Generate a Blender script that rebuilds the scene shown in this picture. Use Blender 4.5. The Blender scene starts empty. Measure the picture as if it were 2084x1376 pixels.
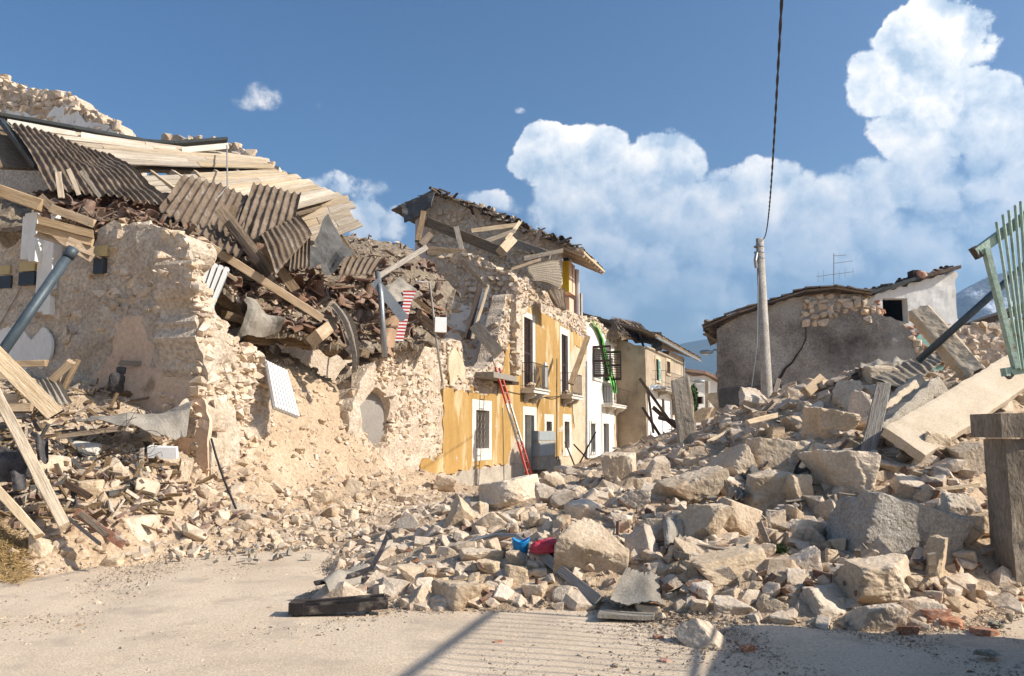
import bpy, bmesh, math, random
import numpy as np
from mathutils import Vector, Matrix, Euler

random.seed(7)
RNG = np.random.default_rng(11)
scene = bpy.context.scene
COL = scene.collection
R = math.radians

# ------------------------------------------------------------------ camera
CAMZ = 1.65
FPX = 1620.0                      # focal length in photograph pixels (2084 wide)
PITCH = math.atan(192.0 / FPX)
cam_d = bpy.data.cameras.new('camera')
cam_d.sensor_width = 36.0
cam_d.lens = 36.0 * FPX / 2084.0
cam_d.clip_start = 0.05
cam_d.clip_end = 40000.0
cam = bpy.data.objects.new('camera', cam_d)
COL.objects.link(cam)
cam.location = (0, 0, CAMZ)
cam.rotation_euler = (math.pi / 2 + PITCH, 0, 0)
scene.camera = cam

# ------------------------------------------------------------------ light
SUN_AZ, SUN_EL = R(104.0), R(33.0)         # azimuth clockwise from +Y
sun_dir = Vector((math.sin(SUN_AZ) * math.cos(SUN_EL), math.cos(SUN_AZ) * math.cos(SUN_EL), math.sin(SUN_EL)))
sl = bpy.data.lights.new('sun', 'SUN')
sl.energy = 4.0
sl.angle = R(0.53)
sl.color = (1.0, 0.93, 0.83)
sun = bpy.data.objects.new('sun', sl)
COL.objects.link(sun)
sun.rotation_euler = sun_dir.to_track_quat('Z', 'Y').to_euler()
scene.view_settings.view_transform = 'Standard'
scene.view_settings.look = 'None'
scene.view_settings.exposure = 0.86
scene.view_settings.gamma = 1.0
scene.view_settings.use_curve_mapping = False

def ray(px, py):
    xc, yc = (px - 1042.0) / FPX, (688.0 - py) / FPX
    c, s = math.cos(PITCH), math.sin(PITCH)
    y = c - yc * s
    return xc / y, (s + yc * c) / y        # dx/dy, dz/dy

def P(px, py, Y):
    a, b = ray(px, py)
    return Vector((a * Y, Y, CAMZ + b * Y))

def proj(p):
    c, s = math.cos(PITCH), math.sin(PITCH)
    x, y, z = p[0], p[1], p[2] - CAMZ
    d = y * c + z * s
    return 1042 + FPX * x / d, 688 - FPX * (-y * s + z * c) / d

# ------------------------------------------------------------------ node helpers
def N(nt, t, **kw):
    n = nt.nodes.new(t)
    for k, v in kw.items():
        if k.startswith('i_'):
            n.inputs[k[2:].replace('_', ' ')].default_value = v
        else:
            setattr(n, k, v)
    return n

def L(nt, a, b):
    nt.links.new(a, b)

def M_(nt, op, a, b=None, c=None, clamp=False):
    n = nt.nodes.new('ShaderNodeMath')
    n.operation = op
    n.use_clamp = clamp
    for i, v in enumerate((a, b, c)):
        if v is None:
            continue
        if isinstance(v, (int, float)):
            n.inputs[i].default_value = v
        else:
            nt.links.new(v, n.inputs[i])
    return n.outputs[0]

def mixc(nt, f, a, b, mode='MIX'):
    n = nt.nodes.new('ShaderNodeMix')
    n.data_type = 'RGBA'
    n.blend_type = mode
    for i, v in ((0, f), (6, a), (7, b)):
        if isinstance(v, (int, float)):
            n.inputs[i].default_value = v
        elif isinstance(v, tuple):
            n.inputs[i].default_value = v if len(v) == 4 else (*v, 1)
        else:
            nt.links.new(v, n.inputs[i])
    return n.outputs[2]

def ramp(nt, fac, stops, interp='LINEAR'):
    n = nt.nodes.new('ShaderNodeValToRGB')
    cr = n.color_ramp
    cr.interpolation = interp
    while len(cr.elements) < len(stops):
        cr.elements.new(0.5)
    for e, (p, c) in zip(cr.elements, stops):
        e.position = p
        e.color = c if len(c) == 4 else (*c, 1)
    nt.links.new(fac, n.inputs[0])
    return n.outputs[0]

# ------------------------------------------------------------------ sky
world = bpy.data.worlds.new('World')
scene.world = world
world.use_nodes = True
wt = world.node_tree
wt.nodes.clear()
sky = N(wt, 'ShaderNodeTexSky', sky_type='NISHITA', sun_disc=False, sun_elevation=SUN_EL, sun_rotation=SUN_AZ,
        altitude=100.0, air_density=1.05, dust_density=2.4, ozone_density=3.2)
bg = N(wt, 'ShaderNodeBackground', i_Strength=0.1)
wo = N(wt, 'ShaderNodeOutputWorld')
geo = N(wt, 'ShaderNodeTexCoord')
DIRV = geo.outputs['Generated']

def azel(px, py):
    a, b = ray(px, py)
    return math.atan2(a, 1.0), math.atan2(b, math.hypot(1, a))

# cumulus banks: (px, py, rx, ry, weight) of the lumps in the direction they stand
CLOUDS = [(1905, 85, 95, 75, 1.0), (1865, 175, 110, 75, 1.0), (1965, 230, 100, 80, 1.0), (2070, 260, 70, 75, .85),
          (1850, 265, 70, 50, .75), (2190, 330, 130, 130, .9),
          (1108, 315, 55, 40, .9), (1190, 335, 80, 55, 1.0), (1345, 335, 65, 48, 1.0), (1250, 410, 130, 75, 1.0),
          (1400, 420, 110, 55, .85), (1300, 490, 170, 70, .75), (1560, 375, 75, 45, .85), (1620, 410, 60, 40, .7),
          (1770, 390, 120, 50, .68), (1900, 370, 140, 60, .7), (1550, 490, 230, 75, .62), (1820, 490, 260, 80, .56), (1350, 590, 230, 65, .6),
          (735, 455, 32, 55, .7), (700, 385, 70, 22, .38), (800, 460, 50, 28, .42), (990, 412, 55, 20, .5),
          (560, 195, 85, 26, .17), (625, 212, 50, 16, .12), (1050, 236, 18, 8, .2)]

def VM(op, a, b=None, c=None):
    n = wt.nodes.new('ShaderNodeVectorMath'); n.operation = op
    for i, v in enumerate((a, b, c)):
        if v is None: continue
        if isinstance(v, tuple): n.inputs[i].default_value = v
        else: L(wt, v, n.inputs[i])
    return n.outputs['Value'] if op == 'DOT_PRODUCT' else n.outputs[0]

dirn = VM('NORMALIZE', DIRV)
sep = N(wt, 'ShaderNodeSeparateXYZ'); L(wt, dirn, sep.inputs[0])
warp = N(wt, 'ShaderNodeTexNoise', i_Scale=9.0, i_Detail=6.0, i_Roughness=.62); L(wt, dirn, warp.inputs['Vector'])
az = M_(wt, 'ARCTAN2', sep.outputs[0], sep.outputs[1])
el = M_(wt, 'ARCSINE', sep.outputs[2])
ae = N(wt, 'ShaderNodeCombineXYZ'); L(wt, az, ae.inputs[0]); L(wt, el, ae.inputs[1])
wv = VM('MULTIPLY_ADD', warp.outputs['Color'], (.075, .06, 0.0), ae.outputs[0])
tot = None
for (px, py, rx, ry, wgt) in CLOUDS:
    a, e = azel(px, py)
    k = math.cos(a) ** 2
    ra, re = 1.55 * rx / FPX * k, 1.55 * ry / FPX * k
    q = VM('MULTIPLY_ADD', wv, (1 / ra, 1 / re, 0.0), (-(a + .0375) / ra, -(e + .03) / re, 0.0))
    g = M_(wt, 'MULTIPLY_ADD', VM('DOT_PRODUCT', q, q), -wgt, wgt)
    tot = M_(wt, 'MAXIMUM', 0.0, g) if tot is None else M_(wt, 'MAXIMUM', tot, g)
# the sky beside and behind the frame carries the same kind of cumulus
big = N(wt, 'ShaderNodeTexNoise', i_Scale=2.6, i_Detail=1.0); L(wt, dirn, big.inputs['Vector'])
side = M_(wt, 'MULTIPLY', M_(wt, 'SUBTRACT', big.outputs[0], .5), 4.0, clamp=True)
out = M_(wt, 'MULTIPLY', M_(wt, 'SUBTRACT', M_(wt, 'ABSOLUTE', az), .8), 4.0, clamp=True)
low = M_(wt, 'SUBTRACT', 1.0, M_(wt, 'MULTIPLY', el, 1.4), clamp=True)
tot = M_(wt, 'MULTIPLY_ADD', M_(wt, 'MULTIPLY', side, out), low, tot)

def billow(vec):
    fb = N(wt, 'ShaderNodeTexNoise', i_Scale=15.0, i_Detail=9.0, i_Roughness=.68); L(wt, vec, fb.inputs['Vector'])
    vo = N(wt, 'ShaderNodeTexVoronoi', feature='F1', i_Scale=21.0)
    L(wt, VM('MULTIPLY_ADD', warp.outputs['Color'], (.09, .09, .09), vec), vo.inputs['Vector'])
    puff = M_(wt, 'MULTIPLY_ADD', M_(wt, 'MULTIPLY', vo.outputs['Distance'], vo.outputs['Distance']), -.75, .2)
    return M_(wt, 'ADD', M_(wt, 'MULTIPLY_ADD', fb.outputs[0], 1.6, -.8), puff)

n0 = billow(dirn)
n1 = billow(VM('ADD', dirn, (.014, 0, .018)))          # a little towards the sun
amt = M_(wt, 'MINIMUM', M_(wt, 'MULTIPLY_ADD', tot, 1.9, .02), .62)
d0 = M_(wt, 'MULTIPLY_ADD', n0, amt, tot)
hi = N(wt, 'ShaderNodeMapRange'); L(wt, el, hi.inputs[0])
hi.inputs[1].default_value, hi.inputs[2].default_value = .17, .36
alpha = N(wt, 'ShaderNodeMapRange', interpolation_type='SMOOTHSTEP'); L(wt, d0, alpha.inputs[0])
alpha.inputs[1].default_value = .10; L(wt, M_(wt, 'MULTIPLY_ADD', hi.outputs[0], -.37, .62), alpha.inputs[2])
lit = M_(wt, 'MULTIPLY_ADD', M_(wt, 'SUBTRACT', n0, n1), .75, .60)
lit = M_(wt, 'ADD', lit, M_(wt, 'MULTIPLY', M_(wt, 'SUBTRACT', .5, d0), .16))
lit = M_(wt, 'MULTIPLY', lit, M_(wt, 'MULTIPLY_ADD', hi.outputs[0], .50, .64), clamp=True)
ccol = ramp(wt, lit, [(0.0, (2.3, 3.1, 4.1)), (.34, (3.1, 3.9, 4.8)), (.60, (5.0, 5.4, 5.8)), (.9, (7.4, 7.1, 6.7))])
amul = M_(wt, 'MULTIPLY', alpha.outputs[0], M_(wt, 'MULTIPLY_ADD', hi.outputs[0], .52, .45))
hs = N(wt, 'ShaderNodeHueSaturation', i_Saturation=1.22, i_Value=.74); L(wt, sky.outputs[0], hs.inputs['Color'])
skyc = mixc(wt, amul, hs.outputs[0], ccol)
L(wt, skyc, bg.inputs[0])
L(wt, bg.outputs[0], wo.inputs[0])

# ------------------------------------------------------------------ numeric noise
def _h(i, j, k):
    n = (i.astype(np.int64) * 374761393 + j.astype(np.int64) * 668265263 + k.astype(np.int64) * 1274126177) & 0xffffffff
    n = ((n ^ (n >> 13)) * 1274126177) & 0xffffffff
    n = (n ^ (n >> 16)) & 0xffff
    return n / 32767.5 - 1.0

def vnoise(p):
    f = np.floor(p); t = p - f; t = t * t * (3 - 2 * t); f = f.astype(np.int64)
    r = 0
    for a in (0, 1):
        wa = t[:, 0] if a else 1 - t[:, 0]
        for b in (0, 1):
            wb = t[:, 1] if b else 1 - t[:, 1]
            for c in (0, 1):
                wc = t[:, 2] if c else 1 - t[:, 2]
                r = r + wa * wb * wc * _h(f[:, 0] + a, f[:, 1] + b, f[:, 2] + c)
    return r

def fbm(p, oct=4, gain=.5):
    r, a = 0, 1.0
    p = np.asarray(p, float)
    for o in range(oct):
        r = r + a * vnoise(p + o * 17.3)
        p = p * 2.03
        a *= gain
    return r

# ------------------------------------------------------------------ materials
MATS = {}

def make_mat(name, cols, scale=3.0, rough=.92, bump=.35, bscale=30.0, rnd=.0, coord='Object', stretch=None, detail=5.0,
             fine=.35, metal=0.0, spec=.25, stain=None, hue=0.0, pits=0.0, distort=0.0):
    m = bpy.data.materials.new(name); m.use_nodes = True
    nt = m.node_tree; nt.nodes.clear()
    out = N(nt, 'ShaderNodeOutputMaterial'); b = N(nt, 'ShaderNodeBsdfPrincipled')
    L(nt, b.outputs[0], out.inputs[0])
    b.inputs['Roughness'].default_value = rough
    b.inputs['Metallic'].default_value = metal
    b.inputs['Specular IOR Level'].default_value = spec
    if coord == 'World':
        src = N(nt, 'ShaderNodeNewGeometry').outputs['Position']
    else:
        src = N(nt, 'ShaderNodeTexCoord').outputs['Object']
    oi = N(nt, 'ShaderNodeObjectInfo')
    if rnd or coord == 'Object':
        a = nt.nodes.new('ShaderNodeVectorMath'); a.operation = 'ADD'
        cmb = N(nt, 'ShaderNodeCombineXYZ')
        r7 = M_(nt, 'MULTIPLY', oi.outputs['Random'], 37.0)
        L(nt, r7, cmb.inputs[0]); L(nt, r7, cmb.inputs[1]); L(nt, r7, cmb.inputs[2])
        L(nt, src, a.inputs[0]); L(nt, cmb.outputs[0], a.inputs[1]); src = a.outputs[0]
    if stretch:
        mp = N(nt, 'ShaderNodeMapping'); mp.inputs['Scale'].default_value = stretch
        L(nt, src, mp.inputs[0]); src = mp.outputs[0]
    n1 = N(nt, 'ShaderNodeTexNoise', i_Scale=scale, i_Detail=detail, i_Roughness=.6, i_Distortion=distort); L(nt, src, n1.inputs['Vector'])
    k = len(cols)
    stops = [(.28 + .44 * i / max(1, k - 1), c) for i, c in enumerate(cols)]
    c = ramp(nt, n1.outputs[0], stops)
    n2 = N(nt, 'ShaderNodeTexNoise', i_Scale=bscale, i_Detail=4.0, i_Roughness=.65); L(nt, src, n2.inputs['Vector'])
    if fine:
        g = ramp(nt, n2.outputs[0], [(.3, (1 - fine,) * 3), (.7, (1 + fine * .5,) * 3)])
        c = mixc(nt, 1.0, c, g, 'MULTIPLY')
    if stain:
        sc, lo, hi2, col = stain
        n3 = N(nt, 'ShaderNodeTexNoise', i_Scale=sc, i_Detail=4.0, i_Roughness=.62); L(nt, src, n3.inputs['Vector'])
        s = N(nt, 'ShaderNodeMapRange', interpolation_type='SMOOTHSTEP'); L(nt, n3.outputs[0], s.inputs[0])
        s.inputs[1].default_value, s.inputs[2].default_value = lo, hi2
        c = mixc(nt, s.outputs[0], c, col)
    if rnd:
        hsv = N(nt, 'ShaderNodeHueSaturation')
        v = M_(nt, 'ADD', 1 - rnd, M_(nt, 'MULTIPLY', oi.outputs['Random'], 2 * rnd))
        L(nt, v, hsv.inputs['Value'])
        r2 = M_(nt, 'FRACT', M_(nt, 'MULTIPLY', oi.outputs['Random'], 91.7))
        L(nt, M_(nt, 'ADD', .8, M_(nt, 'MULTIPLY', r2, .4)), hsv.inputs['Saturation'])
        if hue:
            L(nt, M_(nt, 'ADD', .5 - hue, M_(nt, 'MULTIPLY', r2, 2 * hue)), hsv.inputs['Hue'])
        L(nt, c, hsv.inputs['Color']); c = hsv.outputs[0]
    L(nt, c, b.inputs['Base Color'])
    if bump:
        h = M_(nt, 'ADD', M_(nt, 'MULTIPLY', n1.outputs[0], .6), n2.outputs[0])
        if pits:
            vo = N(nt, 'ShaderNodeTexVoronoi', i_Scale=bscale * .5); L(nt, src, vo.inputs['Vector'])
            h = M_(nt, 'ADD', h, M_(nt, 'MULTIPLY', M_(nt, 'MINIMUM', vo.outputs['Distance'], .35), pits))
        bp = N(nt, 'ShaderNodeBump', i_Strength=bump, i_Distance=.9 / bscale); L(nt, h, bp.inputs['Height'])
        L(nt, bp.outputs[0], b.inputs['Normal'])
    MATS[name] = m
    return m

make_mat('limestone', [(0.45, 0.345, 0.235), (0.605, 0.485, 0.355), (0.7, 0.59, 0.455)], 2.2, bump=.45, bscale=26, rnd=.14, coord='World', fine=.26, pits=.5, stain=(1.3, .56, .72, (.36, .24, .15)))
make_mat('concrete', [(0.32, 0.275, 0.215), (0.43, 0.38, 0.31), (0.52, 0.47, 0.4)], 3, bump=.9, bscale=34, rnd=.1, coord='World', fine=.4, pits=1.2)
make_mat('screed', [(0.483, 0.386, 0.273), (0.578, 0.475, 0.346), (0.63, 0.525, 0.4)], 2.0, bump=.3, bscale=40, coord='World', fine=.2, stain=(3.0, .6, .75, (.36, .29, .21)))
make_mat('masonry', [(0.46, 0.345, 0.235), (0.615, 0.49, 0.36), (0.7, 0.595, 0.47)], 5, bump=.5, bscale=26, rnd=.15, coord='World', fine=.3, stain=(2.2, .58, .74, (.34, .22, .13)))
make_mat('mortar', [(0.48, 0.37, 0.26), (0.6, 0.49, 0.375), (0.68, 0.58, 0.465)], 1.7, bump=.9, bscale=16, coord='World', fine=.42, pits=.8)
make_mat('earth', [(0.41, 0.292, 0.187), (0.514, 0.386, 0.259), (0.588, 0.455, 0.319)], 1.1, bump=.8, bscale=18, coord='World', fine=.35, pits=.5, detail=6)
make_mat('dust', [(0.567, 0.446, 0.319), (0.656, 0.525, 0.382), (0.714, 0.584, 0.437)], .8, bump=.4, bscale=55, coord='World', fine=.34, pits=.5, detail=8,
         stain=(1.9, .50, .74, (.45, .365, .275)))
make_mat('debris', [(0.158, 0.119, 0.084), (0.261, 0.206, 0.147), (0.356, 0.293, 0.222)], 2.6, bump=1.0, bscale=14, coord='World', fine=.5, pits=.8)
make_mat('yellow_plaster', [(0.345, 0.2, 0.06), (0.415, 0.255, 0.085), (0.48, 0.32, 0.135)], 1.2, bump=.15, bscale=20, coord='World', fine=.14, stretch=(1, 1, .35),
         stain=(1.1, .53, .66, (.55, .42, .25)))
make_mat('white_plaster', [(0.66, 0.63, 0.57), (0.77, 0.75, 0.7), (0.8, 0.79, 0.75)], 1.3, bump=.15, bscale=22, coord='World', fine=.1, stretch=(1, 1, .4),
         stain=(1.5, .62, .8, (.55, .50, .42)))
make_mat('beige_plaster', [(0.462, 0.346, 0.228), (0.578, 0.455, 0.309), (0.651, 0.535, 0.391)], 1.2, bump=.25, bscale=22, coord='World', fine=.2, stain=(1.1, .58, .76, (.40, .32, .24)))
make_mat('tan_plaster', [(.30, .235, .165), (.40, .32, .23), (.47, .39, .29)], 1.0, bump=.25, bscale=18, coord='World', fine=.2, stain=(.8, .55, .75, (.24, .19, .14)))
make_mat('room_plaster', [(0.609, 0.426, 0.291), (0.693, 0.505, 0.359), (0.745, 0.574, 0.428)], .9, bump=.35, bscale=14, coord='World', fine=.2, stain=(1.6, .56, .72, (.33, .235, .155)))
make_mat('grey_render', [(0.12, 0.104, 0.088), (0.34, 0.305, 0.26), (0.55, 0.505, 0.44)], .75, bump=.7, bscale=17, coord='World', fine=.45, detail=6, stain=(.5, .5, .72, (.42, .395, .35)))
make_mat('niche_shade_plaster', [(.235, .21, .185), (.29, .262, .232), (.33, .30, .268)], 1.2, bump=.2, bscale=20, coord='World', fine=.15)  # niche plaster greyed down: the shade of the recess is put into its colour
make_mat('plinth', [(.30, .26, .205), (.42, .37, .30), (.50, .45, .37)], 2.0, bump=.5, bscale=24, coord='World', fine=.3)
make_mat('white_paint', [(.74, .73, .70), (.80, .79, .77)], 3, bump=.08, bscale=30, fine=.08, rough=.5, stain=(4, .6, .8, (.55, .48, .40)))
make_mat('white_stone', [(0.55, 0.5, 0.42), (0.66, 0.62, 0.54), (0.72, 0.69, 0.62)], 3, bump=.3, bscale=26, fine=.15, rnd=.06)
make_mat('pink_plaster', [(.60, .47, .43), (.66, .54, .50)], 2, bump=.1, coord='World', fine=.1)
make_mat('green_plaster', [(.30, .52, .44), (.36, .60, .52)], 2, bump=.15, coord='World', fine=.2)
make_mat('wood_new', [(0.34, 0.235, 0.14), (0.45, 0.33, 0.21), (0.54, 0.42, 0.29)], 1.3, bump=.25, bscale=5, stretch=(1.2, 14, 14), rnd=.16, fine=.22, rough=.75)
make_mat('wood_pale', [(0.43, 0.335, 0.225), (0.56, 0.45, 0.32), (0.64, 0.54, 0.41)], 1.3, bump=.3, bscale=5, stretch=(1.0, 12, 12), rnd=.20, fine=.32, rough=.85, stain=(.6, .54, .72, (.33, .245, .16)))
make_mat('wood_old', [(.17, .115, .07), (.28, .20, .125), (.38, .285, .19)], 1.5, bump=.5, bscale=5, stretch=(1.2, 16, 16), rnd=.22, fine=.35, rough=.85)
make_mat('wood_grey', [(.24, .20, .16), (.36, .31, .25), (.46, .41, .34)], 1.5, bump=.5, bscale=5, stretch=(1.2, 16, 16), rnd=.18, fine=.35, rough=.88)
make_mat('wood_dark', [(.035, .024, .018), (.065, .043, .030), (.10, .07, .05)], 1.5, bump=.35, bscale=5, stretch=(1.2, 14, 14), rnd=.2, fine=.3, rough=.7)
make_mat('shutter_brown', [(.035, .018, .014), (.055, .028, .022)], 4, bump=.1, bscale=20, rough=.5, fine=.2)
make_mat('roof_sheet', [(0.12, 0.085, 0.058), (0.185, 0.138, 0.098), (0.26, 0.2, 0.148)], 2.4, bump=.4, bscale=30, fine=.35, coord='World', stain=(4.5, .56, .72, (.27, .235, .19)))
make_mat('clay_tile', [(.15, .085, .058), (.25, .155, .110), (.34, .24, .18)], 7, bump=.5, bscale=40, rnd=.34, fine=.4, stain=(9, .55, .7, (.20, .185, .155)))
make_mat('roof_tile', [(.065, .048, .038), (.115, .085, .066), (.18, .14, .11)], 7, bump=.5, bscale=40, rnd=.3, fine=.4, stain=(9, .58, .7, (.20, .19, .16)))
make_mat('brick', [(.34, .145, .085), (.44, .21, .13), (.50, .29, .20)], 6, bump=.4, bscale=30, rnd=.2, fine=.3, stain=(6, .5, .68, (.50, .42, .33)))
make_mat('felt', [(.22, .195, .16), (.31, .275, .225), (.37, .335, .28)], 4, bump=.4, bscale=40, coord='World', fine=.25)
make_mat('felt_dark', [(.065, .062, .058), (.105, .10, .094), (.15, .145, .135)], 3, bump=.3, bscale=30, coord='World', fine=.3)
make_mat('metal_grey', [(.24, .26, .27), (.33, .345, .35)], 4, bump=.1, bscale=30, rough=.45, metal=.55, fine=.15, spec=.5)
make_mat('metal_blue', [(0.05, 0.072, 0.088), (0.085, 0.11, 0.128)], 4, bump=.08, bscale=30, rough=.5, metal=.2, fine=.2, spec=.4)
make_mat('metal_dark', [(.045, .05, .048), (.075, .08, .076)], 4, bump=.1, bscale=30, rough=.5, metal=.3, fine=.2)
make_mat('iron', [(.06, .045, .038), (.11, .085, .07)], 8, bump=.2, rough=.7, metal=.3, fine=.3)
make_mat('plastic_dark', [(.022, .018, .017), (.040, .034, .032)], 4, bump=.2, bscale=14, rough=.5, fine=.3, stain=(5, .52, .72, (.20, .165, .13)))
make_mat('cabinet_grey', [(.30, .33, .33), (.37, .40, .40)], 3, bump=.08, rough=.5, fine=.12)
make_mat('red_paint', [(.42, .045, .022), (.55, .075, .04)], 4, bump=.1, rough=.5, fine=.2, stain=(7, .58, .72, (.38, .26, .19)))
make_mat('aluminium', [(.36, .34, .31), (.46, .44, .41)], 5, bump=.1, rough=.5, metal=.4, fine=.2)
make_mat('green_paint', [(0.26, 0.37, 0.29), (0.35, 0.46, 0.365), (0.43, 0.53, 0.435)], 4, bump=.3, bscale=22, rough=.6, fine=.25, stain=(5, .6, .74, (.22, .13, .075)))
make_mat('green_net', [(0.1, 0.42, 0.07), (0.19, 0.56, 0.13)], 5, bump=.3, bscale=14, rough=.7, fine=.2)
make_mat('blue_plastic', [(.012, .17, .45), (.025, .26, .56)], 4, bump=.1, rough=.4, fine=.2)
make_mat('red_plastic', [(.42, .03, .055), (.56, .07, .10)], 4, bump=.3, bscale=12, rough=.45, fine=.2)
make_mat('sign_blue', [(.02, .07, .28), (.03, .09, .33)], 4, bump=.05, rough=.4, fine=.1)
make_mat('sign_red', [(.48, .035, .03), (.54, .05, .045)], 4, bump=.05, rough=.5, fine=.1)
make_mat('yellow_lacquer', [(.66, .44, .012), (.72, .50, .025)], 3, bump=.05, rough=.45, fine=.05)
make_mat('peach_lacquer', [(.66, .45, .31), (.70, .49, .35)], 3, bump=.05, rough=.5, fine=.05)
make_mat('brown_panel', [(.34, .215, .13), (.42, .28, .18)], 2, bump=.1, rough=.6, fine=.2)
make_mat('tile_dark', [(.035, .04, .045), (.055, .06, .066)], 3, bump=.05, rough=.3, fine=.1)
make_mat('tile_yellow', [(.50, .38, .17), (.55, .43, .21)], 3, bump=.05, rough=.35, fine=.1)
make_mat('cloth_dark', [(.05, .045, .045), (.12, .11, .105)], 4, bump=.5, bscale=8, fine=.3)
make_mat('foam', [(.62, .50, .24), (.70, .60, .34)], 8, bump=.8, bscale=22, fine=.2)
make_mat('foliage', [(.018, .040, .010), (.05, .085, .022)], 4, bump=.2, fine=.4, rnd=.2)
make_mat('dry_straw', [(.36, .23, .08), (.48, .33, .14)], 8, bump=.2, fine=.3, rnd=.1)
make_mat('black_cable', [(.03, .026, .024), (.055, .05, .046)], 10, bump=.1, rough=.6, fine=.2)
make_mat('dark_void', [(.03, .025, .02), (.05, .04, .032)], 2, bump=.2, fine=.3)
make_mat('glass_dark', [(.02, .022, .025), (.03, .033, .037)], 2, bump=.0, rough=.12, fine=.0, spec=.5)
make_mat('forest_hill', [(.022, .040, .020), (.040, .058, .028), (.07, .08, .045)], .006, bump=.4, bscale=.04, coord='World', fine=.4)
make_mat('snow_mountain', [(.06, .07, .06), (.12, .125, .115), (.19, .185, .17)], .012, bump=.5, bscale=.06, coord='World', fine=.4, stain=(.014, .46, .60, (.80, .82, .85)))
make_mat('pier_concrete', [(0.14, 0.11, 0.08), (0.25, 0.205, 0.155), (0.36, 0.305, 0.24)], 1.6, bump=.6, bscale=26, coord='World', fine=.4, detail=10, stretch=(1, 1, .45))
make_mat('gravel_dark', [(.15, .115, .085), (.26, .205, .155), (.38, .31, .24)], 9, bump=.3, bscale=60, coord='World', fine=.3, detail=3)
make_mat('gravel_mix', [(0.315, 0.247, 0.182), (0.504, 0.406, 0.3), (0.609, 0.505, 0.382)], 9, bump=.3, bscale=60, coord='World', fine=.3, detail=3)
make_mat('paper', [(0.22, 0.2, 0.16), (0.4, 0.37, 0.3)], 9, bump=.3, bscale=25, fine=.3, rnd=.2)

# ------------------------------------------------------------------ frames (upright planes of the place)
class Fr:
    def __init__(s, o, dx, inw):
        s.o = np.array(o, float); s.dx = np.array(dx, float); s.dx /= np.linalg.norm(s.dx)
        s.iw = np.array(inw, float); s.iw /= np.linalg.norm(s.iw)
    def pt(s, u, w, z):
        q = s.o + s.dx * u + s.iw * w
        return Vector((q[0], q[1], z))
    def pts(s, u, w, z):
        u, w, z = np.broadcast_arrays(np.asarray(u, float), np.asarray(w, float), np.asarray(z, float))
        q = s.o[None, :] + u[:, None] * s.dx + w[:, None] * s.iw
        return np.column_stack((q, z))
    def uv(s, px, py, w=0.0):
        a, b = ray(px, py)
        dr = np.array((a, 1.0)); o = s.o + s.iw * w
        t = (o @ s.iw) / (dr @ s.iw)
        q = dr * t
        return float((q - s.o) @ s.dx), CAMZ + b * t
    def poly(s, pl, w=0.0):
        return [s.uv(x, y, w) for x, y in pl]

FD = np.array((.314, .949)); FD /= np.linalg.norm(FD)
FI = np.array((-FD[1], FD[0]))
FO = np.array((-1.99, 22.7))
FAC = Fr(FO, FD, FI)                       # street front: u runs away from the camera
def CR(s_):                                # cross wall at distance s_ along the front, u runs into the houses
    return Fr(FO + FD * s_, FI, FD)

# ------------------------------------------------------------------ mesh helpers
def wloc(o):
    return o['_b'] if '_b' in o.keys() else (0, 0, 0)

BASE = {}
def link(o, parent=None):
    COL.objects.link(o)
    if parent is not None:
        o.parent = parent

def thing(name, label, cat, base, group=None):
    o = bpy.data.objects.new(name, None)
    o.empty_display_size = .2
    o.location = base
    COL.objects.link(o)
    BASE[o] = Vector(base)
    o['label'] = label; o['category'] = cat
    if group: o['group'] = group
    return o

def tag(o, label=None, cat=None, group=None, kind=None):
    if label: o['label'] = label
    if cat: o['category'] = cat
    if group: o['group'] = group
    if kind: o['kind'] = kind
    return o

def np_mesh(name, v, f):
    me = bpy.data.meshes.new(name)
    v = np.asarray(v, np.float32)
    if isinstance(f, np.ndarray):
        k = f.shape[1]
        me.vertices.add(len(v)); me.vertices.foreach_set('co', v.ravel())
        me.loops.add(f.size); me.loops.foreach_set('vertex_index', f.astype(np.int32).ravel())
        me.polygons.add(len(f)); me.polygons.foreach_set('loop_start', np.arange(0, f.size, k, dtype=np.int32))
        me.update(calc_edges=True); me.shade_flat()
    else:
        me.from_pydata(v.tolist(), [], f); me.update()
    return me

def obj(name, v, f, mat, parent=None, smooth=False, base=None):
    """one mesh object; v in world coordinates"""
    v = np.asarray(v, float)
    if parent is not None:
        b = BASE.get(parent, Vector((0, 0, 0)))
    else:
        b = Vector(base) if base is not None else Vector((v[:, 0].mean(), v[:, 1].mean(), v[:, 2].min()))
    me = np_mesh(name, v - np.array(b), f)
    if smooth: me.shade_smooth()
    me.materials.append(MATS[mat] if isinstance(mat, str) else mat)
    o = bpy.data.objects.new(name, me)
    if parent is None: o.location = b
    BASE[o] = b
    link(o, parent)
    return o

def inst(name, me, mat4, parent=None):
    """object sharing mesh data, placed by a world matrix"""
    o = bpy.data.objects.new(name, me)
    if parent is not None:
        b = BASE.get(parent, Vector((0, 0, 0)))
        mat4 = Matrix.Translation(-b) @ mat4
    o.matrix_world = mat4 if parent is None else o.matrix_world
    if parent is not None:
        o.matrix_local = mat4
    link(o, parent)
    if parent is not None:
        o.matrix_local = mat4
    return o

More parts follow.
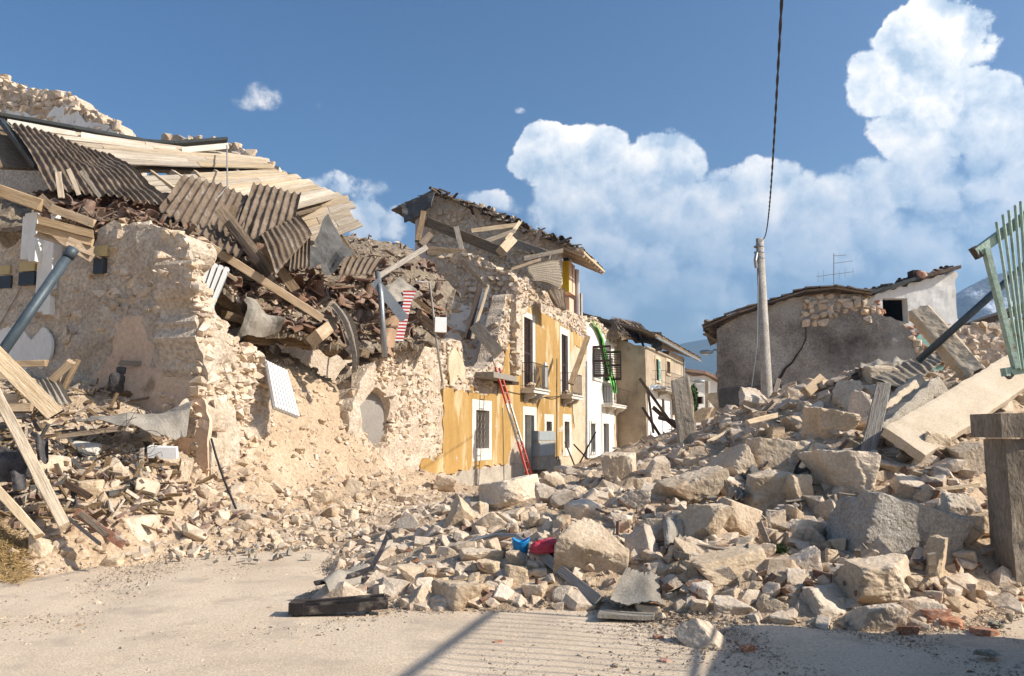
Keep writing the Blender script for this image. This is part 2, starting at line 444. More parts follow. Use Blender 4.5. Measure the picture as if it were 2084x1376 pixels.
class MB:
    def __init__(s): s.v, s.f = [], []
    def add(s, v, f):
        k = len(s.v)
        s.v += [tuple(p) for p in v]; s.f += [tuple(i + k for i in q) for q in f]
        return s
    BF = [(0, 3, 2, 1), (4, 5, 6, 7), (0, 1, 5, 4), (1, 2, 6, 5), (2, 3, 7, 6), (3, 0, 4, 7)]
    def fbox(s, fr, u0, u1, w0, w1, z0, z1):
        return s.add([fr.pt(u, w, z) for z in (z0, z1) for u, w in ((u0, w0), (u1, w0), (u1, w1), (u0, w1))], MB.BF)
    def hexa(s, pts): return s.add(pts, MB.BF)
    def bar(s, p0, p1, wd, ht=None, up=(0, 0, 1)):
        ht = ht or wd
        p0, p1 = Vector(p0), Vector(p1); d = (p1 - p0).normalized(); up = Vector(up)
        if abs(d.dot(up)) > .98: up = Vector((1, 0, 0))
        sx = d.cross(up).normalized() * wd / 2; sz = sx.cross(d).normalized() * ht / 2
        return s.add([p + a * sx + b * sz for p in (p0, p1) for a, b in ((-1, -1), (1, -1), (1, 1), (-1, 1))], MB.BF)
    def tube(s, pts, r, n=6, cap=True):
        pts = [Vector(p) for p in pts]; k = len(s.v); m = len(pts)
        rr = r if isinstance(r, (list, tuple)) else [r] * m
        ref = Vector((0, 0, 1))
        if abs((pts[-1] - pts[0]).normalized().dot(ref)) > .9: ref = Vector((1, 0, 0))
        for i, p in enumerate(pts):
            d = (pts[min(i + 1, m - 1)] - pts[max(i - 1, 0)]).normalized()
            a = d.cross(ref).normalized(); b = a.cross(d)
            for j in range(n):
                t = 2 * math.pi * j / n
                s.v.append(tuple(p + (a * math.cos(t) + b * math.sin(t)) * rr[i]))
        for i in range(m - 1):
            for j in range(n):
                s.f.append((k + i * n + j, k + i * n + (j + 1) % n, k + (i + 1) * n + (j + 1) % n, k + (i + 1) * n + j))
        if cap:
            s.f.append(tuple(k + j for j in range(n - 1, -1, -1))); s.f.append(tuple(k + (m - 1) * n + j for j in range(n)))
        return s
    def prism(s, fr, poly, w0, w1):
        n = len(poly)
        a = [fr.pt(u, w0, z) for u, z in poly]; b = [fr.pt(u, w1, z) for u, z in poly]
        return s.add(a + b, [tuple(range(n)), tuple(range(2 * n - 1, n - 1, -1))] + [(i, i + n, (i + 1) % n + n, (i + 1) % n) for i in range(n)])
    def build(s, name, mat, parent=None, smooth=False, base=None):
        return obj(name, s.v, s.f, mat, parent, smooth, base)

def inpoly(x, y, poly):
    x = np.asarray(x); y = np.asarray(y); r = np.zeros(x.shape, bool); n = len(poly); j = n - 1
    for i in range(n):
        xi, yi = poly[i]; xj, yj = poly[j]
        c = ((yi > y) != (yj > y)) & (x < (xj - xi) * (y - yi) / ((yj - yi) or 1e-9) + xi)
        r ^= c; j = i
    return r

def wall(name, fr, outline, mat, parent, thick=.5, holes=(), res=.12, amp=.03, w0=0.0, seed=0, zmin=-.1, jit=.3, edge=.0, back=True, freq=2.2, soft=False, relax=1):
    """upright slab in a frame: outline polygon, rectangular holes, rough front"""
    us = [p[0] for p in outline]; zs = [max(zmin, p[1]) for p in outline]
    def lines(a, b, cuts):
        g = list(np.arange(a, b + res, res))
        g = [q for q in g if all(abs(q - c) > res * .45 for c in cuts)] + [c for c in cuts if a < c < b]
        return np.array(sorted(g))
    cu = sorted({round(h[i], 4) for h in holes for i in (0, 1)}); cz = sorted({round(h[i], 4) for h in holes for i in (2, 3)})
    U = lines(min(us), max(us), cu); Z = lines(max(zmin, min(zs)), max(zs), cz)
    gu, gz = np.meshgrid(U, Z, indexing='ij')
    mu = (gu[:-1, :-1] + gu[1:, 1:]) / 2; mz = (gz[:-1, :-1] + gz[1:, 1:]) / 2
    q = np.column_stack((mu.ravel() * 1.7, mz.ravel() * 1.7, np.full(mu.size, seed * 3.7)))
    wob = fbm(q, 3).reshape(mu.shape) * edge
    msk = inpoly(mu + wob, mz + wob * .7, outline)
    for h in holes:
        msk &= ~((mu > h[0]) & (mu < h[1]) & (mz > h[2]) & (mz < h[3]))
    pu, pz = gu.ravel().copy(), gz.ravel().copy()
    if jit:
        q = np.column_stack((pu * 3.1 + 5, pz * 3.1, np.full(pu.size, seed * 1.3)))
        onu = np.isin(np.round(gu.ravel(), 4), cu); onz = np.isin(np.round(gz.ravel(), 4), cz)
        pu += np.where(onu, 0, vnoise(q * 2.3) * res * jit); pz += np.where(onz, 0, vnoise(q * 2.3 + 50) * res * jit)
    # round off the stepped outline: relax the vertices along the broken edge
    nzv = gu.shape[1]; adj = {}
    mp_ = np.pad(msk, 1)
    for i in range(msk.shape[0]):
        for j in range(msk.shape[1]):
            if not msk[i, j]: continue
            for (di, dj, a, b) in ((-1, 0, (i, j), (i, j + 1)), (1, 0, (i + 1, j), (i + 1, j + 1)), (0, -1, (i, j), (i + 1, j)), (0, 1, (i, j + 1), (i + 1, j + 1))):
                if not mp_[i + 1 + di, j + 1 + dj]:
                    ka, kb = a[0] * nzv + a[1], b[0] * nzv + b[1]
                    adj.setdefault(ka, []).append(kb); adj.setdefault(kb, []).append(ka)
    if adj:
        keys = np.array([k for k in adj if len(adj[k]) == 2]); nb = np.array([adj[k] for k in keys])
        if len(keys):
            g0u, g0z = gu.ravel()[keys], gz.ravel()[keys]
            fix = np.zeros(len(keys), bool)
            if not soft:
                for h in holes: fix |= (g0u > h[0] - 1e-3) & (g0u < h[1] + 1e-3) & (g0z > h[2] - 1e-3) & (g0z < h[3] + 1e-3)
            fix |= (g0z <= Z[0] + 1e-6)
            for _ in range(3 if soft else relax):
                nu2 = .4 * pu[keys] + .3 * (pu[nb[:, 0]] + pu[nb[:, 1]]); nz2 = .4 * pz[keys] + .3 * (pz[nb[:, 0]] + pz[nb[:, 1]])
                pu[keys] = np.where(fix, pu[keys], nu2); pz[keys] = np.where(fix, pz[keys], nz2)
    nw = fbm(np.column_stack((pu * freq, pz * freq, np.full(pu.size, seed * 7.1))), 4) * amp
    ok = {}; V = []; F = []
    nz = gu.shape[1]
    def vid(i, j, bk):
        key = (i, j, bk)
        if key not in ok:
            k = i * nz + j
            ok[key] = len(V)
            V.append(fr.pt(pu[k], w0 + (thick if bk else nw[k]), pz[k]))
        return ok[key]
    nu_, nz_ = msk.shape
    for i in range(nu_):
        for j in range(nz_):
            if not msk[i, j]: continue
            F.append((vid(i, j, 0), vid(i + 1, j, 0), vid(i + 1, j + 1, 0), vid(i, j + 1, 0)))
            if back: F.append((vid(i, j + 1, 1), vid(i + 1, j + 1, 1), vid(i + 1, j, 1), vid(i, j, 1)))
            for (a, b, c, d, e, g) in ((i - 1, j, i, j, i, j + 1), (i + 1, j, i + 1, j + 1, i + 1, j), (i, j - 1, i + 1, j, i, j), (i, j + 1, i, j + 1, i + 1, j + 1)):
                if not (0 <= a < nu_ and 0 <= b < nz_ and msk[a, b]):
                    F.append((vid(c, d, 0), vid(e, g, 0), vid(e, g, 1), vid(c, d, 1)))
    if not V: return None
    return obj(name, np.array([tuple(p) for p in V]), F, mat, parent)

# rocks -------------------------------------------------------------------
ICO = {}
def ico(sub):
    if sub not in ICO:
        bm = bmesh.new(); bmesh.ops.create_icosphere(bm, subdivisions=sub, radius=1.0)
        bm.verts.ensure_lookup_table()
        ICO[sub] = (np.array([v.co[:] for v in bm.verts]), np.array([[l.vert.index for l in f.loops] for f in bm.faces]))
        bm.free()
    return ICO[sub]

def rock_shape(seed, sub, p=16, rough=.05, planes=11, boxy=False, freq=2.2):
    r = np.random.default_rng(seed)
    d, f = ico(sub)
    if boxy:
        n = np.vstack((np.eye(3), -np.eye(3))) + r.normal(0, .12, (6, 3)); extra = r.normal(0, 1, (3, 3)); n = np.vstack((n, extra))
        dist = np.concatenate((r.uniform(.78, .95, 6), r.uniform(1.0, 1.25, 3)))
    else:
        n = r.normal(0, 1, (planes, 3)); dist = r.uniform(.48, .92, planes)
        n = np.vstack((n, np.eye(3), -np.eye(3))); dist = np.concatenate((dist, np.full(6, 1.0)))
    n /= np.linalg.norm(n, axis=1)[:, None]
    qn = np.maximum(d @ n.T, 0) / dist[None, :]
    g = qn ** p
    rad = g.sum(1) ** (-1.0 / p)
    if rough:
        so = np.sort(qn, 1); edge_ = np.clip(1 - (so[:, -1] - so[:, -2]) / .16, 0, 1)      # 1 on the arrises
        rad = rad * (1 + rough * .45 * fbm(d * freq * 1.5 + seed * 1.37, 5, .62))
        rad = rad * (1 - rough * 1.7 * edge_ * np.clip(fbm(d * freq * 2.2 + seed * 3.1, 3) + .15, 0, 1))
        rad = rad * (1 - rough * 1.4 * np.maximum(0, fbm(d * freq * 1.1 + seed * 2.3, 2) - .3))
    v = d * rad[:, None]
    v -= (v.max(0) + v.min(0)) / 2
    v /= (v.max(0) - v.min(0))[None, :]
    return v, f

def hull_shape(seed, n=14):
    """sharp broken stone: convex hull of a few points spread over a skewed box"""
    r = np.random.default_rng(seed)
    p = r.uniform(-1, 1, (n, 3)); k = r.integers(0, 3, n); p[np.arange(n), k] = np.sign(p[np.arange(n), k]) * r.uniform(.75, 1, n)
    p[:, 0] += p[:, 2] * r.normal(0, .25); p[:, 1] += p[:, 0] * r.normal(0, .2)
    bm = bmesh.new()
    for q in p: bm.verts.new(q)
    res = bmesh.ops.convex_hull(bm, input=bm.verts[:])
    bmesh.ops.delete(bm, geom=[e for e in res['geom_interior'] if isinstance(e, bmesh.types.BMVert)], context='VERTS')
    bmesh.ops.triangulate(bm, faces=bm.faces[:])
    bm.verts.index_update(); bm.verts.ensure_lookup_table()
    v = np.array([q.co[:] for q in bm.verts]); f = np.array([[l.vert.index for l in q.loops] for q in bm.faces]); bm.free()
    v -= (v.max(0) + v.min(0)) / 2; v /= (v.max(0) - v.min(0))[None, :]
    return v, f

ROCKS = {}
def rock_mesh(kind, i, mat):
    key = (kind, i, mat)
    if key not in ROCKS:
        if kind == 'big': v, f = rock_shape(100 + i, 6 if i < 16 else 5, p=90, rough=.06, planes=7)
        elif kind == 'block': v, f = rock_shape(200 + i, 5, p=80, rough=.05, boxy=True)
        elif kind == 'mid': v, f = rock_shape(300 + i, 4, p=80, rough=.05, planes=6)
        elif kind == 'chunk': v, f = rock_shape(600 + i, 6, p=40, rough=.10, boxy=True, freq=4.5)
        elif kind == 'brick': v, f = rock_shape(400 + i, 3, p=24, rough=.03, boxy=True)
        else: v, f = hull_shape(500 + i, 18)
        me = np_mesh('stone_' + kind, v, f)
        me.materials.append(MATS[mat])
        ROCKS[key] = me
    return ROCKS[key]

def rmat(loc, rot, sc):
    return Matrix.LocRotScale(Vector(loc), rot if not isinstance(rot, tuple) else Euler(rot), Vector(sc))

def swarm(name, pos, size, mat, parent=None, sub=1, flat=.75, var=8, seed=0, label=None, cat=None, base=None):
    """thousands of small uncountable stones as ONE stuff mesh"""
    r = np.random.default_rng(seed + 5)
    n = len(pos); shapes = [hull_shape(900 + k + seed * 31, {1: 8, 2: 12, 3: 22}[sub]) for k in range(var + 4)]
    q = r.normal(0, 1, (n, 4)); q /= np.linalg.norm(q, axis=1)[:, None]
    w, x, y, z = q.T
    Rm = np.stack([1 - 2 * (y * y + z * z), 2 * (x * y - z * w), 2 * (x * z + y * w), 2 * (x * y + z * w), 1 - 2 * (x * x + z * z), 2 * (y * z - x * w),
                   2 * (x * z - y * w), 2 * (y * z + x * w), 1 - 2 * (x * x + y * y)], 1).reshape(n, 3, 3)
    sc = size[:, None] * r.uniform(.55, 1.25, (n, 3))
    which = r.integers(0, len(shapes), n); Vs, Fs, off = [], [], 0
    for k, (sv, sf) in enumerate(shapes):
        m = which == k; c = int(m.sum())
        if not c: continue
        VV = np.einsum('nij,nkj->nki', Rm[m], sv[None] * sc[m][:, None, :]); VV[:, :, 2] *= flat
        VV += np.asarray(pos)[m][:, None, :]
        Vs.append(VV.reshape(-1, 3)); Fs.append((sf[None] + (off + np.arange(c) * len(sv))[:, None, None]).reshape(-1, 3)); off += c * len(sv)
    V = np.vstack(Vs); F = np.vstack(Fs)
    o = obj(name, V.reshape(-1, 3), F, mat, parent, base=base if parent is None else None)
    o['kind'] = 'stuff'
    if label: tag(o, label, cat)
    return o

# timbers -----------------------------------------------------------------
def timber_mesh(ln, wd, ht, mat, seed=0, rough=.012, split=0.0):
    r = np.random.default_rng(seed); k = max(3, min(12, int(ln / .3)))
    V, F = [], []
    ch = min(wd, ht) * .08
    sec = [(-wd / 2 + ch, -ht / 2), (wd / 2 - ch, -ht / 2), (wd / 2, -ht / 2 + ch), (wd / 2, ht / 2 - ch), (wd / 2 - ch, ht / 2), (-wd / 2 + ch, ht / 2), (-wd / 2, ht / 2 - ch), (-wd / 2, -ht / 2 + ch)]
    off = np.cumsum(r.normal(0, rough * .25, (k + 1, 2)), 0)
    for i in range(k + 1):
        for (a, b) in sec:
            e = r.normal(0, rough * .18, 2)
            x = ln * i / k + ((r.uniform(-1, 1) * split) if i in (0, k) else 0)
            V.append((x, a + off[i, 0] + e[0], b + off[i, 1] + e[1]))
    n = 8
    for i in range(k):
        for j in range(n):
            F.append((i * n + j, i * n + (j + 1) % n, (i + 1) * n + (j + 1) % n, (i + 1) * n + j))
    F.append(tuple(range(n - 1, -1, -1))); F.append(tuple(k * n + j for j in range(n)))
    me = np_mesh('timber', np.array(V), F); me.materials.append(MATS[mat])
    return me

def timber(name, p0, p1, wd, ht, mat, parent=None, roll=0.0, seed=None, split=.03, up=(0, 0, 1), rough=.012):
    p0, p1 = Vector(p0), Vector(p1); d = p1 - p0
    x = d.normalized(); up = Vector(up)
    if abs(x.dot(up)) > .97: up = Vector((0, -1, 0))
    y = up.cross(x).normalized(); z = x.cross(y)
    rot = Matrix((x, y, z)).transposed() @ Matrix.Rotation(roll, 3, 'X')
    seed = seed if seed is not None else random.randrange(9999)
    me = timber_mesh(d.length, wd, ht, mat, seed, split=split, rough=rough)
    return inst(name, me, Matrix.Translation(p0) @ rot.to_4x4(), parent)

def timber_px(name, a, b, wpx, th, mat, label=None, cat='plank', parent=None, roll=0.0, face=True, **kw):
    """a, b = (px, py, Y); wpx = apparent width in photograph pixels; broad side turned to the camera"""
    p0, p1 = P(*a), P(*b)
    wd = wpx * (a[2] + b[2]) / 2 / FPX
    mid = (p0 + p1) / 2
    up = (Vector((0, 0, CAMZ)) - mid).normalized() if face else Vector((0, 0, 1))
    o = timber(name, p0, p1, wd, th, mat, parent, roll, up=up, **kw)
    if label: tag(o, label, cat)
    return o

def patch(name, c, mat, parent=None, waves=0, amp=.03, nu=None, nv=8, thick=.012, bend=0.0, rough=.01, seed=0, steps=0, tear=0.0):
    """sheet through corners TL, TR, BR, BL; corrugated along TL->BL when waves > 0"""
    c = [np.array(q) for q in c]
    nu = nu or (waves * 6 if waves else 10)
    V = []; F = []
    nrm = np.cross(c[1] - c[0], c[3] - c[0]); nrm /= np.linalg.norm(nrm)
    if nrm @ (np.array((0, 0, CAMZ)) - c[0]) < 0: nrm = -nrm
    r = np.random.default_rng(seed)
    A = []
    for i in range(nu + 1):
        u = i / nu
        tj = r.normal(0, tear)
        for j in range(nv + 1):
            v = j / nv
            vv = v + (tj * (v - .5) * 2 if v in (0, 1) else 0)
            p = (c[0] * (1 - u) + c[1] * u) * (1 - vv) + (c[3] * (1 - u) + c[2] * u) * vv
            h = bend * math.sin(math.pi * v) * .7 + bend * .3 * math.sin(2 * math.pi * u)
            if waves:
                ph = (u * waves) % 1.0
                h += amp * (2 * (.5 + .5 * math.cos(2 * math.pi * ph)) ** 2 - .75)
                if steps: h += amp * .8 * ((v * steps) % 1.0)
            A.append(p + nrm * h)
    A = np.array(A)
    A += nrm[None, :] * (fbm(A * 1.6 + seed, 3) * rough)[:, None]
    V = np.vstack((A, A - nrm[None, :] * thick)); m = len(A)
    idx = lambda i, j: i * (nv + 1) + j
    for i in range(nu):
        for j in range(nv):
            q = (idx(i, j), idx(i + 1, j), idx(i + 1, j + 1), idx(i, j + 1))
            F.append(q); F.append(tuple(k + m for k in q[::-1]))
    for i in range(nu):
        for j in (0, nv): F.append((idx(i, j), idx(i + 1, j), idx(i + 1, j) + m, idx(i, j) + m))
    for j in range(nv):
        for i in (0, nu): F.append((idx(i, j), idx(i, j + 1), idx(i, j + 1) + m, idx(i, j) + m))
    return obj(name, V, F, mat, parent, smooth=bool(waves))

def patch_px(name, c, mat, label=None, cat=None, **kw):
    o = patch(name, [P(*q) for q in c], mat, **kw)
    if label: tag(o, label, cat)
    return o

# masonry stones in a frame --------------------------------------------------
def masonry(fr, outline, parent, w0=0.0, size=(.24, .15), limit=300, mat='masonry', seed=0, holes=(), proud=.03, depth=.22, zmin=0.0, fill=1.0, visible=None, vary=.35):
    r = np.random.default_rng(seed)
    us = [p[0] for p in outline]; zs = [p[1] for p in outline]
    z = max(zmin, min(zs)); spots = []
    while z < max(zs):
        h = size[1] * r.uniform(.7, 1.35); u = min(us) - r.uniform(0, size[0])
        while u < max(us):
            w = size[0] * r.uniform(.5, 1.5)
            zz = z + h / 2 + .05 * math.sin(u * 1.3 + seed) + r.normal(0, .02)
            spots.append((u + w / 2, zz, w, h)); u += w * .96
        z += h * .95
    S = np.array(spots)
    ok = inpoly(S[:, 0], S[:, 1], outline) & (r.uniform(0, 1, len(S)) < fill)
    for hh in holes:
        ok &= ~((S[:, 0] > hh[0]) & (S[:, 0] < hh[1]) & (S[:, 1] > hh[2]) & (S[:, 1] < hh[3]))
    S = S[ok]
    if visible is not None:
        S = S[visible(S[:, 0], S[:, 1])]
    order = np.argsort(-(S[:, 2] * S[:, 3])); S = S[order]
    for k, (u, zz, w, h) in enumerate(S[:limit]):
        me = rock_mesh('small', int(r.integers(0, 16)), mat)
        ang = math.atan2(fr.dx[1], fr.dx[0])
        M = Matrix.Translation(fr.pt(u, w0 - proud * r.uniform(-.5, 1.6) + depth * .25, zz)) @ Matrix.Rotation(ang, 4, 'Z') @ \
            Euler((r.normal(0, .22), r.normal(0, .17), r.normal(0, .28))).to_matrix().to_4x4() @ Matrix.Diagonal((w * 1.06, depth * r.uniform(.7, 1.2), h * 1.08, 1))
        inst('stone', me, M, parent)
    rest = S[limit:]
    if len(rest):
        pos = fr.pts(rest[:, 0], np.full(len(rest), w0 + .03), rest[:, 1])
        o = swarm('small_stones', pos, np.sqrt(rest[:, 2] * rest[:, 3]) * 1.15, mat, parent, sub=2, flat=.9, seed=seed)
    return S

def rubble_face(fr, outline, parent, n, seed=0, w0=0.0, thick=.6, rim=0, smin=.05, smax=.30, mat='masonry', holes=(), zmin=.2, keep=None, sink=.25):
    """craggy broken face of a rubble wall: irregular chips and stones bedded in the mortar, too many to count"""
    r = np.random.default_rng(seed); us = [p[0] for p in outline]; zs = [p[1] for p in outline]
    u = r.uniform(min(us), max(us), n * 4); z = r.uniform(max(zmin, min(zs)), max(zs), n * 4)
    ok = inpoly(u, z, outline)
    for h in holes: ok &= ~((u > h[0] - .05) & (u < h[1] + .05) & (z > h[2]) & (z < h[3] + .05))
    if keep is not None: ok &= keep(u, z)
    u, z = u[ok][:n], z[ok][:n]; w = np.full(len(u), w0)
    if rim:
        a = np.array(outline); b = np.roll(a, -1, 0); ln = np.linalg.norm(b - a, axis=1); i = r.choice(len(a), rim, p=ln / ln.sum()); t = r.uniform(0, 1, rim)[:, None]
        q = a[i] * (1 - t) + b[i] * t + r.normal(0, .05, (rim, 2)); g = q[:, 1] > zmin + .1; q = q[g]
        u = np.append(u, q[:, 0]); z = np.append(z, q[:, 1]); w = np.append(w, w0 + r.uniform(0, thick, len(q)))
    s_ = smin * r.uniform((smin / smax) ** (1 / .6), 1, len(u)) ** -.6
    pos = fr.pts(u, w + s_ * sink * r.uniform(-.6, 1.2, len(u)), z)
    return swarm('rubble_face', pos, s_, mat, parent, sub=2, flat=.62, seed=seed, var=12)
# ================================================================== ground and heaps
def gpt(px, py):
    a, b = ray(px, py); Y = -CAMZ / b
    return (a * Y, Y, 0.0)

CP = []
def cp(px, py, Y): CP.append(tuple(P(px, py, Y)))
# foot of the heaps (ground level)
for (x, y) in [(-250, 1195), (-100, 1190), (0, 1185), (100, 1170), (200, 1152), (320, 1140), (440, 1132), (540, 1128), (610, 1126), (660, 1130),
               (600, 1238), (630, 1200), (665, 1160), (700, 1245), (800, 1250), (900, 1256), (1000, 1254), (1100, 1246), (1200, 1238),
               (1290, 1250), (1360, 1280), (1440, 1290), (1550, 1275), (1650, 1280), (1760, 1275), (1870, 1290), (1990, 1300), (2100, 1320), (2300, 1340)]:
    CP.append(gpt(x, y))
for (x, y) in [(0, 1300), (300, 1250), (560, 1180), (500, 1370), (560, 1300), (800, 1330), (1000, 1330), (1200, 1310), (1400, 1350), (1700, 1350), (2000, 1376), (2300, 1500), (-300, 1376)]:
    q = gpt(x, y); CP.append((q[0], q[1], -.10))
for (x, y, z) in [(700, 1112, .10), (740, 1085, .14), (790, 1060, .20), (850, 1040, .26), (760, 1120, .16), (820, 1090, .22), (880, 1060, .3)]:
    q = gpt(x, y); CP.append((q[0], q[1], z))
CP += [(4.5, 7.9, .12), (5.1, 7.8, .06), (5.7, 7.8, .06), (4.2, 7.4, .05), (6.3, 7.8, .05), (4.6, 8.3, .35)]
# left heap and the earth slope in the collapsed house
for c in [(0, 1100, 9.7), (0, 1000, 10.6), (0, 900, 11.6), (0, 830, 12.6), (-150, 850, 12.6), (-150, 1000, 10.8), (100, 1060, 10.2), (150, 830, 12.9), (250, 860, 12.8), (250, 960, 11.7),
          (200, 1090, 10.3), (330, 920, 12.6), (330, 1040, 11.4), (400, 990, 12.7), (430, 1060, 11.7), (440, 1000, 13.0), (520, 1020, 13.0), (560, 1070, 12.3), (600, 1000, 15.0),
          (500, 905, 14.4), (560, 850, 15.3), (600, 800, 16.3), (600, 750, 17.2), (520, 730, 16.2), (650, 900, 16.5), (690, 780, 18.2), (720, 850, 18.3), (700, 950, 17.0),
          (660, 1040, 14.4), (740, 1000, 17.0), (800, 985, 19.5), (470, 960, 13.6),
          # right pile
          (850, 1140, 9.3), (950, 1070, 10.3), (930, 1150, 8.8), (1000, 1005, 12.0), (1050, 1180, 8.2), (1100, 1090, 9.4), (1200, 1100, 9.0), (1200, 1180, 8.0), (1200, 1005, 11.5), (1300, 950, 14.0),
          (1330, 1100, 8.8), (1400, 905, 16.0), (1250, 945, 19.0), (1350, 1000, 11.2), (1450, 1180, 7.7), (1450, 1040, 9.8), (1560, 1180, 7.7), (1560, 1100, 8.7), (1560, 1000, 10.3), (1500, 900, 13.2), (1600, 900, 12.3),
          (1560, 810, 15.0), (1470, 830, 16.0), (1640, 800, 14.6), (1750, 1180, 7.6), (1750, 1100, 8.5), (1750, 1000, 9.6), (1750, 900, 11.0), (1750, 810, 13.0), (1760, 760, 14.3),
          (1880, 1180, 7.6), (1880, 1100, 8.4), (1900, 1000, 9.3), (1900, 900, 10.4), (1900, 820, 11.8), (1900, 765, 13.2), (2050, 1000, 9.6), (2050, 900, 10.5), (2060, 800, 11.8), (2060, 760, 13.5),
          (2200, 1000, 9.2), (2250, 900, 10.5), (2250, 790, 13.0), (1040, 1000, 15.5), (1150, 975, 17.0),
          (1290, 905, 27.0), (1350, 885, 24.0), (1390, 870, 30.0), (1320, 890, 36.0)]:
    cp(*c)
# behind the crests the rubble falls off again
CP += [(7, 21, 1.6), (10, 20, 1.9), (13, 19, 2.0), (5, 26, .9), (9, 26, .7), (14, 25, .8), (6, 34, .5), (4, 40, .4), (18, 18, 1.5), (22, 24, .6), (5, 48, 0.2), (12, 34, .1), (20, 34, .1),
       (-9, 20, 3.6), (-12, 18, 3.4), (-6.5, 21, 3.6), (-4.5, 23, 2.8), (-12, 14.5, 2.2), (-14, 11, 1.2), (-4, 27, 2.0), (-8, 27, 2.5), (-14, 26, 2.0)]
for s_ in np.arange(1, 15, 2.0):
    for w_, z_ in ((-.5, .02), (-1.8, .12), (.6, .0)): q = FAC.pt(s_, w_, z_); CP.append(tuple(q))
for s_ in np.arange(16, 30, 3.0):
    for w_, z_ in ((-.5, .15), (-2.2, .35)): q = FAC.pt(s_, w_, z_); CP.append(tuple(q))
CP = np.array(CP)
_d = np.linalg.norm(CP[:, None, :2] - CP[None, :, :2], axis=2)
_A = np.block([[_d + np.eye(len(CP)) * .02, np.ones((len(CP), 1))], [np.ones((1, len(CP))), np.zeros((1, 1))]])
_W = np.linalg.solve(_A, np.append(CP[:, 2], 0))

def H(x, y, rough=True):
    x = np.atleast_1d(np.asarray(x, float)); y = np.atleast_1d(np.asarray(y, float))
    out = np.empty(x.shape)
    for k in range(0, len(x), 20000):
        q = np.column_stack((x[k:k + 20000], y[k:k + 20000]))
        out[k:k + 20000] = np.linalg.norm(q[:, None, :] - CP[None, :, :2], axis=2) @ _W[:-1] + _W[-1]
    if rough:
        t = np.column_stack((x * 1.1, y * 1.1, np.zeros_like(x)))
        am = np.clip(out * 1.5 + .12, 0.02, 1)
        out = out + fbm(t, 5, .55) * .15 * am + fbm(t * 4.1 + 3, 3, .6) * .035 * am
    return out

def hit(px, py, y0=4.0, y1=46.0):
    """where the sight line to a photograph pixel meets the heap or the ground"""
    a, b = ray(px, py)
    Y = np.arange(y0, y1, .05)
    z = CAMZ + b * Y; h = np.maximum(H(a * Y, Y), 0)
    k = np.argmax(z < h)
    if z[k] >= h[k]: k = len(Y) - 1
    return Vector((a * Y[k], Y[k], h[k]))

def grid_obj(name, xs, ys, zfun, mat, keep=None, base=(0, 0, 0)):
    gx, gy = np.meshgrid(xs, ys, indexing='ij')
    z = zfun(gx.ravel(), gy.ravel())
    V = np.column_stack((gx.ravel(), gy.ravel(), z)); n = len(ys)
    i, j = np.meshgrid(np.arange(len(xs) - 1), np.arange(n - 1), indexing='ij')
    a = (i * n + j).ravel(); F = np.column_stack((a, a + n, a + n + 1, a + 1))
    if keep is not None:
        k = keep(V[F].mean(1)); F = F[k]
        used = np.unique(F); mp = np.full(len(V), -1); mp[used] = np.arange(len(used)); V = V[used]; F = mp[F]
    return obj(name, V, F, mat, smooth=True, base=base)

def geo_axis(a, b, step, far, k=1.45):
    ax = list(np.arange(a, b + step, step)); s = step; lo, hi = a, b
    left, right = [], []
    while hi < far:
        s *= k; hi += s; right.append(hi)
    s = step
    while lo > -far:
        s *= k; lo -= s; left.append(lo)
    return np.array(left[::-1] + ax + right)

def zground(x, y):
    t = np.column_stack((x * .7, y * .7, np.zeros_like(x)))
    near = np.clip(1 - np.hypot(x, y - 8) / 60.0, 0, 1)
    tr = .010 * np.sin((x * .95 + y * .28) * 5.0) * np.clip(fbm(t * .6 + 9, 2) + .2, 0, 1)
    return (fbm(t, 6, .55) * .016 + tr) * near - .0

g = grid_obj('ground', geo_axis(-9, 9, .06, 5600), geo_axis(3.4, 14, .06, 5600), zground, 'dust')
g['kind'] = 'structure'
SPLIT = lambda v: v[:, 0] < -2.3
hx = np.arange(-16, 24, .085); hy = np.arange(6.0, 50, .085)
def zheap(x, y): return H(x, y) - .02
o = grid_obj('rubble_heap', np.arange(-16, -2.2, .075), np.arange(6.5, 30, .075), zheap, 'earth', keep=lambda v: (v[:, 2] > -.06) & (v[:, 0] < -2.3), base=(-7, 12, 0))
tag(o, 'earth and fine debris of the collapsed houses on the left', 'rubble', kind='stuff')
o = grid_obj('rubble_heap', np.arange(-2.3, 23, .085), np.arange(6.0, 50, .085), zheap, 'earth', keep=lambda v: (v[:, 2] > -.06) & (v[:, 0] >= -2.3), base=(5, 12, 0))
tag(o, 'fine debris and dust under the boulders of the right rubble pile', 'rubble', kind='stuff')

# ------------------------------------------------------------------ hills
def ridge(name, prof, Y, depth, mat, label_kind='structure', seed=0, base=-30, amp=.05, n=220):
    xs = np.linspace(prof[0][0], prof[-1][0], n)
    pts = [P(x, y, Y) for x, y in prof]
    X = np.interp(xs, [p[0] for p in prof], [p.x for p in pts]); T = np.interp(xs, [p[0] for p in prof], [p.z for p in pts])
    m = 36; V = []
    for j in range(m):
        t = j / (m - 1); s = 1 - abs(t - .5) * 2
        q = np.column_stack((X * .004, np.full(n, t * 6.0), np.full(n, seed * 1.0)))
        z = base + (T - base) * (s ** 1.15) * (1 + amp * fbm(q * 1.3, 6, .6) * (1.2 - s * .8))
        V.append(np.column_stack((X, np.full(n, Y + (t - .5) * depth * 2), z)))
    V = np.vstack(V); i, j = np.meshgrid(np.arange(m - 1), np.arange(n - 1), indexing='ij'); a = (i * n + j).ravel()
    o = obj(name, V, np.column_stack((a, a + 1, a + n + 1, a + n)), mat, smooth=True, base=(0, Y, 0))
    o['kind'] = label_kind
    return o
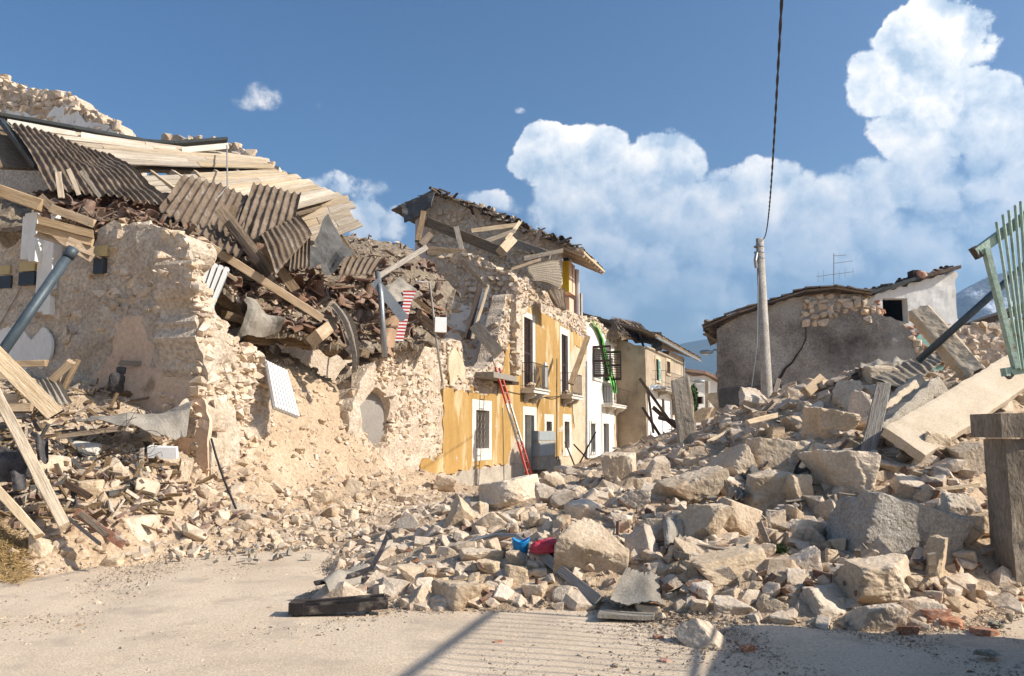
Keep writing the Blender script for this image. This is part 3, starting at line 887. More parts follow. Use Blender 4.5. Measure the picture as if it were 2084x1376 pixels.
ridge('hill', [(-400, 860), (300, 830), (700, 800), (1100, 760), (1250, 720), (1340, 700), (1400, 690), (1460, 680), (1560, 690), (1700, 720), (1900, 770), (2200, 800), (2600, 840)], 2800, 900, 'forest_hill', seed=3)
ridge('mountain', [(1500, 850), (1700, 740), (1800, 690), (1880, 650), (1950, 588), (2010, 556), (2084, 540), (2180, 535), (2300, 540), (2500, 590), (2800, 700), (3100, 820)], 1500, 500, 'snow_mountain', seed=8, amp=.05)
# ================================================================== yellow house on the street front
def rect(px0, px1, py0, py1, w=0.0, fr=FAC):
    """opening rectangle from photograph pixels on a frame plane"""
    u0, _ = fr.uv(px0, (py0 + py1) / 2, w); u1, _ = fr.uv(px1, (py0 + py1) / 2, w)
    _, z1 = fr.uv((px0 + px1) / 2, py0, w); _, z0 = fr.uv((px0 + px1) / 2, py1, w)
    return (min(u0, u1), max(u0, u1), z0, z1)

def inner(r, a, b=None, c=None):
    b = a if b is None else b
    c = b if c is None else c
    return (r[0] + a, r[1] - a, r[2] + c, r[3] - b)

def win_frame(fr, ro, ri, parent, mat='white_stone', w=-.05, d=.12, name='frame'):
    """stone surround as one mesh: jambs, lintel, sill"""
    m = MB()
    m.fbox(fr, ro[0], ri[0], w, w + d, ro[2], ro[3]); m.fbox(fr, ri[1], ro[1], w, w + d, ro[2], ro[3])
    m.fbox(fr, ri[0], ri[1], w + .002, w + d, ri[3], ro[3]); m.fbox(fr, ri[0], ri[1], w - .02, w + d, ro[2], ri[2])
    return m.build(name, mat, parent)

def louvre(fr, r, w, parent, n=22, mat='shutter_brown', name='shutter', th=.05):
    m = MB(); s = .06
    m.fbox(fr, r[0], r[0] + s, w, w + th, r[2], r[3]); m.fbox(fr, r[1] - s, r[1], w, w + th, r[2], r[3])
    m.fbox(fr, r[0] + s, r[1] - s, w, w + th, r[3] - .09, r[3]); m.fbox(fr, r[0] + s, r[1] - s, w, w + th, r[2], r[2] + .12)
    mid = (r[2] + r[3]) / 2
    m.fbox(fr, r[0] + s, r[1] - s, w, w + th, mid - .05, mid + .05)
    zz = np.linspace(r[2] + .14, r[3] - .12, n)
    for z in zz:
        m.add([fr.pt(u, ww, z + dz) for u in (r[0] + s, r[1] - s) for ww, dz in ((w + .004, -.012), (w + .045, .028), (w + .045, .036), (w + .004, -.004))],
              [(0, 1, 2, 3), (7, 6, 5, 4), (0, 4, 5, 1), (1, 5, 6, 2), (2, 6, 7, 3), (3, 7, 4, 0)])
    return m.build(name, mat, parent)

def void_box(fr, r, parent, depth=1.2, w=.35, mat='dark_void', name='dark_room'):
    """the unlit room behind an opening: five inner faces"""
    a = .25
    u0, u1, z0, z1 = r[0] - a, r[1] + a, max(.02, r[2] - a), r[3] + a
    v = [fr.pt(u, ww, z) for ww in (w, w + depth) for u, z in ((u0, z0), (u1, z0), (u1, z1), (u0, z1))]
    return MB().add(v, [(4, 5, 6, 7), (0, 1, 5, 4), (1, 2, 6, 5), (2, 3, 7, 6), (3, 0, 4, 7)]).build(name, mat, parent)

def balcony(fr, u0, u1, z, p, parent, rail_h=1.0, n=15, slab='white_stone', brackets=(.25, .75), bent=0.0):
    b = MB().fbox(fr, u0, u1, -p, 0, z - .12, z).build('balcony', slab, parent)
    MB().fbox(fr, u0 - .04, u1 + .04, -p - .05, 0, z + .002, z + .06).build('slab_lip', slab, b)
    for t in brackets:
        u = u0 + (u1 - u0) * t
        q = [(0, z - .125), (0, z - .5), (-.10, z - .46), (-.18, z - .34), (-p * .62, z - .30), (-p * .85, z - .20), (-p * .85, z - .125)]
        v = [fr.pt(u - .11, w, zz) for w, zz in q] + [fr.pt(u + .11, w, zz) for w, zz in q]; k = len(q)
        MB().add(v, [tuple(range(k)), tuple(range(2 * k - 1, k - 1, -1))] + [(i, i + k, (i + 1) % k + k, (i + 1) % k) for i in range(k)]).build('bracket', slab, b)
    e = .03
    rail = MB()
    path = [fr.pt(u0 + e, 0, z + rail_h), fr.pt(u0 + e, -p + e, z + rail_h), fr.pt(u1 - e, -p + e - bent, z + rail_h - bent * .4), fr.pt(u1 - e, 0, z + rail_h)]
    for q0, q1 in zip(path[:-1], path[1:]): rail.bar(q0, q1, .035, .02)
    low = [fr.pt(u0 + e, 0, z + .15), fr.pt(u0 + e, -p + e, z + .15), fr.pt(u1 - e, -p + e, z + .15), fr.pt(u1 - e, 0, z + .15)]
    for q0, q1 in zip(low[:-1], low[1:]): rail.bar(q0, q1, .025, .015)
    rail.build('railing', 'iron', b)
    for k in range(n):
        t = (k + .5) / n; u = u0 + e + (u1 - u0 - 2 * e) * t
        MB().tube([fr.pt(u, -p + e, z + .08), fr.pt(u, -p + e - bent * t, z + rail_h - bent * .4 * t)], .011, 5).build('baluster', 'iron', b)
    for k in range(3):
        w = -p + e + (p - e) * (k + 1) / 4
        MB().tube([fr.pt(u0 + e, w, z + .08), fr.pt(u0 + e, w, z + rail_h)], .011, 5).build('baluster', 'iron', b)
    return b

YH = thing('yellow_house', 'ochre yellow plastered house with torn stone wall and half its roof gone', 'house', FAC.pt(0, 0, 0))
r_low_o, r_low_i = rect(958, 998, 814, 937), rect(966, 993, 835, 913)
r_up1_o, r_up1_i = rect(1061, 1087, 637, 790), rect(1064, 1082, 648, 790)
r_up2_o, r_up2_i = rect(1138, 1157.5, 668, 803), rect(1141, 1154, 682, 803)
r_door_o, r_door_i = rect(1062, 1090, 828, 958), rect(1066, 1085, 845, 958)
r_s1_o, r_s1_i = rect(1106, 1125, 843, 930), rect(1110, 1121, 858, 915)
r_s2_o, r_s2_i = rect(1143.5, 1161, 843, 928), rect(1147, 1157, 858, 912)
u18 = FAC.uv(1193, 800)[0]
YHOLES = [r_low_i, r_up1_i, r_up2_i, r_door_i, r_s1_i, r_s2_i]
y_out = FAC.poly([(895, 1060), (895, 700), (915, 690), (938, 700), (946, 748), (985, 752), (1003, 735), (1012, 690), (1020, 650), (1034, 600), (1050, 572), (1068, 566), (1085, 578), (1112, 598), (1135, 616), (1152, 634), (1170, 640), (1193, 652), (1193, 1060)])
wall('wall', FAC, y_out, 'mortar', YH, thick=.55, holes=YHOLES, res=.14, amp=.05, seed=1, edge=.10)
masonry(FAC, FAC.poly([(897, 790), (897, 700), (915, 692), (938, 702), (946, 750), (985, 754), (1003, 738), (1012, 695), (1020, 655), (1036, 600), (1052, 572), (1068, 566), (1085, 578), (1112, 598), (1135, 616), (1152, 634), (1170, 640), (1193, 652),
                       (1193, 690), (1150, 668), (1090, 622), (1062, 640), (1050, 680), (1030, 720), (1018, 745), (1000, 790), (960, 800)]),
        YH, size=(.26, .16), limit=220, seed=3, proud=.05, holes=YHOLES)
rubble_face(FAC, FAC.poly([(897, 800), (897, 700), (915, 692), (938, 702), (946, 750), (985, 754), (1003, 738), (1012, 695), (1020, 655), (1036, 600), (1052, 572), (1068, 566), (1085, 578), (1112, 598), (1135, 616), (1152, 634), (1193, 652), (1193, 690), (1150, 668), (1090, 622), (1062, 640), (1050, 680), (1030, 720), (1018, 745), (1000, 800), (960, 805)]), YH, 900, seed=210, rim=260, holes=YHOLES)
# plaster coats, a few centimetres thick, broken off along their edges
wall('plaster', FAC, FAC.poly([(899, 962), (899, 790), (915, 787), (935, 795), (958, 790), (985, 806), (1001, 802), (1008, 812), (1018, 770), (1022, 735), (1030, 704), (1043, 690), (1052, 664), (1060, 636), (1074, 620), (1090, 626), (1108, 640), (1130, 650),
                               (1150, 668), (1165, 676), (1193, 694), (1193, 720), (1170, 700), (1160, 715), (1158, 760), (1164, 790), (1162, 840), (1166, 870), (1150, 900), (1135, 930), (1090, 940), (1060, 905), (1050, 880), (1042, 900), (1030, 935), (1034, 940), (900, 966)]),
     'yellow_plaster', YH, thick=.07, w0=-.05, holes=[r_low_o, r_up1_o, r_up2_o, r_door_o, r_s1_o, r_s2_o], res=.085, amp=.008, seed=5, edge=.14)
wall('beige_plaster', FAC, FAC.poly([(1158, 690), (1193, 712), (1193, 1000), (1135, 1000), (1135, 940), (1150, 905), (1168, 872), (1163, 800), (1159, 760)]), 'beige_plaster', YH, thick=.05, w0=-.025, holes=[r_up2_o, r_s2_o], res=.11, amp=.01, seed=6, edge=.1)
wall('plinth', FAC, FAC.poly([(862, 1060), (862, 972), (900, 968), (1034, 944), (1090, 942), (1140, 934), (1140, 1060)]), 'plinth', YH, thick=.08, w0=-.075, holes=[(r_door_o[0], r_door_o[1], -1, 3)], res=.1, amp=.012, seed=7, edge=.07)
# windows and door
w = win_frame(FAC, r_low_o, r_low_i, YH, name='window'); tag(w, 'ground floor window with white stone surround and twisted iron grille')
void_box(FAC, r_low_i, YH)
gr = MB(); nb = 4
for k in range(nb):
    u0 = r_low_i[0] + (r_low_i[1] - r_low_i[0]) * (k + .5) / nb
    for ph in (0, math.pi):
        gr.tube([FAC.pt(u0 + .07 * math.sin(t * math.pi * 5 + ph), .06, r_low_i[2] + (r_low_i[3] - r_low_i[2]) * t) for t in np.linspace(0, 1, 26)], .009, 5)
gr.build('grille', 'aluminium', w)
for ro, ri, tx in ((r_up1_o, r_up1_i, 'tall upper window with closed dark brown shutters above the first balcony'), (r_up2_o, r_up2_i, 'tall upper window with closed dark brown shutters above the second balcony')):
    w = win_frame(FAC, (ro[0], ro[1], ri[2], ro[3]), (ri[0], ri[1], ri[2] + .01, ri[3]), YH, name='window', mat='white_stone'); tag(w, tx)
    louvre(FAC, (ri[0] + .01, ri[1] - .01, ri[2] + .02, ri[3] - .01), .06, w, n=34)
w = win_frame(FAC, r_door_o, (r_door_i[0], r_door_i[1], r_door_o[2] + .02, r_door_i[3]), YH, name='door'); tag(w, 'doorway with white surround and dark door standing open')
m = MB().fbox(FAC, r_door_i[0] + .08, r_door_i[0] + .13, -.25, .5, .1, r_door_i[3] - .05); m.build('door_leaf', 'metal_grey', w)
m = MB().fbox(FAC, r_door_i[0] + .35, r_door_i[1] - .01, .3, .35, .05, r_door_i[3] - .01); m.build('door_leaf', 'shutter_brown', w)
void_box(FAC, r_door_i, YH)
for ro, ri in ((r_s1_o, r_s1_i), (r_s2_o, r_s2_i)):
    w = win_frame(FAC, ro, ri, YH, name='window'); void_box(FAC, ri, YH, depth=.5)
    MB().fbox(FAC, ri[0] + .02, ri[1] - .02, .22, .25, ri[2] + .02, ri[3] - .02).build('pane', 'glass_dark', w)
_, zb = FAC.uv(1058, 793)
b1 = balcony(FAC, 7.2, 9.3, zb, .56, YH); tag(b1, 'first balcony with rubble on its slab and white panel leaning in the railing')
b2 = balcony(FAC, 12.95, 15.1, zb + .02, .56, YH); tag(b2, 'second balcony next to the white house')
for bx, u0, u1 in ((b1, 7.3, 9.2), (b2, 13.0, 15.0)):
    for k in range(7):
        me = rock_mesh('small', k, 'limestone'); s = random.uniform(.14, .3)
        inst('stone', me, rmat(FAC.pt(random.uniform(u0, u1), -random.uniform(.1, .45), zb + .06 + s * .3), (random.random() * 3, random.random() * 3, 0), (s, s * .8, s * .8)), bx)
MB().fbox(FAC, 8.95, 9.16, -.5, -.44, zb + .09, zb + 1.15).build('white_panel', 'white_paint', b1)
MB().fbox(FAC, 9.18, 9.26, -.5, -.3, zb + .09, zb + 1.0).build('white_panel', 'white_paint', b1)
for k in range(4): MB().bar(FAC.pt(8.2 + .17 * k, -.38, zb + .1), FAC.pt(8.15 + .17 * k, -.30, zb + .92), .1, .02).build('board', 'wood_grey', b1)
# cast stone ledge with broken slab hanging at the torn corner
lz = FAC.uv(975, 765)[1]
MB().fbox(FAC, FAC.uv(962, 770)[0], FAC.uv(1012, 770)[0], -.7, .05, lz - .1, lz + .08).build('torn_ledge', 'wood_grey', YH)
MB().fbox(FAC, FAC.uv(1000, 775)[0], FAC.uv(1026, 775)[0], -.55, .02, lz - .16, lz - .06).build('ledge_board', 'wood_dark', YH)
# wall of the back rooms: the shaded cross wall, and the gable under the roof that still stands
c6 = CR(6.0)
cw = c6.poly([(1052, 700), (1052, 575), (1040, 552), (1010, 545), (985, 528), (940, 515), (900, 520), (865, 540), (835, 560), (800, 590), (800, 760), (1052, 760)])
wall('cross_wall', c6, cw, 'mortar', YH, thick=.6, res=.13, amp=.07, seed=11, edge=.12)
masonry(c6, cw, YH, size=(.26, .17), limit=220, seed=12, proud=.05)
rubble_face(c6, cw, YH, 500, seed=211, rim=250)
wall('cross_wall_plaster', c6, c6.poly([(905, 760), (912, 640), (930, 615), (960, 625), (975, 590), (990, 575), (1000, 590), (996, 620), (1000, 700), (985, 760)]), 'white_plaster', YH, thick=.05, w0=-.06, res=.1, amp=.01, seed=13, edge=.12)
c14 = CR(14.0)
gw = c14.poly([(1136, 640), (1138, 505), (1100, 478), (1040, 440), (980, 418), (920, 402), (884, 398), (872, 410), (868, 470), (865, 640)])
wall('gable_wall', c14, gw, 'mortar', YH, thick=.6, res=.14, amp=.07, seed=15, edge=.05)
masonry(c14, gw, YH, size=(.3, .2), limit=260, seed=16, proud=.05, visible=lambda u, z: z > 6.2)
MB().prism(c14, c14.poly([(838, 560), (840, 445), (872, 430), (872, 560)]), .3, .42).build('inner_wall', 'pink_plaster', YH)
# roof: deck seen from below at the eave, clay tiles on top
rp = lambda a, b, f=1: [a[i] + (b[i] - a[i]) * f for i in range(3)]
u_r, z_r = c14.uv(884, 393); u_e, z_e = c14.uv(1165, 505)
u_e2 = u_e - .5; z_e2 = z_e - .5 * (z_r - z_e) / (u_r - u_e)
R0, R1 = c14.pt(u_r, -.25, z_r), c14.pt(u_r, 4.6, z_r)
E0, E1 = c14.pt(u_e2, -.25, z_e2), c14.pt(u_e2, 4.6, z_e2)
roof = patch('roof', [R0, R1, E1, E0], 'wood_pale', YH, nu=10, nv=14, thick=.08, rough=.13)
k14 = Fr(c14.o, c14.dx, c14.iw)
B0, B1 = c14.pt(u_r + 2.2, -.25, z_r - .75), c14.pt(u_r + 2.2, 4.6, z_r - .75)
roof_b = patch('rear_roof', [R0, R1, B1, B0], 'roof_sheet', YH, waves=0, nu=6, nv=6, thick=.08, rough=.05)

def tile_mesh(seed, L_=.46, r0=.10, r1=.078, broken=0.0, mat='clay_tile'):
    rr = np.random.default_rng(seed); n = 6; k = 3; V = []; F = []
    for sgn, off in ((1, 0), (1, -.016)):
        for i in range(k + 1):
            t = i / k
            for j in range(n + 1):
                a = math.pi * (j / n) * (1 - .0) ; q = r0 + (r1 - r0) * t + off
                x = L_ * t
                if broken and i == k: x -= broken * L_ * rr.uniform(.2, 1)
                V.append((x - L_ / 2, math.cos(a) * q, math.sin(a) * q * .75))
    m = (k + 1) * (n + 1); ix = lambda i, j: i * (n + 1) + j
    for i in range(k):
        for j in range(n):
            q = (ix(i, j), ix(i + 1, j), ix(i + 1, j + 1), ix(i, j + 1)); F.append(q); F.append(tuple(c + m for c in q[::-1]))
    for j in range(n):
        for i in (0, k): F.append((ix(i, j), ix(i, j + 1), ix(i, j + 1) + m, ix(i, j) + m))
    for i in range(k):
        for j in (0, n): F.append((ix(i, j), ix(i + 1, j), ix(i + 1, j) + m, ix(i, j) + m))
    me = np_mesh('tile', np.array(V), F); me.materials.append(MATS[mat])
    return me
TILES = [tile_mesh(i, broken=(0, 0, .3, .5, .2, .6)[i]) for i in range(6)]
RTILES = [tile_mesh(20 + i, broken=(0, 0, .2)[i], mat='roof_tile') for i in range(3)]

def tile_roof(parent, A, B, C, D, nrow, ncol, limit=300, lift=.06, tiles=RTILES, skip=.06, seed=0):
    """tiles in rows on the roof quad A (ridge start) B (ridge end) C (eave end) D (eave start)"""
    r = np.random.default_rng(seed); A, B, C, D = map(Vector, (A, B, C, D)); cnt = 0
    for j in range(ncol):
        for i in range(nrow):
            if r.random() < skip or cnt >= limit: continue
            u = (j + .5) / ncol; v = (i + .5) / nrow
            p = (A.lerp(B, u)).lerp(D.lerp(C, u), v)
            x = (A.lerp(B, u) - D.lerp(C, u)).normalized(); y = (B - A).normalized(); z = x.cross(y)
            if z.z < 0: z = -z; y = -y
            rot = Matrix((x, z.cross(x), z)).transposed()
            ln = (A.lerp(B, u) - D.lerp(C, u)).length / nrow; wd = (B - A).length / ncol
            M = Matrix.Translation(p + z * (lift + r.normal(0, .012))) @ rot.to_4x4() @ Euler((r.normal(0, .06), r.normal(0, .05) + .05, r.normal(0, .07))).to_matrix().to_4x4() @ Matrix.Diagonal((ln / .40, wd / .2 * 1.0, 1.1, 1))
            inst('tile', tiles[int(r.integers(0, len(tiles)))], M, parent); cnt += 1
tile_roof(roof, R0, R1, E1, E0, 26, 10, limit=260, seed=2)
tile_roof(roof_b, R0, R1, B1, B0, 6, 8, limit=48, seed=3)
for k in range(8):
    t = (k + .5) / 8; w = 4.8 * t - .2
    timber('rafter', c14.pt(u_e2 - .02, w, z_e2 - .16), c14.pt(u_e2 + 2.4, w, z_e2 - .16 + 2.4 * (z_r - z_e) / (u_r - u_e)), .10, .12, 'wood_pale', roof)
timber('fascia', c14.pt(u_e2 - .05, -.2, z_e2 - .03), c14.pt(u_e2 - .05, 4.5, z_e2 - .03), .05, .12, 'wood_pale', roof)
rr_ = np.random.default_rng(77)
for k in range(46):
    t = rr_.uniform(.0, .96); u = u_r + (u_e2 - u_r) * t; z = z_r + (z_e2 - z_r) * t
    a = c14.pt(u, -.42 + rr_.normal(0, .12), z + rr_.normal(-.02, .09)); d = Vector((rr_.normal(0, .35), rr_.normal(0, .35), rr_.normal(0, .10))) + (E0 - R0).normalized() * rr_.uniform(-.5, .5)
    timber('broken_batten', a - d * .5, a + d * .5, rr_.uniform(.05, .16), rr_.uniform(.03, .08), ('wood_dark', 'wood_old', 'wood_grey')[k % 3], roof)
for k in range(40):
    t = rr_.uniform(0, 1); u = u_r + (u_e2 - u_r) * t; z = z_r + (z_e2 - z_r) * t
    inst('broken_tile', RTILES[k % 3], rmat(c14.pt(u, -.3 + rr_.normal(0, .15), z + .1 + rr_.normal(0, .06)), (rr_.normal(0, .3), rr_.normal(0, .4), rr_.uniform(0, 6)), (1.2, 1.2, 1.2)), roof)
patch_px('torn_roof_edge', [(816, 415, 37.6), (884, 390, 37.2), (878, 420, 36.8), (822, 452, 37.2)], 'felt_dark', parent=YH, nu=6, nv=4, rough=.12, seed=4, thick=.06)
# third floor rooms that lost their front wall
z3 = FAC.uv(1170, 640)[1]
MB().fbox(FAC, 14.65, u18, .1, 4.5, z3 - .3, z3 - .1).build('floor_slab', 'concrete', YH)
MB().fbox(FAC, 14.75, 16.6, 1.2, 1.32, z3 - .1, z_e2).build('room_wall', 'pink_plaster', YH)
MB().fbox(FAC, 17.12, 17.22, .15, 2.5, z3 - .1, z_e2 - .1).build('room_wall', 'pink_plaster', YH)
MB().fbox(FAC, 17.3, u18 - .1, 1.5, 1.65, z3 - .1, z_e2 - .2).build('room_wall', 'pink_plaster', YH)
MB().fbox(FAC, u18 - .35, u18 - .05, .12, .6, z3 - .1, z_e2 - 1.2).build('wall_pier', 'concrete', YH)
MB().fbox(FAC, 17.02, 17.12, .05, .17, z3 - .1, z_e2 - .15).build('door_post', 'white_paint', YH)
YC = thing('cupboard', 'tall yellow and peach cupboard hanging over the torn top floor', 'cupboard', FAC.pt(16.3, .45, z3))
cr_ = rect(1141, 1172, 529, 592, .2)
zc0, zc1 = cr_[2], cr_[3]
MB().fbox(FAC, 15.78, 16.95, .22, .66, zc0, zc1).build('carcass', 'peach_lacquer', YC)
MB().fbox(FAC, 15.72, 15.777, .22, .66, zc0, zc1).build('side_panel', 'yellow_lacquer', YC)
MB().fbox(FAC, 16.35, 16.37, .20, .218, zc0 + .05, zc1 - .05).build('door_gap', 'wood_dark', YC)
o = MB().fbox(FAC, 15.85, 16.7, .24, .66, z3 - .095, zc0 - .25).build('wardrobe', 'peach_lacquer'); tag(o, 'low peach wardrobe under the yellow cupboard on the torn top floor', 'wardrobe')
for q, (px, py) in enumerate(((1150, 524), (1158, 525))):
    o = MB().fbox(FAC, 15.9 + .4 * q, 16.2 + .4 * q, .3, .55, zc1 + .003, zc1 + .2).build('box', ('metal_blue', 'white_paint')[q]); tag(o, ('small blue box on top of the yellow cupboard', 'small white box on top of the yellow cupboard')[q], 'box')

# ================================================================== white house
WH = thing('white_house', 'narrow white plastered house between the ochre house and the beige one', 'house', FAC.pt(u18, 0, 0))
uA, uB = u18 + .02, FAC.uv(1250, 760)[0]
r_w1 = rect(1206, 1223, 708, 770); r_w2o, r_w2 = rect(1198.5, 1213, 856, 925), rect(1201, 1210, 862, 920)
r_w3o, r_w3 = rect(1224, 1240, 842, 930), rect(1227, 1238, 862, 928); r_w4 = rect(1228, 1246, 778, 822)
r_w5 = rect(1240, 1247, 727, 760)
WHO = [r_w1, r_w2, r_w3, r_w4, r_w5]
wo_ = FAC.poly([(1193.4, 1060), (1193.4, 657), (1207, 662), (1222, 675), (1236, 690), (1250, 706), (1250, 1060)])
wall('wall', FAC, wo_, 'white_plaster', WH, thick=.5, holes=WHO, res=.16, amp=.01, seed=21, edge=.08)
masonry(FAC, FAC.poly([(1193, 662), (1193, 646), (1215, 645), (1250, 690), (1250, 712)]), WH, size=(.3, .2), limit=60, seed=22, w0=.08)
for ro, ri in ((r_w2o, r_w2), (r_w3o, r_w3)):
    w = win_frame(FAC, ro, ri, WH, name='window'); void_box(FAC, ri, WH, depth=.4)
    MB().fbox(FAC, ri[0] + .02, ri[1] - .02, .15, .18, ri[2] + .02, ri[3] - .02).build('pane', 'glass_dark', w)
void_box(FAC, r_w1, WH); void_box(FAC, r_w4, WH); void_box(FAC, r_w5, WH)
wsh = MB().fbox(FAC, r_w1[0] - .1, r_w1[1] + .1, -.08, .1, r_w1[2] - .14, r_w1[2] - .02).build('window_sill', 'white_stone', WH)
def shutter_out(uh, z0, z1, ln, ang, parent):
    """open shutter hinged at uh and swung out from the wall"""
    ca, sa = math.cos(ang), math.sin(ang)
    fr = Fr(FAC.pt(uh, -.03, 0)[:2], FAC.dx * ca - FAC.iw * sa, FAC.iw * ca + FAC.dx * sa)
    return louvre(fr, (0, ln, z0, z1), 0, parent, n=16, th=.06)
shutter_out(r_w1[0], r_w1[2], r_w1[3], .95, R(95), WH)
shutter_out(r_w1[1] + .95, r_w1[2], r_w1[3], -.0 + .95, R(100), WH)
tag(WH.children[-1], 'open brown louvred shutter')
zb3 = FAC.uv(1240, 826)[1]
b3 = balcony(FAC, FAC.uv(1224, 826)[0], uB + 1.6, zb3, .6, WH, n=14, bent=.25); tag(b3, 'balcony of the white house with bulging bent railing')
gp = lambda px, py, w=-.1: FAC.pt(FAC.uv(px, py, w)[0], w, FAC.uv(px, py, w)[1])
net_pts = [(1206, 655), (1216, 668), (1226, 690), (1232, 720), (1240, 750), (1248, 780), (1252, 800)]
nv_, nf_ = [], []
for k, (x, y) in enumerate(net_pts):
    wd = (1, 1.5, 2.5, 4, 6, 7, 5)[k]
    for j in range(7):
        t = j / 6 - .5
        p = gp(x + t * wd * 1.6, y, -.12 - .10 * math.cos(j * 2.4 + k) - (.35 if k > 4 else .0)); nv_.append(p)
for k in range(len(net_pts) - 1):
    for j in range(6): a = k * 7 + j; nf_.append((a, a + 1, a + 8, a + 7))
net = obj('safety_net', [tuple(p) for p in nv_], nf_, 'green_net'); tag(net, 'bright green net hanging down the front of the white house', 'net')
sm = net.modifiers.new('thick', 'SOLIDIFY'); sm.thickness = .02
o = MB().tube([gp(1196, 652, -.05), gp(1215, 656, -.1), gp(1235, 690, -.15), gp(1262, 738, -.1)], .008, 5).build('rope', 'green_net'); tag(o, 'thin green rope sagging across the top of the white house', 'rope')

# ================================================================== beige house, then the house with the overhanging roof
BH = thing('beige_house', 'narrow beige house with broken corner past the white house', 'house', FAC.pt(uB, 0, 0))
uC = FAC.uv(1276, 760)[0]; uD = FAC.uv(1296, 790)[0]
r_b1 = rect(1262, 1268, 800, 822); r_b2 = rect(1259, 1266, 862, 930)
wall('wall', FAC, FAC.poly([(1250.3, 1060), (1250.3, 668), (1262, 672), (1268, 720), (1272, 760), (1274, 820), (1276, 850), (1276, 1060)]), 'beige_plaster', BH, thick=.5, holes=[r_b1, r_b2], res=.2, amp=.03, seed=31, edge=.2)
masonry(FAC, FAC.poly([(1250, 705), (1250, 655), (1262, 664), (1275, 700), (1276, 760), (1266, 720)]), BH, size=(.34, .24), limit=70, seed=32)
void_box(FAC, r_b1, BH); void_box(FAC, r_b2, BH)
cB = CR(uC)
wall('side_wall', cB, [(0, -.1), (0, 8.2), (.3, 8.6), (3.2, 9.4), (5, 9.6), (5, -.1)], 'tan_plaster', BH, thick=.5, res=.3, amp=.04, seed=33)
balcony(FAC, FAC.uv(1266, 830)[0], uC + 3.2, FAC.uv(1280, 832)[1], .6, BH, n=12, slab='concrete', brackets=(.1, .5, .9))
# roof over the house: sagging tiled eave seen from below
ER = [P(1248, 650, 45.0), P(1330, 668, 57.0), P(1333, 695, 55.6), P(1256, 690, 44.2)]
rf = patch('roof', [P(1244, 648, 46.5), P(1300, 660, 58.0), P(1334, 697, 56.0), P(1262, 684, 44.0)], 'wood_old', BH, nu=6, nv=5, thick=.2, rough=.15)
tile_roof(rf, P(1244, 648, 46.5), P(1300, 660, 58.0), P(1334, 697, 56.0), P(1262, 684, 44.0), 9, 22, limit=190, seed=8, lift=.12)
timber('rafter', P(1262, 690, 44.4), P(1300, 676, 52), .16, .2, 'wood_old', rf); timber('rafter', P(1300, 690, 49), P(1334, 700, 55), .16, .2, 'wood_dark', rf)
timber('gutter', P(1298, 668, 47.0), P(1322, 745, 50.5), .12, .10, 'metal_dark', rf)

# ================================================================== tan house at the bend
TP = lambda px, py, Y: P(px, py, Y)
a0, a1 = TP(1315, 800, 47.0), TP(1393, 800, 58.0)
TF = Fr((a0.x, a0.y), (a1.x - a0.x, a1.y - a0.y), (-(a1.y - a0.y), a1.x - a0.x))
TH = thing('tan_house', 'tan two-storey house with tiled eaves and green shutter at the bend of the street', 'house', (a0.x, a0.y, 0))
tr = lambda *a: rect(*a, fr=TF)
th1, th2, th3, th4 = tr(1334, 1343, 732, 775), tr(1356, 1363, 736, 760), tr(1345, 1351, 812, 845), tr(1366, 1371, 812, 845)
wall('wall', TF, TF.poly([(1315, 960), (1315, 703), (1393, 729), (1393, 960)]), 'tan_plaster', TH, thick=.5, holes=[th1, th2, th3, th4], res=.3, amp=.02, seed=41)
for q in (th1, th2, th3, th4):
    void_box(TF, q, TH); w = win_frame(TF, (q[0] - .18, q[1] + .18, q[2] - .15, q[3] + .2), q, TH, name='window', mat='beige_plaster')
louvre(TF, (th1[0] + .55 * (th1[1] - th1[0]), th1[1], th1[2], th1[3]), -.06, TH, mat='green_plaster', n=14); tag(TH.children[-1], 'green shutter')
wall('lower_plaster', TF, TF.poly([(1317, 960), (1317, 790), (1393, 797), (1393, 960)]), 'white_plaster', TH, thick=.06, w0=-.06, holes=[th3, th4], res=.3, amp=.01, seed=42, edge=.2)
sw = Fr((a0.x, a0.y), (TF.iw[0], TF.iw[1]), TF.dx)
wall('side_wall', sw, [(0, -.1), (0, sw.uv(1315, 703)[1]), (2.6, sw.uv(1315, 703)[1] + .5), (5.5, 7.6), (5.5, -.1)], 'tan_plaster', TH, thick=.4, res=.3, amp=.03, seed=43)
balcony(TF, TF.uv(1328, 790)[0], TF.uv(1372, 790)[0], TF.uv(1345, 795)[1], .8, TH, n=16, slab='concrete', brackets=(.2, .8), rail_h=1.1)
_, ze = TF.uv(1354, 712)
ue0, ue1 = -.4, TF.uv(1405, 730)[0]
trf = patch('roof', [TF.pt(ue0, 4.5, ze + 1.9), TF.pt(ue1, 4.5, ze + 1.9), TF.pt(ue1, -.7, ze + .05), TF.pt(ue0, -.7, ze + .25)], 'wood_old', TH, nu=8, nv=6, thick=.14, rough=.06)
tile_roof(trf, TF.pt(ue0, 4.5, ze + 1.9), TF.pt(ue1, 4.5, ze + 1.9), TF.pt(ue1, -.7, ze + .05), TF.pt(ue0, -.7, ze + .25), 9, 26, limit=230, seed=9, lift=.12)
timber('gutter', TF.pt(ue0, -.78, ze + .12), TF.pt(ue1, -.78, ze - .05), .12, .1, 'metal_grey', trf)
ch = P(1338, 700, 49.5)
o = MB().fbox(Fr((ch.x, ch.y), (1, 0), (0, 1)), -.28, .28, 0, .6, ch.z - .4, P(1338, 676, 49.5).z).build('chimney', 'metal_dark', trf)
o = MB().tube([TF.pt(TF.uv(1391, 760)[0], -.05, 0.3), TF.pt(TF.uv(1391, 760)[0], -.05, ze - .1)], .05, 6).build('downpipe', 'metal_grey', TH)
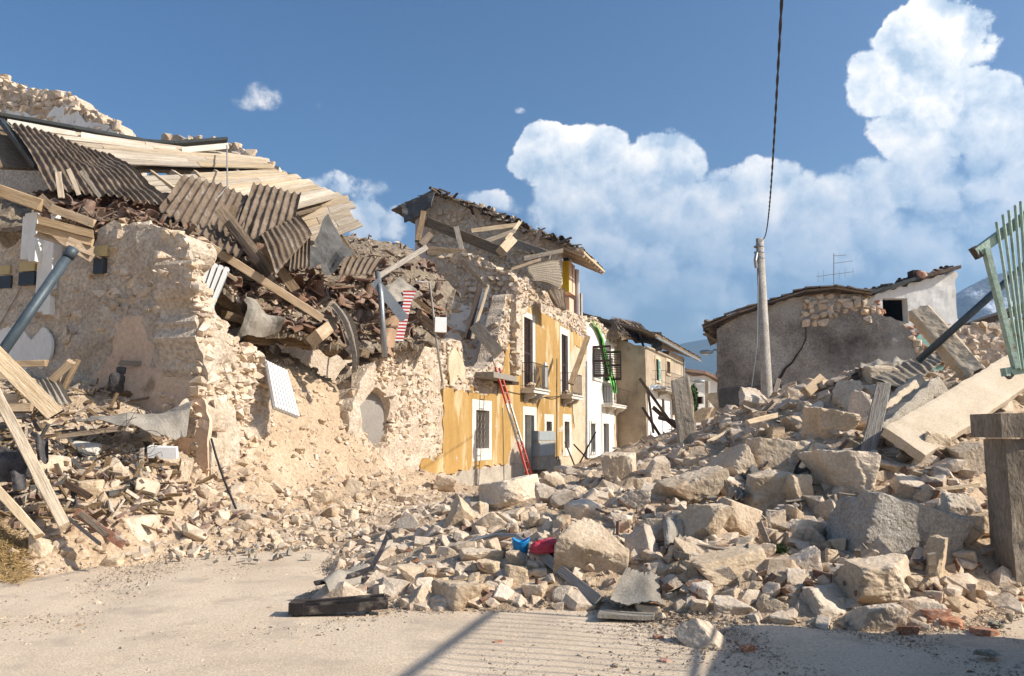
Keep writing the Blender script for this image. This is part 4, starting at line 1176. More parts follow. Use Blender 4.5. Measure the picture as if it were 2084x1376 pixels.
o = patch_px('torn_sheet', [(1322, 783, 46.5), (1358, 787, 50.5), (1362, 793, 50.0), (1320, 790, 46.0)], 'metal_grey', 'crumpled pale sheet draped over the tan house balcony edge', 'sheet', waves=5, amp=.08, rough=.15)
# small white house at the far end, and the lamps
FW = thing('white_house', 'low white house with shallow roof at the far end of the street', 'house', P(1430, 900, 62))
ff = Fr(P(1390, 800, 60)[:2], (1, .12), (-.12, 1))
wall('wall', ff, ff.poly([(1385, 930), (1385, 757), (1432, 764), (1480, 786), (1480, 930)]), 'white_plaster', FW, thick=.4, res=.5, amp=.01, holes=[rect(1413, 1432, 807, 822, fr=ff)], seed=51)
void_box(ff, rect(1413, 1432, 807, 822, fr=ff), FW, mat='brick')
q = ff.poly([(1383, 756), (1432, 762), (1484, 785)])
for (A, B) in ((q[0], q[1]), (q[1], q[2])):
    MB().hexa([ff.pt(A[0], -.5, A[1]), ff.pt(B[0], -.5, B[1]), ff.pt(B[0], 5, B[1]), ff.pt(A[0], 5, A[1]), ff.pt(A[0], -.5, A[1] + .22), ff.pt(B[0], -.5, B[1] + .22), ff.pt(B[0], 5, B[1] + .22), ff.pt(A[0], 5, A[1] + .22)]).build('roof', 'clay_tile', FW)
def street_lamp(base, tip, head_dir, label, s=1.0):
    t = thing('street_lamp', label, 'street lamp', base)
    a, b = Vector(base), Vector(tip); mid = (a + b) / 2 + Vector((0, 0, .18 * (b - a).length))
    MB().tube([a, a.lerp(mid, .6), mid, b], .035 * s, 6).build('arm', 'metal_grey', t)
    d = Vector(head_dir).normalized()
    MB().tube([b - d * .1 * s, b + d * .05 * s, b + d * .3 * s, b + d * .65 * s, b + d * .75 * s], [.05 * s, .11 * s, .15 * s, .12 * s, .03 * s], 8).build('lamp_head', 'metal_grey', t, smooth=True)
    MB().tube([b + d * .15 * s - Vector((0, 0, .09 * s)), b + d * .35 * s - Vector((0, 0, .13 * s)), b + d * .58 * s - Vector((0, 0, .09 * s))], [.05 * s, .1 * s, .05 * s], 8).build('lens', 'white_paint', t, smooth=True)
street_lamp(P(1389, 783, 56.5), P(1413, 777, 55.5), (1, 0, .05), 'street lamp with curved arm on the tan house corner', 1.0)
street_lamp(P(1461, 716, 27.4), P(1448, 717, 27.0), (-1, -.1, 0), 'street lamp on the left edge of the grey rendered house', .55)
o = MB().tube([P(1440, 830, 50), P(1440, 776, 50)], .16, 8).build('concrete_post', 'concrete'); tag(o, 'short grey post in front of the far white house', 'post')
def leaf_tree(name, label, base, h, rad, n, seed, cat='bush'):
    t = thing(name, label, cat, base); r = np.random.default_rng(seed); b = Vector(base)
    MB().tube([b, b + Vector((.1, 0, h * .45)), b + Vector((0, .1, h * .8))], [.12, .09, .03], 6).build('trunk', 'wood_old', t)
    d = r.normal(0, 1, (n, 3)); d /= np.linalg.norm(d, axis=1)[:, None]
    rr = r.uniform(.35, 1, n) ** .5 * (1 + .35 * fbm(d * 2.1 + seed, 3))
    c = d * rr[:, None] * np.array((rad, rad, h * .45)) + np.array((b.x, b.y, b.z + h * .58))
    a = r.normal(0, 1, (n, 3)); a /= np.linalg.norm(a, axis=1)[:, None]; e = np.cross(a, d); s = .16
    V = np.stack((c - a * s, c + e * s * .5, c + a * s, c - e * s * .5), 1).reshape(-1, 3)
    obj('crown', V, np.arange(n * 4).reshape(n, 4), 'foliage', t)
leaf_tree('cypress_tree', 'dark green cypress between the tan house and the far white house', P(1407, 860, 53), 2.6, .5, 1600, 4, 'tree')
# ================================================================== collapsed house on the left
c10 = CR(-10.0)
LH = thing('ruined_house', 'collapsed stone house with fallen plank roof on the left', 'house', c10.pt(2, 0, 0))
lw = c10.poly([(-420, 1200), (-420, 480), (-60, 470), (0, 478), (30, 470), (60, 480), (140, 500), (188, 520), (200, 470), (232, 452), (300, 462), (345, 470), (385, 482), (380, 520), (350, 548), (372, 600), (396, 650), (405, 740), (416, 800), (428, 900), (432, 1200)])
wall('cross_wall', c10, lw, 'mortar', LH, thick=.7, res=.11, amp=.06, seed=61, edge=.10)
masonry(c10, c10.poly([(200, 700), (190, 520), (205, 468), (232, 452), (300, 462), (345, 470), (385, 482), (378, 520), (350, 548), (372, 600), (390, 640), (330, 650), (260, 640), (230, 700)]), LH, size=(.24, .16), limit=170, seed=62, proud=-.015, fill=.6, vary=.5)
masonry(c10, c10.poly([(-140, 700), (-140, 495), (0, 478), (60, 482), (180, 520), (200, 640), (150, 700), (60, 690)]), LH, size=(.27, .18), limit=60, seed=63, proud=-.02, fill=.35)
wall('room_plaster', c10, c10.poly([(190, 1100), (160, 860), (195, 760), (225, 700), (235, 650), (265, 638), (300, 640), (335, 622), (365, 640), (392, 690), (402, 760), (414, 830), (425, 960), (428, 1100)]), 'room_plaster', LH, thick=.06, w0=-.05, res=.075, amp=.03, seed=64, edge=.16, freq=1.2)
wall('room_plaster', c10, c10.poly([(-300, 1000), (-300, 650), (-120, 700), (0, 640), (40, 660), (65, 690), (95, 660), (110, 690), (90, 735), (60, 750), (20, 1000)]), 'white_plaster', LH, thick=.05, w0=-.04, res=.09, amp=.01, seed=65, edge=.15)
# strips of wall tile left on the masonry
for (x0, x1, y0, y1, mt) in ((-40, 20, 542, 560, 'tile_yellow'), (-40, 22, 563, 588, 'tile_dark'), (40, 71, 532, 552, 'tile_yellow'), (38, 70, 554, 580, 'tile_dark'), (187, 218, 500, 522, 'tile_yellow'), (190, 210, 525, 556, 'tile_dark')):
    a = rect(x0, x1, y0, y1, -.07, c10); MB().fbox(c10, a[0], a[1], -.075, .02, a[2], a[3]).build('wall_tile', mt, LH)
for (x0, x1, y0, y1, w_, mt) in ((46, 74, 430, 532, -.30, 'white_plaster'), (76, 106, 436, 640, -.16, 'white_plaster')):
    a = rect(x0, x1, y0, y1, w_, c10)
    wall('wall_pier', c10, [(a[0], a[2]), (a[0], a[3] - .06), (a[0] + .1, a[3]), (a[1] - .08, a[3] - .02), (a[1], a[3] - .1), (a[1], a[2] + .05)], mt, LH, thick=.28, w0=w_, res=.05, amp=.008, jit=.15, relax=0, seed=66)
# end of the torn wall towards the street, and the stump of the front
ec = Fr(c10.pt(.02, 0, 0)[:2], FD, FI)
fs = FAC.poly([(398, 1060), (405, 640), (388, 560), (400, 500), (412, 560), (436, 630), (455, 668), (480, 690), (515, 708), (540, 730), (548, 790), (545, 830), (560, 880), (600, 930), (640, 985), (660, 1060)])
wall('front_wall', FAC, fs, 'mortar', LH, thick=.75, res=.10, amp=.14, seed=68, edge=.16, freq=2.4)
masonry(FAC, fs, LH, size=(.21, .115), limit=300, seed=69, proud=.03, depth=.24, fill=.72)
rubble_face(FAC, fs, LH, 1700, seed=201, thick=.75, rim=420, smax=.34)
rubble_face(c10, lw, LH, 420, seed=202, thick=.7, rim=520, smax=.24, sink=.5, keep=lambda u, z: z > 3.6)
# rubble masonry round the arched niche
nf = FAC.poly([(690, 1060), (700, 900), (712, 830), (722, 790), (735, 760), (760, 735), (790, 715), (830, 700), (862, 690), (897, 696), (897, 1060)])
nu0, nz0 = FAC.uv(735, 918); nu1, nz1 = FAC.uv(793, 800)
nh = []
for (y0_, y1_, x0_, x1_) in ((788, 796, 757, 776), (796, 804, 748, 785), (804, 814, 742, 789), (814, 822, 733, 791), (822, 834, 724, 792), (834, 852, 728, 792), (852, 885, 736, 792), (885, 902, 742, 788), (902, 916, 756, 780)):
    nh.append((FAC.uv(x0_, (y0_ + y1_) / 2)[0], FAC.uv(x1_, (y0_ + y1_) / 2)[0], FAC.uv(764, y1_)[1], FAC.uv(764, y0_)[1]))
wall('front_wall', FAC, nf, 'mortar', LH, thick=.6, res=.10, amp=.10, seed=71, edge=.12, holes=nh, freq=1.6, soft=True)
masonry(FAC, nf, LH, size=(.21, .13), limit=280, seed=72, proud=.0, fill=.62, holes=[(h[0] - .05, h[1] + .05, h[2] - .02, h[3] + .05) for h in nh], zmin=.3)
rubble_face(FAC, nf, LH, 1100, seed=203, thick=.6, rim=320, smax=.26, holes=nh)
wall('yellow_remnant', FAC, FAC.poly([(846, 962), (850, 940), (862, 934), (878, 938), (897, 920), (897, 962), (862, 966)]), 'yellow_plaster', LH, thick=.05, w0=-.09, res=.09, amp=.01, seed=73, edge=.15)
wall('plaster_remnant', FAC, FAC.poly([(912, 785), (906, 740), (915, 705), (932, 712), (944, 755), (938, 780), (925, 770)]), 'beige_plaster', LH, thick=.05, w0=-.1, res=.09, amp=.01, seed=74, edge=.15)
ncur = []
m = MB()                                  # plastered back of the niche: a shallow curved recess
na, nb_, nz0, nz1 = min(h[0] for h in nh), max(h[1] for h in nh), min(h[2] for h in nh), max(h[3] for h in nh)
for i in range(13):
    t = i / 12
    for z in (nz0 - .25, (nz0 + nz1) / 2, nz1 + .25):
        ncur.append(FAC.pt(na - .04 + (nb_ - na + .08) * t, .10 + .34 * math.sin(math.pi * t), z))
m.add(ncur, [(i * 3 + j, (i + 1) * 3 + j, (i + 1) * 3 + j + 1, i * 3 + j + 1) for i in range(12) for j in (0, 1)]).build('niche', 'niche_shade_plaster', LH, smooth=True)
# walls deeper in the house
rw = Fr(FAC.pt(0, 6.0, 0)[:2], FD, FI)
wall('rear_wall', rw, [(-10, -.1), (-10, 5.6), (-6, 6.0), (-3, 5.4), (2, 6.2), (7, 6.0), (7, -.1)], 'mortar', LH, thick=.5, res=.3, amp=.08, seed=59)
rubble_face(rw, [(-9.5, 2.2), (-9.5, 5.0), (-3.0, 5.0), (-3.0, 2.2)], LH, 600, seed=205)
masonry(rw, [(-9.5, 2.4), (-9.5, 5.0), (-3.5, 5.0), (-3.5, 2.4)], LH, size=(.3, .18), limit=200, seed=58, proud=.04)
c5 = CR(-6.2)
wall('inner_wall', c5, c5.poly([(-140, 560), (-140, 270), (100, 300), (360, 420), (470, 520), (470, 640), (200, 640)]), 'mortar', LH, thick=.5, res=.16, amp=.06, seed=75)
ct = CR(-4.5)
tw = ct.poly([(-420, 330), (-420, 120), (-60, 140), (0, 152), (22, 172), (62, 180), (130, 192), (163, 205), (168, 222), (215, 238), (245, 262), (262, 280), (262, 380), (-420, 380)])
wall('top_wall', ct, tw, 'mortar', LH, thick=.6, res=.13, amp=.06, seed=76, edge=.15)
masonry(ct, tw, LH, size=(.30, .19), limit=240, seed=77, proud=.05, visible=lambda u, z: z > 8.5)
rubble_face(ct, tw, LH, 500, seed=204, rim=160, keep=lambda u, z: z > 8.5)
wall('top_wall_plaster', ct, ct.poly([(-160, 300), (-160, 215), (0, 222), (50, 228), (70, 240), (95, 236), (110, 215), (160, 222), (168, 245), (205, 248), (240, 268), (250, 300)]), 'white_plaster', LH, thick=.05, w0=-.06, res=.1, amp=.01, seed=78, edge=.2)
cq = CR(-1.2)
tw2 = cq.poly([(330, 330), (330, 275), (470, 290), (540, 330), (600, 360), (600, 420), (330, 420)])
wall('top_wall', cq, tw2, 'mortar', LH, thick=.6, res=.13, amp=.06, seed=79, edge=.15)
masonry(cq, tw2, LH, size=(.34, .22), limit=80, seed=80, proud=.05)

# roof: plank decks on rafters
def deck(parent, c, n, mat='wood_pale', th=.03, gap=.004, seed=0, miss=()):
    TL, TR, BR, BL = [P(*q) for q in c]; r = np.random.default_rng(seed)
    for k in range(n):
        if k in miss: continue
        a0 = TL.lerp(BL, (k + .5) / n); a1 = TR.lerp(BR, (k + .5) / n)
        wd = ((TL - BL).length + (TR - BR).length) / 2 / n
        nr = (TR - TL).cross(BL - TL).normalized()
        if nr.z < 0: nr = -nr
        dx = (a1 - a0).normalized()
        # each course is two or three boards long
        cuts = sorted([0, 1] + [float(r.uniform(.25, .75))])
        for t0, t1 in zip(cuts[:-1], cuts[1:]):
            b0 = a0.lerp(a1, t0) + dx * (.004 + (r.uniform(-.12, .1) if t0 == 0 else 0)) + nr * r.normal(0, .006); b1 = a0.lerp(a1, t1) + dx * (r.uniform(-.1, .25) if t1 == 1 else -.004) + nr * r.normal(0, .006)
            timber('plank', b0, b1, wd - gap, th, mat, parent, up=nr, seed=int(r.integers(0, 9999)), split=.02, rough=.006)
RF = patch_px('roof', [(8, 262, 17.3), (535, 332, 20.1), (548, 352, 19.6), (60, 340, 16.2)], 'wood_old', parent=LH, nu=6, nv=4, thick=.08, rough=.02)
patch_px('added_shade_roof', [(-420, 190, 15.0), (10, 258, 17.3), (62, 342, 16.2), (-420, 330, 13.6)], 'wood_old', parent=RF, nu=6, nv=4, thick=.06, rough=.02)  # added roof piece left of the view, keeps sky light off the inner wall
deck(RF, [(8, 248, 17.1), (533, 324, 19.9), (545, 341, 19.3), (60, 330, 16.0)], 6, seed=1)
RG = patch_px('lower_roof', [(295, 372, 16.95), (565, 358, 19.3), (690, 410, 19.1), (405, 488, 15.8)], 'wood_old', parent=LH, nu=6, nv=4, thick=.08, rough=.02)
deck(RG, [(284, 358, 16.7), (562, 347, 19.1), (692, 400, 19.0), (400, 480, 15.6)], 10, seed=2)
deck(RG, [(600, 420, 18.6), (702, 400, 18.9), (724, 464, 18.3), (612, 508, 17.8)], 5, seed=3)
for k in range(7):
    t = k / 6
    a = P(265 + 260 * t, 332, 16.6 + 2.6 * t) - Vector((0, 0, .22)); b = P(320 + 270 * t, 365, 16.2 + 2.6 * t) - Vector((0, 0, .30))
    timber('rafter', a, b, .10, .12, 'wood_pale', RF)
m = MB(); fl = [(0, 236, 17.25), (150, 262, 17.9), (300, 290, 18.7), (355, 293, 18.95), (462, 285, 19.5)]
for q0, q1 in zip(fl[:-1], fl[1:]): m.bar(P(*q0), P(*q1), .30, .07)
m.build('ridge_flashing', 'metal_dark', RF)
m = MB()
for q0, q1 in zip(fl[:-1], fl[1:]): m.bar(P(q0[0] + 15, q0[1] + 13, q0[2] - .25), P(q1[0] + 3, q1[1] + 12, q1[2] - .25), .05, .14)
m.build('ridge_board', 'white_stone', RF)
MB().tube([P(462, 296, 19.0), P(463, 380, 16.6), P(405, 445, 15.6)], .018, 5).build('cable', 'aluminium', RF)
MB().bar(P(2, 245, 16.9), P(75, 340, 15.4), .12, .1).build('verge_trim', 'metal_dark', RF)
# roofing sheets that slid down
patch_px('roof_sheet', [(15, 250, 16.85), (222, 313, 17.0), (348, 418, 15.2), (98, 382, 14.8)], 'roof_sheet', 'long brown corrugated roofing sheet lying steep at the far left of the roof', 'roofing sheet', waves=15, amp=.035, nv=36, bend=.1, steps=9, rough=.05, seed=1)
patch_px('roof_sheet', [(376, 357, 16.3), (530, 404, 17.0), (488, 528, 15.0), (322, 428, 14.9)], 'roof_sheet', 'brown corrugated roofing sheet with tile pattern hanging below the lower planks', 'roofing sheet', waves=11, amp=.04, nv=35, bend=.06, steps=7, rough=.05, seed=2)
patch_px('roof_sheet', [(516, 373, 17.0), (613, 394, 17.3), (588, 500, 15.9), (478, 480, 15.6)], 'roof_sheet', 'brown corrugated roofing sheet overlapping the hanging one, its top edge highest', 'roofing sheet', waves=7, amp=.04, nv=30, bend=.05, steps=6, rough=.05, seed=3)
patch_px('roof_sheet', [(530, 476, 15.7), (606, 436, 16.5), (634, 478, 16.3), (560, 560, 15.3)], 'roof_sheet', 'upright brown corrugated sheet standing on the tiles below the roof planks', 'roofing sheet', waves=8, amp=.03, nv=12, bend=.05, rough=.05, seed=4)
patch_px('roof_sheet', [(600, 448, 16.6), (632, 476, 16.5), (630, 545, 16.0), (588, 552, 15.7)], 'roof_sheet', 'narrow grey-brown corrugated sheet beside the dark folded felt', 'roofing sheet', waves=5, amp=.03, nv=10, rough=.04, seed=5)
patch_px('felt_sheet', [(640, 495, 17.2), (668, 436, 17.8), (722, 520, 17.6), (660, 560, 16.6)], 'felt_dark', 'dark grey roofing felt folded into a peak right of the sheets', 'roofing felt', bend=-.25, rough=.12, seed=6)
patch_px('felt_sheet', [(628, 488, 16.9), (652, 500, 17.0), (665, 530, 16.6), (630, 545, 16.3)], 'felt_dark', 'small dark felt flap left of the folded felt peak', 'roofing felt', rough=.1, seed=7)
patch_px('roof_sheet', [(705, 520, 18.2), (780, 530, 18.6), (760, 556, 17.8), (690, 556, 17.4)], 'roof_sheet', 'flat brown corrugated sheet lying right of the dark felt peak', 'roofing sheet', waves=6, amp=.03, nv=8, rough=.08, seed=8)

# ------------------------------------------------------------------ heap of roof debris over the broken floor
DP = np.array([tuple(P(*c)) for c in [(120, 450, 14.3), (40, 440, 14.6), (-60, 430, 14.8), (200, 445, 14.4), (300, 452, 14.6), (395, 487, 14.9), (300, 425, 16), (200, 400, 16), (420, 560, 15.3), (500, 625, 16.0), (560, 665, 16.4), (640, 690, 17.0), (720, 700, 18.0),
      (800, 690, 19.4), (880, 690, 20.8), (560, 565, 17.2), (640, 590, 18.2), (750, 590, 19.8), (850, 580, 21.8), (900, 640, 22.2), (700, 560, 20), (500, 490, 17.2), (600, 545, 18.8), (420, 440, 17.4), (800, 530, 22.6), (835, 500, 24), (930, 600, 24.5), (480, 560, 16.2), (450, 500, 16.0)]])
_dd = np.linalg.norm(DP[:, None, :2] - DP[None, :, :2], axis=2)
_dw = np.linalg.solve(np.block([[_dd + np.eye(len(DP)) * .05, np.ones((len(DP), 1))], [np.ones((1, len(DP))), np.zeros((1, 1))]]), np.append(DP[:, 2], 0))
def HD(x, y):
    q = np.column_stack((np.atleast_1d(x), np.atleast_1d(y)))
    z = np.linalg.norm(q[:, None, :] - DP[None, :, :2], axis=2) @ _dw[:-1] + _dw[-1]
    return z + fbm(np.column_stack((q * 1.3, np.zeros(len(q)))), 5, .6) * .16
DPOLY = [tuple(P(*c)[:2]) for c in [(-140, 430, 14.5), (40, 440, 14.2), (200, 445, 14.05), (300, 452, 14.2), (392, 487, 14.55), (430, 580, 15.1), (500, 630, 15.7), (640, 695, 16.7), (720, 705, 17.7), (800, 695, 19.1), (890, 695, 20.6)]] + [tuple(P(935, 600, 25)[:2]), tuple(P(800, 480, 27)[:2]), tuple(P(500, 420, 22)[:2]), tuple(P(200, 400, 18)[:2]), tuple(P(-140, 400, 17)[:2])]
gx, gy = np.meshgrid(np.arange(-14, 0, .12), np.arange(12, 28, .12), indexing='ij')
zt = HD(gx.ravel(), gy.ravel()); bt = zt - .55 - np.abs(fbm(np.column_stack((gx.ravel() * 1.7, gy.ravel() * 1.7, np.ones(gx.size))), 3)) * .35
_pp = np.array(DPOLY); _ed = np.full(gx.size, 9.0)
for _a, _b in zip(_pp, np.roll(_pp, -1, 0)):
    _t = np.clip(((gx.ravel() - _a[0]) * (_b - _a)[0] + (gy.ravel() - _a[1]) * (_b - _a)[1]) / ((_b - _a) @ (_b - _a)), 0, 1)
    _ed = np.minimum(_ed, np.hypot(gx.ravel() - _a[0] - _t * (_b - _a)[0], gy.ravel() - _a[1] - _t * (_b - _a)[1]))
bt = zt - (zt - bt) * np.clip(_ed / .55, .08, 1)
zt = zt - np.clip(.5 - _ed, 0, .5) * .35 + fbm(np.column_stack((gx.ravel() * 3.3, gy.ravel() * 3.3, np.ones(gx.size))), 3) * .07
nY = gx.shape[1]; ci, cj = np.meshgrid(np.arange(gx.shape[0] - 1), np.arange(nY - 1), indexing='ij')
cc = inpoly(gx[:-1, :-1] + .06, gy[:-1, :-1] + .06, DPOLY)
V, F, mp = [], [], {}
def dvid(i, j, b):
    if (i, j, b) not in mp:
        k = i * nY + j; mp[(i, j, b)] = len(V); V.append((gx[i, j], gy[i, j], bt[k] if b else zt[k]))
    return mp[(i, j, b)]
for i in range(cc.shape[0]):
    for j in range(cc.shape[1]):
        if not cc[i, j]: continue
        F.append((dvid(i, j, 0), dvid(i + 1, j, 0), dvid(i + 1, j + 1, 0), dvid(i, j + 1, 0))); F.append((dvid(i, j + 1, 1), dvid(i + 1, j + 1, 1), dvid(i + 1, j, 1), dvid(i, j, 1)))
        for a, b, c0, d0_, e0, g0 in ((i - 1, j, i, j, i, j + 1), (i + 1, j, i + 1, j + 1, i + 1, j), (i, j - 1, i + 1, j, i, j), (i, j + 1, i, j + 1, i + 1, j + 1)):
            if not (0 <= a < cc.shape[0] and 0 <= b < cc.shape[1] and cc[a, b]):
                F.append((dvid(c0, d0_, 0), dvid(e0, g0, 0), dvid(e0, g0, 1), dvid(c0, d0_, 1)))
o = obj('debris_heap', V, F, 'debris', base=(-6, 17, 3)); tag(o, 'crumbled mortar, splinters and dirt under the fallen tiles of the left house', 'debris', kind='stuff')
def dhit(px, py, y0=13.5, y1=27.0):
    a, b = ray(px, py); Y = np.arange(y0, y1, .05); z = CAMZ + b * Y; h = HD(a * Y, Y)
    ins = inpoly(a * Y, Y, DPOLY); k = np.argmax((z < h) & ins)
    if not ((z < h) & ins).any(): return None
    return Vector((a * Y[k], Y[k], h[k]))

# fallen clay tiles, each one lying loose
TLM = [('the steep roofing sheet', 215, 400), ('the plank bundle', 150, 440), ('the tilted board', 470, 500), ('the longest slanting beam', 560, 590), ('the square beam end', 665, 650), ('the dangling sheet strip', 690, 640), ('the metal post', 775, 610), ('the flat corrugated sheet', 735, 545), ('the striped sign', 828, 640), ('the torn wall top', 330, 455), ('the white pipe', 880, 620)]
TB = {}
r = np.random.default_rng(44); cnt = 0
TZONE = [(90, 400, 290, 470, 75), (270, 420, 400, 520, 35), (430, 520, 640, 640, 45), (600, 540, 900, 690, 115), (480, 600, 720, 700, 25)]
for (x0, y0, x1, y1, n) in TZONE:
    for k in range(n):
        px, py = r.uniform(x0, x1), r.uniform(y0, y1)
        p = dhit(px, py)
        if p is None: continue
        M = rmat(p + Vector((0, 0, r.uniform(.02, .13))), (r.normal(0, .55), r.normal(-.1, .5), r.uniform(0, 6.28)), np.array((r.uniform(.8, 1.25),) * 3) * 1.12)
        o = inst('roof_tile', TILES[int(r.integers(0, 6))], M)
        _, ph, x_, y_ = min(((px - x_) ** 2 + (py - y_) ** 2, ph, x_, y_) for ph, x_, y_ in TLM); dx_, dy_ = px - x_, py - y_
        rel = ('right of' if dx_ > 0 else 'left of') if abs(dx_) > abs(dy_) else ('below' if dy_ > 0 else 'above')
        TB.setdefault((ph, rel), []).append((dx_ * dx_ + dy_ * dy_, cnt, o)); cnt += 1
        tag(o, 'clay tile', 'roof tile', 'loose clay tiles on the fallen roof heap')
ORD = ['nearest', 'second nearest', 'third nearest', 'fourth nearest', 'fifth nearest', 'sixth nearest', 'seventh nearest', 'eighth nearest', 'ninth nearest', 'tenth nearest'] + ['%dth nearest' % k for k in range(11, 90)]
for (ph, rel), lst in TB.items():
    for q, (_, _, o) in enumerate(sorted(lst)): o['label'] = 'loose curved clay tile, %s %s %s' % (ORD[q], rel, ph)
# loose smaller splinters: uncountable
def splinters(name, n, x0, y0, x1, y1, mat, seed, label, fn=dhit, ln=(.12, .5)):
    r = np.random.default_rng(seed); m = MB()
    for k in range(n):
        p = fn(r.uniform(x0, x1), r.uniform(y0, y1))
        if p is None: continue
        d = Vector((r.normal(0, 1), r.normal(0, 1), r.normal(0, .5))).normalized() * r.uniform(*ln)
        m.bar(p + Vector((0, 0, .04)) - d / 2, p + Vector((0, 0, .06)) + d / 2, r.uniform(.02, .09), r.uniform(.01, .03), up=(r.normal(), r.normal(), 1))
    o = m.build(name, mat); tag(o, label, 'splinters', kind='stuff'); return o
splinters('wood_splinters', 260, 100, 420, 900, 700, 'wood_old', 5, 'old brown wood splinters strewn over the tile heap', ln=(.15, .7))
splinters('tile_shards', 700, 100, 400, 900, 700, 'clay_tile', 6, 'small reddish brown tile shards strewn over the tile heap', ln=(.08, .28))
r = np.random.default_rng(45)
pos = [dhit(r.uniform(100, 900), r.uniform(400, 700)) for _ in range(1500)]
pos = np.array([tuple(p) for p in pos if p is not None])
swarm('small_rubble', pos, .05 / np.power(r.uniform(.03, 1, len(pos)), .45), 'masonry', None, sub=2, seed=4, label='small pale stones scattered over the tile heap of the left house', cat='rubble')

# timbers of the fallen roof and floor: (a, b, width px, thickness, material, label)
T3 = [((470, 660, 15.8), (540, 640, 17.6), 20, .2, 'wood_dark', 'dark joist end under the humped grey felt'),
      ((560, 712, 16.2), (600, 676, 18.0), 18, .2, 'wood_dark', 'dark joist end left of the square sawn beam end'),
      ((700, 722, 17.2), (735, 690, 18.8), 17, .2, 'wood_dark', 'dark joist end right of the dangling sheet strip'),
      ((455, 640, 15.3), (745, 722, 18.2), 16, .2, 'wood_old', 'long dark brown floor beam running under the whole tile heap'),
      ((405, 488, 14.8), (655, 648, 16.6), 17, .14, 'wood_new', 'longest light brown beam slanting down across the tile heap'),
      ((398, 512, 14.9), (480, 570, 15.3), 8, .08, 'wood_new', 'thin light brown lath beside the longest slanting beam'),
      ((447, 425, 15.0), (552, 562, 15.9), 26, .05, 'wood_old', 'wide dark board tilted up against the hanging roofing sheet'),
      ((462, 452, 15.0), (575, 600, 16.0), 14, .12, 'wood_dark', 'dark beam tucked under the wide tilted board'),
      ((476, 420, 15.3), (470, 470, 15.2), 12, .04, 'wood_old', 'short board end sticking up beside the tilted board'),
      ((540, 505, 15.6), (600, 590, 16.2), 20, .06, 'wood_old', 'brown curled board at the foot of the corrugated sheets'),
      ((0, 388, 13.9), (85, 418, 14.0), 26, .2, 'wood_new', 'thick weathered log end at the left edge below the steep roofing sheet'),
      ((80, 400, 14.0), (120, 435, 14.1), 18, .05, 'wood_old', 'short dark board leaning left of the tile heap'),
      ((105, 425, 13.8), (190, 455, 13.9), 18, .06, 'wood_new', 'orange brown plank on top of the plank bundle'),
      ((118, 350, 14.5), (125, 400, 14.4), 12, .04, 'wood_pale', 'upright pale plank end left of the dark tile heap'),
      ((140, 345, 14.5), (160, 395, 14.5), 9, .04, 'wood_pale', 'upright thin plank right of the pale plank end'),
      ((165, 350, 14.6), (205, 400, 14.6), 8, .04, 'wood_grey', 'grey lath leaning on the steep roofing sheet'),
      ((640, 690, 15.8), (672, 664, 17.2), 26, .28, 'wood_new', 'square sawn beam end poking out towards the street'),
      ((500, 690, 16.0), (628, 700, 16.9), 18, .16, 'wood_old', 'horizontal beam along the lower edge of the tile heap'),
      ((690, 480, 18.3), (735, 545, 18.6), 12, .08, 'wood_old', 'brown board leaning right of the folded felt'),
      ((868, 503, 21.5), (760, 570, 20.0), 11, .08, 'wood_grey', 'pale split beam slanting up to the right behind the bent metal post'),
      ((600, 620, 16.6), (690, 655, 17.2), 9, .06, 'wood_grey', 'grey lath lying flat across the reddish tiles'),
      ((800, 570, 20.5), (905, 660, 21.3), 10, .08, 'wood_old', 'brown batten slanting down towards the ochre house'),
      ((940, 530, 27.0), (990, 585, 26.5), 8, .1, 'wood_old', 'brown stick leaning on the shaded cross wall'),
      ((978, 578, 27.5), (950, 690, 26.0), 12, .1, 'wood_dark', 'dark beam leaning on the whitewashed corner of the cross wall'),
      ((993, 582, 27.3), (962, 690, 25.8), 6, .06, 'wood_pale', 'thin pale lath beside the dark leaning beam'),
      ((965, 660, 25.0), (1015, 720, 24.0), 26, .06, 'wood_grey', 'grey slab of boards hanging over the torn corner of the ochre house'),
      ((845, 640, 20.5), (905, 680, 21.0), 20, .05, 'wood_dark', 'dark board behind the thin drain pipe')]
for a, b, wp, th, mt, lb in T3: timber_px('beam' if 'beam' in lb or 'log' in lb else 'board', a, b, wp, th, mt, lb, 'beam' if 'beam' in lb or 'log' in lb else 'board')
PB = thing('plank_bundle', 'bundle of orange-brown planks jutting out beside the white wall pier', 'planks', P(130, 490, 13.6))
for k, (x0, y0, x1, y1, wp) in enumerate(((78, 448, 190, 476, 16), (74, 462, 188, 492, 15), (74, 476, 140, 496, 14), (138, 492, 190, 512, 20), (150, 505, 185, 525, 18))):
    timber_px('plank', (x0, y0, 13.25 + .06 * k), (x1, y1, 13.55 + .06 * k), wp, .05, 'wood_new', parent=PB)
